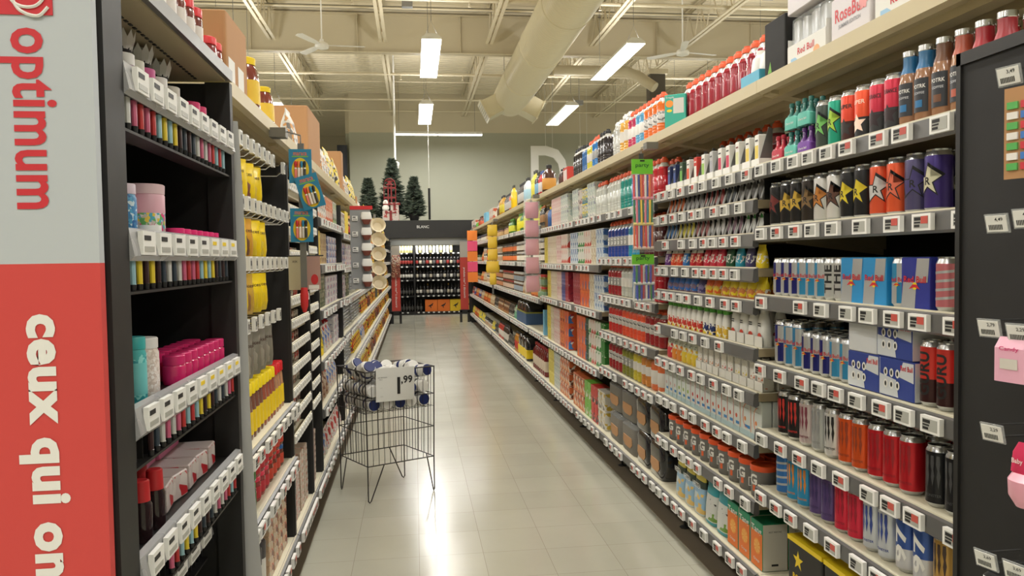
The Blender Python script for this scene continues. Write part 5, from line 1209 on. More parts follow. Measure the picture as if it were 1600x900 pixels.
LTUB = prod('milk_jug', 'bottle', .07, .07, .15, [('body', MB().loft([(0, .033, .033, 4, WHITE), (.05, .033, .033, 4, WHITE), (.051, .0335, .0335, 4, mat('lemon_print', (226, 220, 90), .5)), (.08, .0335, .0335, 4, WHITE), (.12, .03, .03, 3, WHITE), (.135, .016, .016, 2, WHITE)], 16), None), ('cap', MB().lathe([(.018, .132), (.018, .15)], WHITE, 12), None)])
row('R', 1, 'top', [(LTUB, 2, 'white and yellow jug in a blue tray')], 2.93, inset=.055, zoff=.004)
tag(link('blue_tray', MB().box(-.08, .08, -.06, .06, 0, .003, mat('tray_blue', (80, 170, 200), .4)).box(-.08, .08, -.062, -.058, 0, .06, mat('tray_blue', (80, 170, 200), .4)).box(-.082, -.078, -.06, .06, 0, .06, mat('tray_blue', (80, 170, 200), .4)).box(.078, .082, -.06, .06, 0, .06, mat('tray_blue', (80, 170, 200), .4)).mesh('blue_tray'), None, (XR + .09, 2.825, 2.0348), -PI / 2), 'low light blue tray holding two white jugs, top ledge', 'tray')
def tealbox():
    def ex(b): b.decal(shape(rect(-.01, .045, .09, .165)), mat('box_white2', (206, 206, 200), .5), on_front(.012, 0)).decal(shape(oval(.02, .018)), mat('fruit_orange', (240, 150, 60), .5), on_front(.012, .14, -.03)).decal(words('Tropic', .013, .01, 0, .045), WHITEM, on_front(.012, .17, -.028, .001)).decal(shape(oval(.014, .007)), YELLOW, on_front(.012, .105, -.03))
    return carton(mat('box_teal', (60, 170, 150), .5), .11, .024, .185, 'juice_crystal_box', 'box', extra=ex)
o = put(tealbox(), 'teal box with an orange standing at the edge, top ledge, drink mix bay', (XR + .075, 3.79, 2.035), -PI / 2 + .9, True)
row('R', 1, 'top', [(bt((150, 24, 44), h=.25, r=.04), 11, 'crimson sports drink with orange cap')], 3.11, inset=.12, gap=.004, deep=2)
dkb = bt((40, 34, 38), capm=INK, h=.24); clr = bt((190, 190, 184), capm=WHITE, h=.24)
row('R', 2, 'top', [(bt((226, 110, 40), h=.24, labm=ARTL), 4, 'orange sports drink'), (bt((90, 160, 200), h=.24, labm=WL), 2, 'sky blue sports drink'), (bt((190, 50, 90), h=.24, labm=WL), 2, 'pink sports drink'), (bt((226, 170, 80), capm=WHITE, h=.26, r=.045, labm=WL), 2, 'large golden bottle'), (clr, 2, 'clear bottle with white cap')], 4.13, inset=.04, gap=.004, deep=1)
row('R', 3, 'top', [(dkb, 3, 'black-capped dark bottle'), (bt((40, 120, 190), h=.24, labm=GL), 2, 'blue sports drink'), (bt((206, 196, 60), h=.23, labm=WL), 2, 'yellow sports drink'), (bt((60, 110, 170), capm=INK, h=.23), 2, 'blue bottle with black cap'), (dkb, 4, 'farther dark bottle')], 5.3, inset=.04, gap=.006)
row('R', 4, 'top', [(carton(mat('red_white_box', (190, 60, 50), .5), .2, .12, .13, 'gift_tin', 'box', extra=lambda b: b.decal(shape(rect(-.07, -.01, .02, .11)), WHITEM, on_front(.06, 0)).decal(shape(rect(.01, .07, .02, .11)), WHITEM, on_front(.06, 0))), 1, 'red and white box'), (bo((60, 40, 36), (30, 30, 30), (90, 50, 44), .15), 2, 'small dark bottle')], 6.45, inset=.03, gap=.03)
TOPF = [(5, [(bo((70, 40, 34), (30, 30, 30), (196, 140, 60), .30, .07, 'syrup_jug'), 1, 'broad dark syrup jug'), (bo((190, 50, 60), (60, 90, 150), (206, 200, 196), .26, .04), 2, 'red bottle with blue cap'), (bo((60, 44, 40), (30, 30, 30), (120, 170, 200), .28, .045), 2, 'dark bottle with blue label'), (bo((200, 200, 60), (60, 60, 50), (220, 210, 80), .32, .045), 2, 'pale yellow bottle')]),
        (6, [(bo((214, 220, 224), (30, 30, 30), (160, 196, 214), .30, .045), 2, 'white bottle with black cap'), (bo((50, 40, 40), (30, 30, 30), (190, 186, 180), .28, .04), 5, 'dark bottle with grey label')]),
        (7, [(bo((230, 190, 30), (60, 60, 50), None, .33, .035), 2, 'slender yellow bottle'), (bo((206, 100, 50), (60, 40, 40), (190, 186, 180), .26, .04), 2, 'orange bottle'), (bo((60, 50, 46), (30, 30, 30), (190, 186, 180), .26, .04), 5, 'dark bottle')]),
        (8, [(bo((196, 150, 50), (30, 30, 30), (206, 190, 60), .3, .05), 3, 'amber bottle with dark cap'), (bo((110, 80, 60), (30, 30, 30), None, .26, .04), 3, 'brown bottle')]),
        (9, [(cart('topwhitered', (206, 200, 190), [(180, 80, 50), (214, 206, 196)], w=.12, d=.1, h=.2, scale=14), 5, 'white and rust carton')]),
        (10, [(carton(mat('sky_box', (110, 170, 200), .5), .12, .1, .2, 'tall_box', 'box'), 3, 'sky-blue box')]),
        (11, [(bo((110, 60, 46), (60, 40, 36), (190, 90, 60), .2, .05), 4, 'brown jug'), (carton(mat('green_case', (96, 176, 60), .5), .16, .14, .1, 'drink_case', 'case'), 3, 'bright green case')]),
        (12, [(cart('topwhitered', (206, 200, 190), [(180, 80, 50), (214, 206, 196)], w=.12, d=.1, h=.2, scale=14), 7, 'white and rust carton')])]
for bay, runs in TOPF: row('R', bay, 'top', runs, RB[bay] + .05, near=False, inset=.04, gap=.02)
# ------------------------------------------------------------------ the goods: baking rack
def hooks(zt, ys, side='L', ln=.30, lab='', tagn=True):
    """peg hooks of the spice bag bay with their white price tags, one thing per hook row"""
    r = thing('peg_hook_bar', lab, 'hook bar', (XL, 0, zt), PI / 2, 'hook bars of the spice bag bay')
    link('bar', MB().box(ys[0] - .05 + YO['L'], ys[-1] + .05 + YO['L'], .375, .388, -.03, -.01, GREYM).mesh('bar'), r)
    for y in ys:
        h = link('hook', MB().tube([(0, .376, -.02), (0, .02, -.02), (0, .005, -.008)], .0028, CHROME, 5).tube([(0, .376, .012), (0, .01, .022)], .0022, CHROME, 5).mesh('hook'), r, (y + YO['L'], 0, 0))
        link('price_tag', MB().box(-.019, .019, -.012, 0, -.012, .034, WHITE).box(-.013, .013, -.0128, -.012, -.007, .028, TAGSCREEN).box(-.01, .004, -.0132, -.0128, .004, .02, INK).mesh('price_tag'), h)
YB1 = pack('spice_bag_yellow', [(0, (236, 204, 20))], .2, (.0, .0001, [(0, 0, 0), (0, 0, 0)], .1), scale=30)
def ybag(c, winc, h=.138, w=.105, nm='spice_bag'):
    base = mat('bag_film_%d_%d_%d' % c, c, .25, 0, .4); wi = mat('bag_window_%d_%d_%d' % winc, winc, .3, 0, .4)
    p = hangbag(base, w, .035, h, nm, wi)
    p['parts'][0][1].decal(words('épices', .016, .012, 0, .055), mat('bag_ink', (70, 40, 30), .5), lambda u, v: (u, -.0125, v - h * .3))
    return p
YC = (238, 206, 16)
def hang_row(zt, y0, n, runs, lab, rowname, deep=2, dy=.108, hk=None):
    ys = [y0 + i * dy for i in range(n)]
    hooks(zt, hk or ys, lab=lab)
    k = 0
    for p, cnt, desc in runs:
        for i in range(cnt):
            for dd in range(deep):
                rr = random.Random(k * 7 + dd)
                put(p, '%s%s%s, %s, spice bag bay' % (ordn(i, cnt), desc, ROWT[dd], rowname), (XL - .05 - dd * .075, ys[k] + YO['L'] + rr.uniform(-.006, .006), zt - .026), PI / 2 - .62 + rr.uniform(-.16, .16), True, '%ss on %s' % (desc, rowname))
            k += 1
ys9 = [2.17 + i * .093 for i in range(8)]
hang_row(1.779, 2.20, 5, [(ybag(YC, (206, 180, 140)), 2, 'yellow bag of pale spice'), (ybag(YC, (120, 70, 50)), 2, 'yellow bag of brown spice'), (ybag(YC, (214, 180, 60), w=.09), 1, 'plain yellow spice bag')], 'uppermost row of peg hooks, spice bag bay', 'uppermost hooks', 2, .125, ys9 + [3.06])
hang_row(1.585, 2.19, 6, [(ybag(YC, (200, 160, 110), w=.095), 3, 'yellow bag of tan spice'), (ybag((206, 150, 40), (110, 70, 40), w=.08), 1, 'ochre bag of brown spice'), (ybag(YC, (220, 190, 40), w=.085), 2, 'narrow yellow spice bag')], 'second row of peg hooks, spice bag bay', 'second hooks', 2, .12, ys9 + [2.93, 3.04, 3.12])
hang_row(1.395, 2.19, 6, [(ybag(YC, (150, 100, 60), .138, .09), 3, 'yellow bag of dark spice'), (ybag((200, 160, 60), (150, 110, 60), .138, .075), 1, 'dull gold spice bag'), (ybag(YC, (226, 196, 30), .138, .08), 2, 'slim yellow spice bag')], 'third row of peg hooks, spice bag bay', 'third hooks', 2, .12, ys9 + [2.93, 3.04, 3.12])
GB = (128, 124, 112)
hang_row(1.197, 2.18, 7, [(ybag((120, 104, 84), (90, 66, 50), .165, .085), 2, 'brown film spice bag'), (ybag((170, 166, 150), (196, 190, 160), .17, .1), 1, 'clear herb bag with pale seeds'), (ybag(GB, (150, 144, 130), .16, .07), 4, 'narrow grey spice bag')], 'fourth row of peg hooks, spice bag bay', 'lowest hooks', 2, .115)
tag(link('hook_strip_bar', MB().box(2.15, 3.2, .375, .385, 0, .02, GREYM).mesh('hook_strip_bar'), None, (XL, .0, 1.24), PI / 2), 'grey cross bar above the lowest hooks of the spice bag bay', 'bar')
def sq_bottle(liq, capc, h=.19, w=.058):
    g = liquid(liq); lab = pack('sauce_label', [(0, (232, 200, 30))], .2, (.05, .7, [(40, 40, 40), (232, 200, 30), (232, 200, 30), (190, 60, 40)], .3), scale=60)
    cm = mat('flip_cap_%d_%d_%d' % capc, capc, .4)
    b = MB().loft([(0, w * .44, w * .36, 3, g), (.006, w * .48, w * .4, 3, g), (h * .1, w * .48, w * .4, 3, g), (h * .101, w * .485, w * .405, 3, lab), (h * .5, w * .45, w * .38, 3, lab), (h * .501, w * .445, w * .375, 3, g), (h * .72, w * .36, w * .32, 2.6, g), (h * .8, w * .3, w * .28, 2.3, g)], 16)
    return prod('sauce_squeeze_bottle', 'bottle', w, w * .8, h, [('body', b, None), ('cap', MB().loft([(h * .79, w * .4, w * .34, 4, cm), (h * .97, w * .39, w * .33, 4, cm), (h, w * .34, w * .28, 4, cm)], 16), None)])
RC_, YCP = (206, 30, 36), (240, 214, 20)
row('L', 0, 0, [(sq_bottle((196, 160, 140), YCP), 1, 'pink-bodied squeeze bottle with yellow cap'), (sq_bottle((130, 60, 50), RC_), 2, 'brown squeeze bottle with red cap'), (sq_bottle((120, 76, 60), YCP), 6, 'brown squeeze bottle with yellow cap'), (sq_bottle((150, 80, 60), YCP), 4, 'reddish squeeze bottle with yellow cap'), (sq_bottle((176, 130, 96), RC_), 3, 'tan squeeze bottle with red cap')], 2.15, gap=.004, deep=4, dgap=.006)
gj = jr((70, 76, 50), (40, 150, 60), (60, 110, 50), .085, .036, 'spice_jar'); pj = jr((150, 60, 60), (230, 60, 90), (190, 50, 60), .085, .036, 'spice_jar'); rj = jr((120, 60, 44), (200, 36, 40), (200, 70, 50), .085, .036, 'spice_jar'); bj2 = jr((110, 60, 44), (40, 100, 170), (200, 70, 50), .085, .036, 'spice_jar'); sj = jr((90, 70, 60), (206, 204, 200), (120, 90, 70), .085, .036, 'spice_jar')
row('L', 0, 1, [(sj, 2, 'silver-lidded spice jar'), (gj, 3, 'green-lidded spice jar'), (pj, 3, 'pink-lidded spice jar'), (rj, 3, 'red-lidded spice jar'), (bj2, 2, 'blue-lidded spice jar')], 2.16, gap=.006, deep=2, stack=2)
salt = carton(WHITEM, .09, .09, .2, 'salt_canister', 'canister')
b = MB().lathe([(.043, 0, WHITE), (.045, .005, WHITE), (.045, .19, WHITE), (.043, .195, WHITE), (.04, .192, WHITE)], None, 24).decal(shape(rect(-.02, .02, .06, .12), .006), mat('salt_blue', (50, 100, 170), .5), on_round(.045, 0, .3, .0008)).decal(shape(rect(-.015, .015, .15, .158), .006), RED, on_round(.045, 0, -.3, .0008)).decal(words('SEL', .02, .01, 0, None, .006), INK, on_round(.045, .14, 0, .001))
salt = prod('salt_canister', 'canister', .09, .09, .195, [('body', b, None)])
grind = prod('seasoning_shaker', 'shaker', .07, .07, .18, [('body', MB().lathe([(.032, 0, WHITEM), (.034, .004, WHITEM), (.034, .125, WHITEM)], None, 20), None), ('lid', MB().lathe([(.0345, .12), (.036, .175), (.033, .18)], mat('lid_charcoal', (74, 72, 74), .4), 20), 'charcoal lid')])
obx2 = cart('spicebox', (200, 170, 140), [(206, 70, 40), (200, 190, 170), (120, 60, 44)], w=.09, d=.07, h=.055, scale=30, name='seasoning_box', cat='box')
row('L', 0, 2, [(salt, 2, 'white salt canister'), (grind, 4, 'white shaker with charcoal lid')], 2.19, gap=.006, deep=2)
row('L', 0, 2, [(obx2, 4, 'red and cream seasoning box')], 2.72, gap=.01, deep=1, stack=5)
row('L', 0, 'top', [(jr((120, 30, 30), (206, 30, 36), (206, 200, 190), .12, .03, 'spice_jar'), 2, 'red-capped jar')], 2.0, inset=.03)
bigbox = carton(CARD, .30, .30, .235, 'cardboard_box', 'box', extra=lambda b: [b.decal(shape(rect(x, x + .085, .015, .1)), WHITEM, on_front(.15, 0)) for x in (-.13, .0)] and None)
o = put(bigbox, 'tall cardboard box with white labels, top ledge, spice bag bay', (XL - .176, 2.62, LTOP[0] - .0068), PI / 2, True)
bbq = lambda h, w: prod('barbecue_sauce_jug', 'bottle', w, w, h, [('body', MB().loft([(0, w * .4, w * .42, 3.4, liquid((110, 44, 34))), (.01, w * .47, w * .46, 3.4, liquid((110, 44, 34))), (h * .2, w * .47, w * .46, 3, liquid((110, 44, 34))), (h * .201, w * .475, w * .465, 3, mat('bbq_label', (226, 190, 60), .5)), (h * .6, w * .46, w * .45, 3, mat('bbq_label', (226, 190, 60), .5)), (h * .601, w * .455, w * .445, 3, liquid((110, 44, 34))), (h * .8, w * .4, w * .38, 2.6, liquid((110, 44, 34))), (h * .9, w * .28, w * .26, 2.2, liquid((110, 44, 34)))], 18), None), ('cap', MB().lathe([(w * .33, h * .88), (w * .34, h * .99), (w * .31, h)], YELLOW, 18), None)])
row('L', 0, 'top', [(bbq(.215, .11), 1, 'big brown sauce jug with yellow cap'), (bbq(.17, .09), 2, 'brown sauce jug with yellow cap')], 2.72, inset=.02, gap=.09)
spi = lambda key, base, arts, w=.05, h=.048, d=.05: cart(key, base, arts, w=w, d=d, h=h, scale=60, name='spice_tin', cat='tin')
S1 = [spi('spt1', (150, 110, 90), [(196, 180, 160), (110, 60, 50), (60, 50, 46)]), spi('spt2', (130, 120, 100), [(200, 190, 170), (90, 80, 60)]), spi('spt3', (170, 140, 120), [(200, 70, 60), (214, 204, 190)])]
for side_, (ya, n, zs, nm) in enumerate(((3.225, 8, SPZ, 'wide spice rack'), (3.85, 5, [z + .03 for z in SPZ], 'narrow spice rack'))):
    for li, z in enumerate(zs):
        hh = (1.0)
        for i in range(n):
            p = S1[(li + i // 3) % 3]
            put(p, '%sspice tin, tray %s from the bottom, %s' % (ordn(i, n), ('one', 'two', 'three', 'four', 'five', 'six', 'seven', 'eight', 'nine', 'ten', 'eleven', 'twelve')[li], nm), (XL - .024 - .055, ya + .035 + YO['L'] + i * (.0705 if n == 8 else .066), z + .023), PI / 2 + random.uniform(-.1, .1), False, 'spice tins in the %s' % nm)
flatp = lambda key, base, arts, w=.11, d=.09, h=.03: cart(key, base, arts, w=w, d=d, h=h, scale=40, name='seasoning_packet', cat='packet')
FPK = [flatp('fl1', (190, 180, 170), [(90, 80, 76), (206, 200, 190), (170, 80, 60)]), flatp('fl2', (170, 150, 130), [(196, 90, 70), (206, 200, 190)]), flatp('fl3', (150, 120, 110), [(110, 70, 60), (206, 196, 180)])]
row('L', 1, 0, [(FPK[0], 2, 'grey flat seasoning packet'), (FPK[1], 2, 'rust flat seasoning packet')], 3.25, stack=9, gap=.02)
row('L', 2, 0, [(FPK[2], 2, 'brown flat seasoning packet')], 3.86, stack=9, gap=.02)
# farther baking bays
def bagp(key, base, arts, w=.13, h=.16, d=.07, kind='baking_bag'): return pouch(themed(key, [(0, base)], arts, h, scale=30, amt=.52), w, d, h, kind, 'bag')
ybg = bagp('ybag', (232, 204, 30), [(200, 60, 40), (240, 220, 60), (120, 70, 40), (230, 222, 196)]); ybg2 = bagp('ybag2', (226, 190, 40), [(60, 50, 40), (236, 214, 60), (190, 60, 50), (210, 200, 180)])
wbg = bagp('wbag', (206, 202, 192), [(60, 110, 190), (206, 204, 196), (190, 60, 50)]); dbg = bagp('dbag', (90, 50, 44), [(170, 70, 60), (200, 160, 100), (60, 36, 34), (214, 206, 190)])
whb = cart('whbox', (214, 212, 204), [(90, 80, 70), (206, 120, 70), (206, 206, 200)], w=.09, d=.1, h=.17, scale=22, name='baking_box', cat='box')
ybx = cart('ybox', (226, 200, 60), [(200, 160, 60), (240, 220, 100)], w=.08, d=.12, h=.2, amt=.35, name='baking_box', cat='box')
grb = cart('darkgreenbox', (70, 84, 56), [(206, 200, 180), (60, 90, 60)], w=.06, d=.12, h=.2, name='baking_box', cat='box')
rst = cart('redstack', (190, 186, 190), [(190, 44, 50), (60, 80, 150), (206, 206, 204)], w=.17, d=.14, h=.045, scale=24, name='flat_mix_box', cat='box')
bst = cart('bluestack', (120, 130, 170), [(60, 80, 140), (206, 140, 80), (206, 206, 206)], w=.17, d=.14, h=.045, scale=24, name='flat_mix_box', cat='box')
lrow = lambda bay, lev, runs, y0, st=1, **k: row('L', bay, lev, runs, y0, stack=st, near=False, gap=k.pop('gap', .01), **k)
lrow(3, 0, [(whb, 6, 'white baking box'), (cart('orgbox', (200, 130, 90), [(214, 206, 196), (190, 80, 50)], w=.08, d=.1, h=.17, name='baking_box', cat='box'), 5, 'orange and white baking box'), (cart('blkwh', (190, 190, 180), [(40, 40, 40), (110, 150, 60)], w=.07, d=.1, h=.17, name='baking_box', cat='box'), 4, 'black and white baking box')], 4.27)
lrow(3, 1, [(ybx, 3, 'tall yellow baking box'), (cart('tanbox', (176, 150, 110), [(206, 190, 150), (120, 90, 60)], w=.07, d=.1, h=.19, name='baking_box', cat='box'), 4, 'tan baking box')], 4.27)
lrow(3, 1, [(bst, 3, 'blue flat mix box')], 4.95, 4)
lrow(3, 2, [(ybx, 1, 'tall yellow baking box'), (grb, 5, 'dark green baking box')], 4.27)
lrow(3, 2, [(rst, 4, 'red flat mix box')], 4.80, 4)
lrow(3, 3, [(bagp('ybig', (232, 206, 20), [(60, 60, 50), (232, 206, 20), (232, 206, 20)], .16, .22), 2, 'large yellow bag'), (wbg, 3, 'white baking bag')], 4.30, gap=.02)
lrow(3, 3, [(rst, 2, 'red flat mix box')], 5.2, 4)
lrow(3, 4, [(bagp('tanbag', (170, 140, 110), [(206, 190, 170), (120, 70, 50)]), 4, 'tan nut bag'), (wbg, 4, 'blue and white baking bag')], 4.30)
lrow(3, 5, [(wbg, 3, 'blue and white baking bag'), (bagp('redwhbag', (214, 210, 206), [(190, 50, 50), (214, 210, 206)], .17, .13), 5, 'red and white bag')], 4.30, deep=1)
pan = MB().loft([(0, .09, .07, 5, STEEL), (.022, .11, .085, 5, STEEL), (.026, .12, .092, 5, STEEL), (.028, .115, .09, 5, STEEL)], 20); PAN = prod('foil_pan', 'pan', .24, .18, .028, [('pan', pan, None)])
LF = {
 4: [[(whb, 6, 'white baking box'), (ybx, 3, 'tall yellow baking box')], [(bst, 3, 'blue flat mix box', 4), (rst, 3, 'red flat mix box', 4)], [(rst, 3, 'red flat mix box', 4), (grb, 4, 'dark green baking box')], [(PAN, 4, 'silver foil pan', 7)], [(PAN, 4, 'silver foil pan', 7)], [(wbg, 4, 'blue and white baking bag'), (ybg, 4, 'yellow baking bag')]],
 5: [[(dbg, 4, 'brown baking bag'), (ybg, 4, 'yellow baking bag')], [(ybg2, 7, 'yellow and brown bag')], [(PAN, 3, 'silver foil pan', 6), (ybg, 3, 'yellow baking bag')], [(PAN, 4, 'silver foil pan', 7)], [(ybg, 7, 'yellow baking bag')], [(dbg, 4, 'brown baking bag'), (ybg2, 4, 'yellow and brown bag')]],
 6: [[(ybg, 4, 'yellow baking bag'), (dbg, 3, 'brown baking bag')], [(dbg, 3, 'brown baking bag'), (ybg, 4, 'yellow baking bag')], [(ybg, 7, 'yellow baking bag')], [(ybg2, 7, 'yellow and brown bag')], [(wbg, 3, 'blue and white baking bag'), (ybg, 4, 'yellow baking bag')], [(ybg, 7, 'yellow baking bag')]],
}
for b_ in range(7, 12):
    LF[b_] = [[((ybg, dbg, ybg2)[(b_ + l + q) % 3], 3 + (q == 1), ('yellow baking bag', 'brown baking bag', 'yellow and brown bag')[(b_ + l + q) % 3]) for q in range(2)] for l in range(6)]
LF[12] = [[], [], [(ybg, 4, 'yellow baking bag'), (dbg, 5, 'brown baking bag')], [(ybg2, 5, 'yellow and brown bag'), (ybg, 5, 'yellow baking bag')], [(ybg, 9, 'yellow baking bag')], [(ybg2, 9, 'yellow and brown bag')]]
for b_, levs in LF.items():
    for lv, runs in enumerate(levs):
        y = LB[b_] + .04
        for rn in runs: y = row('L', b_, lv, [rn[:3]], y, stack=rn[3] if len(rn) > 3 else 1, near=False, gap=.012, y1=LB[b_ + 1] - .03, wob=.3)
# top ledge of the baking rack
cb = lambda w, d, h: carton(CARD, w, d, h, 'cardboard_box', 'box')
traym = carton(mat('grey_carton', (120, 110, 92), .7), .2, .3, .06, 'display_tray', 'tray')
T_ = LTOP[1] - .0068
put(traym, 'low grey cardboard tray on the top ledge above the spice racks', (XL - .18, 3.68, T_), PI / 2, True)
put(cb(.55, .3, .30), 'wide open cardboard box on the top ledge above the spice racks', (XL - .17, 4.55, T_), PI / 2, True)
put(cb(.16, .3, .34), 'upright cardboard flap box farther along the top ledge', (XL - .18, 6.4, T_), PI / 2, True)
tb = bagp('topyellow', (226, 200, 60), [(60, 60, 60), (236, 220, 120), (206, 200, 190)], .16, .24, .1); tw = bagp('topwhite', (206, 204, 196), [(120, 116, 110), (206, 150, 90), (214, 210, 200)], .14, .2, .09)
row('L', 1, 'top', [(tw, 2, 'white bag')], 3.62, inset=.022, gap=.01)
row('L', 3, 'top', [(tw, 3, 'pale bag'), (tb, 4, 'yellow bag')], 4.72, inset=.02, gap=.01)
row('L', 4, 'top', [(tb, 1, 'yellow bag')], 5.75, inset=.02, gap=.01)
row('L', 4, 'top', [(tw, 3, 'pale bag')], 6.32, inset=.02, gap=.01)
for b_ in range(5, 12): row('L', b_, 'top', [((tw, tb)[b_ % 2], 3, ('pale bag', 'yellow bag')[b_ % 2]), (carton(CARD, .16, .2, .1, 'cardboard_box', 'box'), 1, 'small cardboard box')], LB[b_] + .1, near=False, inset=.02, gap=.03)
# pegs at the far end of the baking rack
r = thing('empty_peg_rack', 'bare black peg rods above the farthest yellow bags', 'peg rack', (XL, LB[12] + .32, 0), PI / 2)
for i in range(5):
    for j in range(8): link('peg', MB().tube([(0, .3, 0), (0, -.06, 0)], .006, BLACK, 5).box(-.02, .02, -.062, -.06, -.02, .02, GREYM).mesh('peg') if (i, j) == (0, 0) else bpy.data.meshes['peg'], r, (j * .16, 0, 1.40 + i * .1))
link('rail', MB().box(-.03, 1.15, .3, .32, 1.36, 1.82, BLACK).mesh('rail'), r)

# ------------------------------------------------------------------ goods of the side display at the left
def wing(p, desc, ylocal, depth, z, n=True, dz=0): return put(p, desc + ', side display', (WX - depth, 1.30 + ylocal * .92, z + .0012), PI / 2 + random.uniform(-.15, .15), True, 'cake decorations on the side display')
cupm = MB().loft([(0, .006, .006, 2, INK), (.005, .008, .008, 2, INK), (.07, .024, .024, 2, INK)], 20)
cupw = MB()
for i in range(12):
    a0, a1, am = 2 * PI * i / 12, 2 * PI * (i + 1) / 12, 2 * PI * (i + .5) / 12
    cupw.poly([(.0235 * math.cos(a0), .0235 * math.sin(a0), .066), (.0235 * math.cos(a1), .0235 * math.sin(a1), .066), (.030 * math.cos(a1), .030 * math.sin(a1), .088), (.032 * math.cos(am), .032 * math.sin(am), .104), (.030 * math.cos(a0), .030 * math.sin(a0), .088)], WHITEM)
cupw.lathe([(.02, .066), (.026, .085), (.012, .1)], WHITEM, 16)
CUP = prod('baking_cup_stack', 'baking cups', .06, .06, .104, [('holder', cupm, None), ('paper_cups', cupw, None)])
PINK = (214, 60, 120)
smj = lambda c, lid, h=.062, r=.021: jar(c, mat('lid_%d_%d_%d' % lid, lid, .35), h, r, None, 'sprinkle_jar', lid=.68)
for i, yy in enumerate((.03, .11, .20, .32, .45)): wing(CUP, '%s black holder of white baking cups' % ORD[i], yy + .13, .10, 1.758)
for i, yy in enumerate((.03, .11, .20, .32, .45)): tag(link('riser_block', bpy.data.meshes.get('riser_block') or MB().box(-.02, .02, -.02, .02, 0, .0425, BLACK2).mesh('riser_block'), None, (WX - .10, 1.30 + (yy + .13) * .92, 1.7158)), 'black block under the %s baking cup holder, side display' % ORD[i], 'block', 'blocks under the baking cups')
for i, (yy, c, lid) in enumerate(((.16, (206, 180, 190), (226, 224, 220)), (.215, (190, 186, 160), (206, 204, 190)), (.28, (200, 120, 160), (206, 90, 150)), (.36, (206, 200, 180), (226, 224, 220)), (.45, (190, 190, 180), (206, 200, 190)), (.62, (200, 60, 110), (226, 60, 120)), (.68, (200, 60, 110), (226, 60, 120)))):
    wing(smj(c, lid), '%s small sprinkle jar from the near end, highest shelf' % ORD[i], yy, .04, 1.715)
SPK = pack('sprinkle_mix', [(0, (206, 200, 190))], .09, (0, .99, [(226, 80, 140), (90, 180, 200), (236, 210, 80), (110, 190, 110), (230, 230, 226)], .62), scale=110)
SPB = pack('sprinkle_blue', [(0, (60, 130, 180))], .09, (0, .99, [(80, 160, 200), (40, 100, 160), (200, 220, 226)], .5), scale=110)
SPW = pack('pearl_white', [(0, (226, 214, 206))], .09, (0, .99, [(236, 230, 226), (206, 190, 180)], .5), scale=130)
SPV = pack('pearl_violet', [(0, (150, 130, 190))], .09, (0, .99, [(190, 170, 220), (110, 90, 160)], .5), scale=130)
SPT = pack('pearl_teal', [(0, (70, 170, 170))], .09, (0, .99, [(140, 210, 206), (40, 140, 150)], .5), scale=90)
def spj(m_, lid, h, r, lab=None): return jar((0, 0, 0), mat('lid_%d_%d_%d' % lid, lid, .35), h, r, mat('spjlabel_%d_%d_%d' % lab, lab, .4) if lab else None, 'sprinkle_jar', body=m_, n=22)
def bigj(m_, h, r):
    lb = mat('jar_wrap_pink', (226, 176, 190), .35); g = m_
    b = MB().lathe([(r * .9, 0, g), (r, .006, g), (r, h * .5, g), (r * 1.005, h * .51, lb), (r * 1.005, h * .8, lb), (r * .95, h * .84, lb)], None, 24)
    return prod('sprinkle_jar', 'jar', 2 * r, 2 * r, h, [('body', b, None), ('lid', MB().lathe([(r, h * .83), (r * 1.02, h * .98), (r * .95, h)], mat('lid_light_pink', (230, 200, 206), .35), 24), None)])
wing(spj(SPB, (214, 196, 210), .10, .022), 'blue sprinkle jar', .155, .045, 1.45)
wing(bigj(SPW, .095, .03), 'big jar of pale sprinkles with pink wrap', .222, .085, 1.45); wing(bigj(SPK, .112, .036), 'big jar of coloured sprinkles with pink wrap', .31, .055, 1.45)
wing(spj(SPB, PINK, .115, .026, (60, 140, 170)), 'tall blue jar with pink lid', .43, .09, 1.45)
wing(prod('sprinkle_jar', 'jar', .05, .05, .03, [('body', MB().lathe([(.024, 0), (.024, .02)], mat('cream_pot', (206, 196, 160), .4), 18), None), ('lid', MB().lathe([(.025, .019), (.025, .03)], WHITE, 18), None)]), 'low white and yellow pot', .235, .03, 1.45)
for i in range(7): wing(smj((200, 50, 110), (230, 50, 120), .032, .022), '%s low pink-lidded pot on the middle shelf' % ORD[i], .43 + i * .052, .035, 1.45)
wing(spj(SPT, (196, 50, 110), .15, .042), 'jar with a broad pink lid behind the pearls', .36, .16, 1.16); wing(spj(SPT, (60, 170, 170), .12, .02, (110, 190, 190)), 'teal pearl tube', .155, .035, 1.16)
wing(spj(SPW, (236, 234, 232), .11, .032), 'white-lidded jar of pearl sprinkles', .255, .055, 1.16); wing(spj(SPV, (236, 234, 232), .10, .022), 'white-lidded jar of violet pearls', .34, .075, 1.16)
for i in range(8):
    for dd in range(2): wing(smj((200, 40, 100), (206, 44, 106), .06, .023), '%s pink-lidded jar%s, third shelf' % (ORD[i], ' behind' if dd else ''), .40 + i * .051, .035 + dd * .055, 1.16)
pbx = cart('pinkbox', (222, 120, 160), [(236, 150, 180), (190, 80, 130)], w=.16, d=.1, h=.035, amt=.3, name='icing_box', cat='box')
rbx2 = cart('redwhbox', (214, 200, 196), [(196, 40, 50), (226, 216, 210)], w=.07, d=.09, h=.055, scale=26, name='icing_box', cat='box')
for i, (yy, st) in enumerate(((.44, 0), (.45, 1), (.62, 0))): wing(pbx, '%s pink icing box' % ('lower', 'upper', 'farther')[i], yy, .16, .915 + .056 + st * .0365)
for i in range(5): wing(rbx2, '%s red and white icing box' % ORD[i], .34 + i * .09, .08, .915); wing(rbx2, '%s red and white icing box in the back row' % ORD[i], .34 + i * .09, .19, .915)
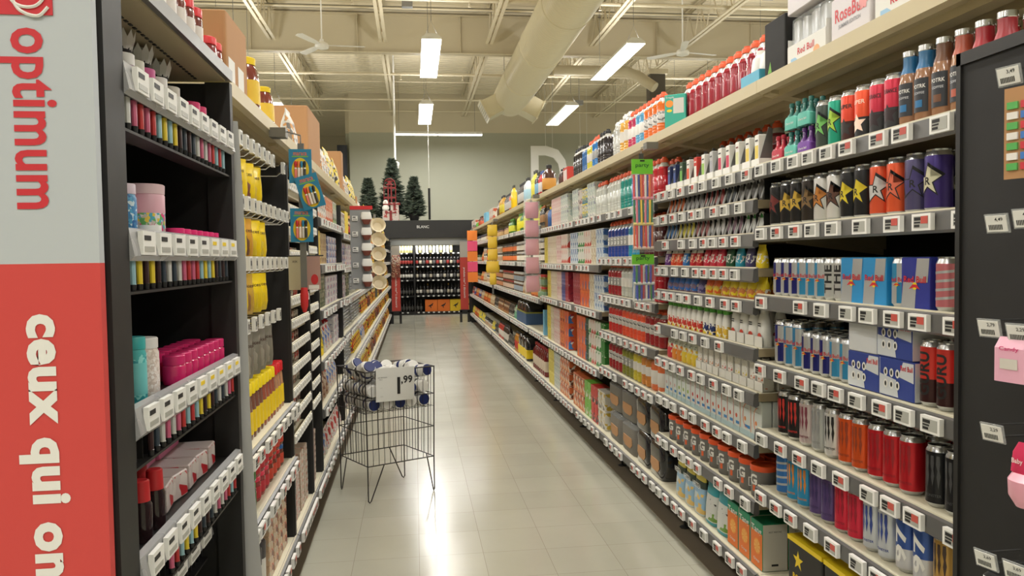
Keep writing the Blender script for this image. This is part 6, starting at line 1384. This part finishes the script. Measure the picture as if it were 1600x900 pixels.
for i in range(4): wing(prod('food_colour_bottle', 'bottle', .035, .035, .085, [('body', MB().lathe([(.018, 0), (.0185, .065), (.012, .08)], liquid((40, 26, 28)), 16), None), ('cap', MB().lathe([(.0155, .072), (.0145, .108), (.012, .11)], RED, 16), None)]), '%s dark bottle with a red cap' % ORD[i], .15 + i * .04, .03 + .04 * (i % 2), .915)
tubs = {}
for k, c in enumerate(((60, 70, 80), (226, 200, 60), (190, 60, 60), (200, 200, 196), (60, 40, 40), (150, 190, 200), (200, 100, 130))):
    tubs[k] = prod('gel_tube', 'tube', .012, .012, .055, [('tube', MB().loft([(0, .005, .005, 2, INK), (.01, .006, .006, 2, INK), (.011, .0065, .005, 2, mat('gel_%d_%d_%d' % c, c, .3)), (.052, .009, .004, 3, mat('gel_%d_%d_%d' % c, c, .3))], 10), None)])
for zi, (z, lo) in enumerate(((1.715, 0), (1.45, 0), (1.16, .1), (.915, .2))):
    for i in range(int((.8 - lo) / .0348)):
        yy = lo + .017 + .0348 * i
        if yy < .78: put(tubs[(i * 3 + zi * 2 + i // 4) % 7], '%sgel tube under the %s label rail, side display' % (ordn(i, 24), ('highest', 'second', 'third', 'fourth')[zi]), (WX - .0005, 1.30 + yy * .92, z - .084), PI / 2, False, 'gel tubes under the label rails')
# red-lidded jars on top of the side display
for i in range(9):
    for dd in range(2):
        put(jr((110, 50, 44), (206, 34, 40), (206, 200, 194), .115, .024, 'spice_jar'), '%sred-lidded glass jar%s, on top of the side display' % (ordn(i, 9), ' behind' if dd else ''), (WX - .05 - dd * .07, 1.38 + i * .07, 1.8972), PI / 2, True, 'red-lidded jars on the side display')

# ------------------------------------------------------------------ party goods on the right peg panel
def pegput(p, lab, y, z, x=1.17, rz=-PI / 2): return put(p, lab, (x, y, z), rz, True)
pill = MB().box(-.045, .045, -.002, .002, -.17, 0, CARD)
for i in range(7):
    for j in range(3): pill.box(-.038 + j * .026, -.018 + j * .026, -.006, -.002, -.04 - i * .019, -.027 - i * .019, mat(*[('pill_green', (90, 170, 90)), ('pill_red', (200, 60, 70)), ('pill_white', (226, 222, 216)), ('pill_blue', (70, 120, 190))][(i * 2 + j) % 4], .3))
pegput(prod('candle_card', 'card', .09, .01, .17, [('card', pill, None)]), 'hanging card of coloured candles, upper right edge', 1.305, 1.715, 1.13, -PI / 2 + .3)
pk = MB().loft([(-.085, .033, .014, 8, mat('pink_box', (226, 80, 150), .4)), (-.07, .033, .014, 8, mat('pink_pale', (226, 170, 190), .4)), (-.02, .033, .014, 8, mat('pink_pale', (226, 170, 190), .4)), (0, .028, .004, 8, mat('pink_pale', (226, 170, 190), .4))], 16, smooth=False)
pk.decal(shape(rect(-.018, .018, -.06, -.04)), SPK, on_front(.0145, 0)).decal(words('Candy', .01, .01, 0, .04), mat('pink_ink', (200, 50, 110), .4), on_front(.0145, -.022))
pegput(prod('sprinkle_box', 'box', .07, .03, .085, [('box', pk, None)]), 'pink hanging box with a sprinkle window', 1.335, 1.245, 1.13, -PI / 2 + .2)
ps = MB().loft([(-.12, .02, .02, 2, mat('blush', (226, 160, 176), .3)), (-.10, .034, .03, 2, mat('blush', (226, 160, 176), .3)), (-.07, .036, .03, 2, mat('blush', (226, 160, 176), .3)), (-.058, .03, .012, 3, mat('blush', (226, 160, 176), .3)), (-.057, .032, .012, 4, mat('hot_pink', (206, 50, 90), .4)), (-.02, .03, .008, 4, mat('hot_pink', (206, 50, 90), .4)), (0, .02, .002, 5, mat('hot_pink', (206, 50, 90), .4))], 18)
ps.decal(words('Baby Mini', .012, .01, 0, .045), WHITEM, on_front(.0125, -.035, 0, .003))
pegput(prod('blush_balloon_pack', 'pouch', .07, .05, .12, [('pack', ps, None)]), 'pink hanging pack with a round blush-coloured pouch', 1.315, 1.045, 1.145, -PI / 2 + .2)
for i, (z, y) in enumerate(((.765, 1.39), (.768, 1.305))): pegput(prod('cutter_pack', 'pack', .07, .03, .05, [('pack', MB().loft([(-.05, .03, .012, 3, WHITE), (-.01, .03, .01, 3, WHITE), (0, .02, .004, 4, INK)], 16), None)]), '%s white hanging pack at the lower right edge' % ('farther', 'nearer')[i], y, z, 1.145, -PI / 2 + .2)

# ------------------------------------------------------------------ hanging strips
def strip_base(x, y, ztop, zbot, lab, m_=GREYM, tip=None, arm=None):
    r = thing('hanging_strip', lab, 'clip strip', (x, y, 0))
    link('strip', MB().box(-.012, .012, .0, .004, zbot, ztop, m_).mesh('strip'), r)
    if arm: link('bracket', MB().tube([(0, .002, ztop), (0, .002, ztop + .03), (arm, .002, ztop + .05)], .003, GREYM, 5).box(arm - .04, arm + .02, -.03, .03, ztop + .02, ztop + .055, mat('clip_grey', (110, 106, 96), .4)).mesh('bracket'), r)
    if tip: link('tip', MB().loft([(zbot - .075, .006, .006, 2, RED), (zbot - .05, .014, .012, 2, RED), (zbot - .01, .016, .012, 2, RED), (zbot + .02, .012, .008, 2, RED)], 14).mesh('tip'), r, label='red bulb at the foot of the strip')
    return r
# straw packs
XS, YS = 1.155, 3.82
strip_base(XS, YS + .01, 1.93, 1.195, 'dark flat strip carrying straw and brush packs before the sports drinks', mat('strip_dark', (70, 68, 64), .4), arm=.06)
def strawpack(h, cols, band, lab, z, hd, w=.11):
    r = thing('straw_pack', lab, 'straw pack', (XS, YS, z))
    HG = mat('header_green', (110, 190, 50), .45)
    m = MB().box(-w / 2, w / 2, -.006, -.001, -hd, 0, HG).decal(words('party', .022, .015, 0, .07), mat('header_ink', (40, 90, 40), .5), on_front(.006, -hd * .45)).box(-.012, .012, -.007, -.0005, -.012, -.004, INK)
    link('header_card', m.mesh('header_card'), r)
    n = 9
    for tier in range(len(h)):
        z0 = -hd - .005 - sum(h[:tier]); z1 = z0 - h[tier] + .004
        for i in range(n):
            c = cols[(i * 2 + tier * 3) % len(cols)]
            x = -w * .42 + i * w * .84 / (n - 1)
            link('straw', MB().tube([(x + random.uniform(-.003, .003), -.014 - (i % 2) * .006, z1), (x, -.014 - (i % 2) * .006, z0)], .0055, mat('straw_%d_%d_%d' % c, c, .3), 7).mesh('straw'), r)
        link('band', MB().tube([(-w * .46, -.017, z1 + .004), (w * .46, -.017, z1 + .004)], .0085, mat('band_%d_%d_%d' % band[tier], band[tier], .4), 8).mesh('band'), r)
    link('film', MB().box(-w * .49, w * .49, -.03, -.002, -hd - sum(h) - .02, -hd, mat('thin_film', (225, 228, 226), .1, alpha=.1)).mesh('film'), r)
strawpack((.125, .13, .12), [(220, 60, 60), (236, 200, 60), (230, 226, 214), (40, 120, 70), (50, 70, 160), (230, 130, 150), (226, 110, 50), (40, 140, 170)], [(220, 140, 160), (222, 206, 120), (214, 190, 170)], 'tall pack of coloured party straws with a green header', 1.90, .075)
strawpack((.10, .085), [(50, 70, 170), (190, 40, 50), (40, 120, 60), (206, 204, 196), (60, 60, 150)], [(200, 204, 196), (196, 196, 186)], 'lower pack of tubes with a green header', 1.42, .05, .115)
# pink glitter bags
PG = pack('pink_glitter', [(0, (220, 130, 150))], .3, (0, .999, [(236, 170, 184), (200, 100, 130), (240, 200, 206)], .6), scale=50)
strip_base(1.145, 7.47, 1.97, 1.08, 'thin strip holding five pink bags before the black jar bay', arm=.06)
for i in range(5):
    put(hangbag(CLEAR, .17, .05, .172, 'clear_bag'), '%s clear film bag of pink shred, counted from the top' % ('first', 'second', 'third', 'fourth', 'fifth')[i], (1.145, 7.43, 1.96 - i * .178), .0, False, 'clear bags on the pink strip')
    put(hangbag(PG, .135, .04, .155, 'pink_shred_bag'), '%s pink shred filling on the pink strip, from the top' % ('first', 'second', 'third', 'fourth', 'fifth')[i], (1.145, 7.43, 1.95 - i * .178), .0, False, 'pink shred on the pink strip')
YG = pack('yellow_floral', [(0, (226, 190, 60))], .2, (0, .999, [(234, 190, 20), (236, 200, 50), (90, 80, 60), (226, 220, 200)], .6), scale=26)
strip_base(1.14, 11.2, 1.93, .9, 'thin strip holding five yellow patterned bags', arm=.06)
for i in range(5): put(hangbag(YG, (.15, .14, .15, .2, .1)[i], .05, .168, 'patterned_bag'), '%s yellow patterned hanging bag from the top' % ('first', 'second', 'third', 'fourth', 'fifth')[i], (1.14, 11.17, 1.90 - i * .175), .0, False, 'yellow patterned bags')
strip_base(1.12, 14.8, 2.0, .95, 'thin strip holding orange and pink cards near the alcove', arm=.06)
for i in range(5):
    c = ((232, 130, 50), (226, 80, 120))[i % 2]
    put(carton(mat('neon_%d_%d_%d' % c, c, .5), .19, .02, .19, 'neon_card', 'card'), '%s %s hanging card from the top' % (('first', 'second', 'third', 'fourth', 'fifth')[i], ('orange', 'pink')[i % 2]), (1.12, 14.78, 1.76 - i * .198), .0, False, 'neon hanging cards')
# blue cards with yellow ovals on the baking side
XB, YB_ = -.418, 3.04
strip_base(XB, YB_ + .006, 1.86, 1.29, 'grey strip with a red bulb carrying blue cards beside the spice rack', tip=True, arm=-.07)
BT = mat('card_blue', (40, 130, 170), .45); OY = mat('oval_yellow', (226, 196, 40), .45)
def bluecard():
    m = MB().box(-.042, .042, -.003, 0, -.128, 0, BT)
    m.decal(words('maraca', .012, .012, 0, .05), mat('card_multi', (226, 120, 60), .5), on_front(.003, -.018)).decal(shape(rect(-.03, .03, -.03, -.026)), mat('card_green', (120, 190, 60), .5), on_front(.003, 0))
    m.decal(shape(oval(.032, .045, 0, -.078, 26)), OY, on_front(.003, 0))
    t = []
    for i, c in enumerate(((230, 130, 120), (236, 220, 206), (206, 200, 190), (60, 60, 60))): t.append(MB()); t[-1].loft([(-.112, .005, .005, 2, mat('pick_%d_%d_%d' % c, c, .4)), (-.075, .005, .005, 2, mat('pick_%d_%d_%d' % c, c, .4)), (-.07, .0035, .0035, 2, WHITE), (-.055, .006, .006, 2, (RED, mat('card_multi', (226, 120, 60), .5), BT, INK)[i]), (-.046, .004, .004, 2, (RED, mat('card_multi', (226, 120, 60), .5), BT, INK)[i])], 10, cx=-.0165 + i * .011, cy=-.008)
    return prod('party_pick_card', 'card', .084, .02, .128, [('card', m, None)] + [('pick', q, None) for q in t] + [])
BC = bluecard()
for i, (dx, z, ry, lab) in enumerate(((0, 1.835, 0, 'uppermost blue card with a yellow oval on the hanging strip'), (.018, 1.735, -.28, 'tilted middle blue card with a yellow oval'), (.0, 1.612, .0, 'lowest blue card with a yellow oval on the hanging strip'))):
    o = put(BC, lab, (XB + dx, YB_ - .012 * (1, 2.4, 1)[i], z), 0, True, 'blue cards on the hanging strip'); o.rotation_euler = (0, ry, 0)
for dx, y, c1, lab in ((-.038, YB_ + .05, (190, 180, 150), 'cream card behind the grey strip'), (.032, YB_ + .05, (176, 140, 130), 'picture card of red peppers behind the grey strip')):
    m = MB().box(-.025, .025, -.002, .002, -.13, 0, pack('recipe_%d' % c1[0], [(0, c1)], .13, (-.0, .99, [c1, (200, 194, 180)], .4), scale=40))
    if c1[0] == 176: m.decal(shape(oval(.014, .02, .003, -.09)), RED, on_front(.002, 0)).decal(shape(rect(-.02, .02, -.128, -.112)), WHITEM, on_front(.002, 0))
    else: m.decal(words('ASK', .008, .005), INK, on_front(.002, -.02))
    tag(link('recipe_card', m.mesh('recipe_card'), None, (XB + dx, y, 1.43)), lab, 'card', 'cards behind the grey strip')
tag(link('recipe_card_clip', MB().tube([(-.07, .0, 0), (.07, .0, 0)], .003, BLACK, 6).mesh('recipe_card_clip'), None, (XB, YB_ + .05, 1.432)), 'thin black rod holding the cream and red pepper cards', 'rod')
# grey piping-bag trays and white cups farther on
r = thing('piping_bag_strip', 'grey display strip of five brown and white piping packs', 'clip strip', (-.40, 6.35, 0))
GT = mat('grey_tray', (140, 142, 142), .5)
link('back', MB().box(-.1, .06, .0, .006, 1.18, 1.84, GT).mesh('back'), r)
link('header', MB().box(-.1, .08, -.004, .0, 1.82, 1.85, RED).mesh('header'), r)
for i in range(5):
    z = 1.80 - i * .125
    link('pack', MB().loft([(z - .1, .02, .012, 3, mat('piping_brown', (110, 56, 42), .4)), (z - .06, .04, .02, 3, mat('piping_brown', (110, 56, 42), .4)), (z - .04, .045, .02, 3, WHITEM), (z, .035, .004, 4, WHITEM)], 14, cx=.03, cy=-.022).mesh('pack'), r, label='brown and white piping pack')
    link('price_tag', STRIPT, r, (-.06, -.008, z - .05))
strip_base(-.40, 8.35, 1.9, 1.02, 'thin strip holding five white cups over the yellow bags')
for i in range(5):
    z = 1.83 - i * .15
    tag(link('white_cup', MB().lathe([(.05, 0), (.062, .03), (.075, .07), (.078, .075), (.07, .07), (.045, .01)], mat('cup_cream', (226, 214, 186), .4), 22).mesh('white_cup') if i == 0 else bpy.data.meshes['white_cup'], None, (-.37, 8.28, z - .07)), '%s cream cup from the top of the strip over the yellow bags' % ('first', 'second', 'third', 'fourth', 'fifth')[i], 'cup', 'cream cups on the strip').rotation_euler = (PI / 2 - .3, 0, .2)

# ------------------------------------------------------------------ wire dump basket
A = Vector((-.470, 4.83)); Bv = Vector((-.286, 4.51)); D4 = Vector((.100, 4.70)); Cv = A + D4 - Bv     # feet: left, front, right, back
r = thing('wire_basket', 'folding dark wire dump basket standing in the aisle with a price sign', 'basket', (Bv.x, Bv.y, 0))
def L3(p, z): return (p.x - Bv.x, p.y - Bv.y, z)
corners = [A, Bv, D4, Cv]; names = ('left', 'front', 'right', 'back')
ZB, ZT = .215, .765
cen = (A + D4) / 2
def flare(p, z): return cen + (p - cen) * (1.0 + .035 * (z - ZB) / (ZT - ZB))
for z, rr in ((ZB, .0035), (.40, .003), (.60, .003), (ZT, .0045)):
    link('ring', MB().tube([L3(flare(c, z), z) for c in corners], rr, WIRE, 6, closed=True).mesh('ring'), r)
for i in range(4):
    p, q = corners[i], corners[(i + 1) % 4]; m = MB(); n = round((q - p).length / .036)
    for k in range(1, n):
        t = k / n; a = flare(p.lerp(q, t), ZB); b = flare(p.lerp(q, t), ZT); m.tube([L3(a, ZB), L3(b, ZT)], .0016, WIRE, 4)
    link('wire_side', m.mesh('wire_side'), r)
    m = MB().tube([L3(flare(p, ZT), ZT), L3(flare(p, ZB), ZB), L3(p, .012), L3(p.lerp(q, .02), .004), L3(p.lerp(q, .04), .012), L3(flare(p.lerp(q, .24), ZB), ZB)], .004, WIRE, 6)
    link('leg', m.mesh('leg'), r)
m = MB()
for k in range(1, 12): m.tube([L3(flare(A.lerp(Bv, k / 12), .52), .52), L3(flare(Cv.lerp(D4, k / 12), .52), .52)], .0018, WIRE, 4)
for k in range(0, 9): m.tube([L3(flare(A.lerp(Cv, k / 8), .52), .523), L3(flare(Bv.lerp(D4, k / 8), .52), .523)], .0018, WIRE, 4)
link('wire_floor', m.mesh('wire_floor'), r)
dv = (D4 - Bv).normalized(); ang = math.atan2(dv.y, dv.x)
s = thing('price_sign', 'pale card sign reading 1,99 clipped on the wire basket', 'sign', (Bv.x + dv.x * .045 + dv.y * .034, Bv.y + dv.y * .045 - dv.x * .034, .592), ang)
m = MB().box(0, .245, -.0015, .0015, 0, .195, mat('sign_card', (206, 206, 200), .5))
link('card', m.mesh('card'), s).rotation_euler = (-.03, 0.03, 0)
m = MB().decal(words('1', .098, .02), INK, lambda u, v: (.143 + u, -.003, .088 + v)).decal(words(',99', .052, .03), INK, lambda u, v: (.195 + u, -.003, .118 + v)).decal(words('LAIT DE COCO', .006, .003), INK, lambda u, v: (.04 + u, -.003, .14 + v)).decal(words('400 ml', .005, .002), INK, lambda u, v: (.03 + u, -.003, .128 + v)).decal(words('100 ml', .004, .001), TAGSCREEN, lambda u, v: (.035 + u, -.003, .08 + v)).decal(words('0000', .006, .002), TAGSCREEN, lambda u, v: (.035 + u, -.003, .03 + v))
link('price_lettering', m.mesh('price_lettering'), s).rotation_euler = (-.03, 0.03, 0)
NV = mat('tin_navy', (30, 44, 100), .35); DK = mat('tin_dark', (60, 60, 62), .35)
tin = [prod('round_tin', 'can', .075, .075, .11, [('body', MB().lathe([(.036, 0, WHITE), (.0375, .004, WHITE), (.0375, .03, WHITE), (.0376, .031, c), (.0376, .05, c), (.0376, .051, WHITE), (.0375, .09, WHITE), (.0376, .091, c if c is NV else WHITE), (.037, .1, WHITE), (.03, .103, WHITE)], None, 20), None), ('lid', MB().lathe([(.034, .1), (.033, .11), (.028, .11)], WHITE if c is DK else NV, 20), None)]) for c in (NV, DK)]
rnd = random.Random(5)
tdir = (Bv - A).normalized(); ta = math.atan2(tdir.y, tdir.x)
for lay in range(3):
    for i in range(5):
        for j in range(3):
            if lay == 2 and rnd.random() < .3: continue
            P = A.lerp(Cv, .12 + i * .19) + tdir * (.020 + j * .116)
            o = put(tin[(i + j + lay) % 2], '%s-banded white tin in the basket, %s layer, %s from left, %s from front' % (('navy', 'dark')[(i + j + lay) % 2], ('lowest', 'middle', 'top')[lay], ('first', 'second', 'third', 'fourth', 'fifth')[i], ('third', 'second', 'first')[j]), (P.x, P.y, .568 + lay * .079), 0, True, 'tins heaped in the basket')
            o.rotation_euler = (0, PI / 2 - (rnd.uniform(.1, .7) if lay == 2 else 0), ta + rnd.uniform(-.05, .05) + (rnd.uniform(-.4, .4) if lay == 2 else 0))
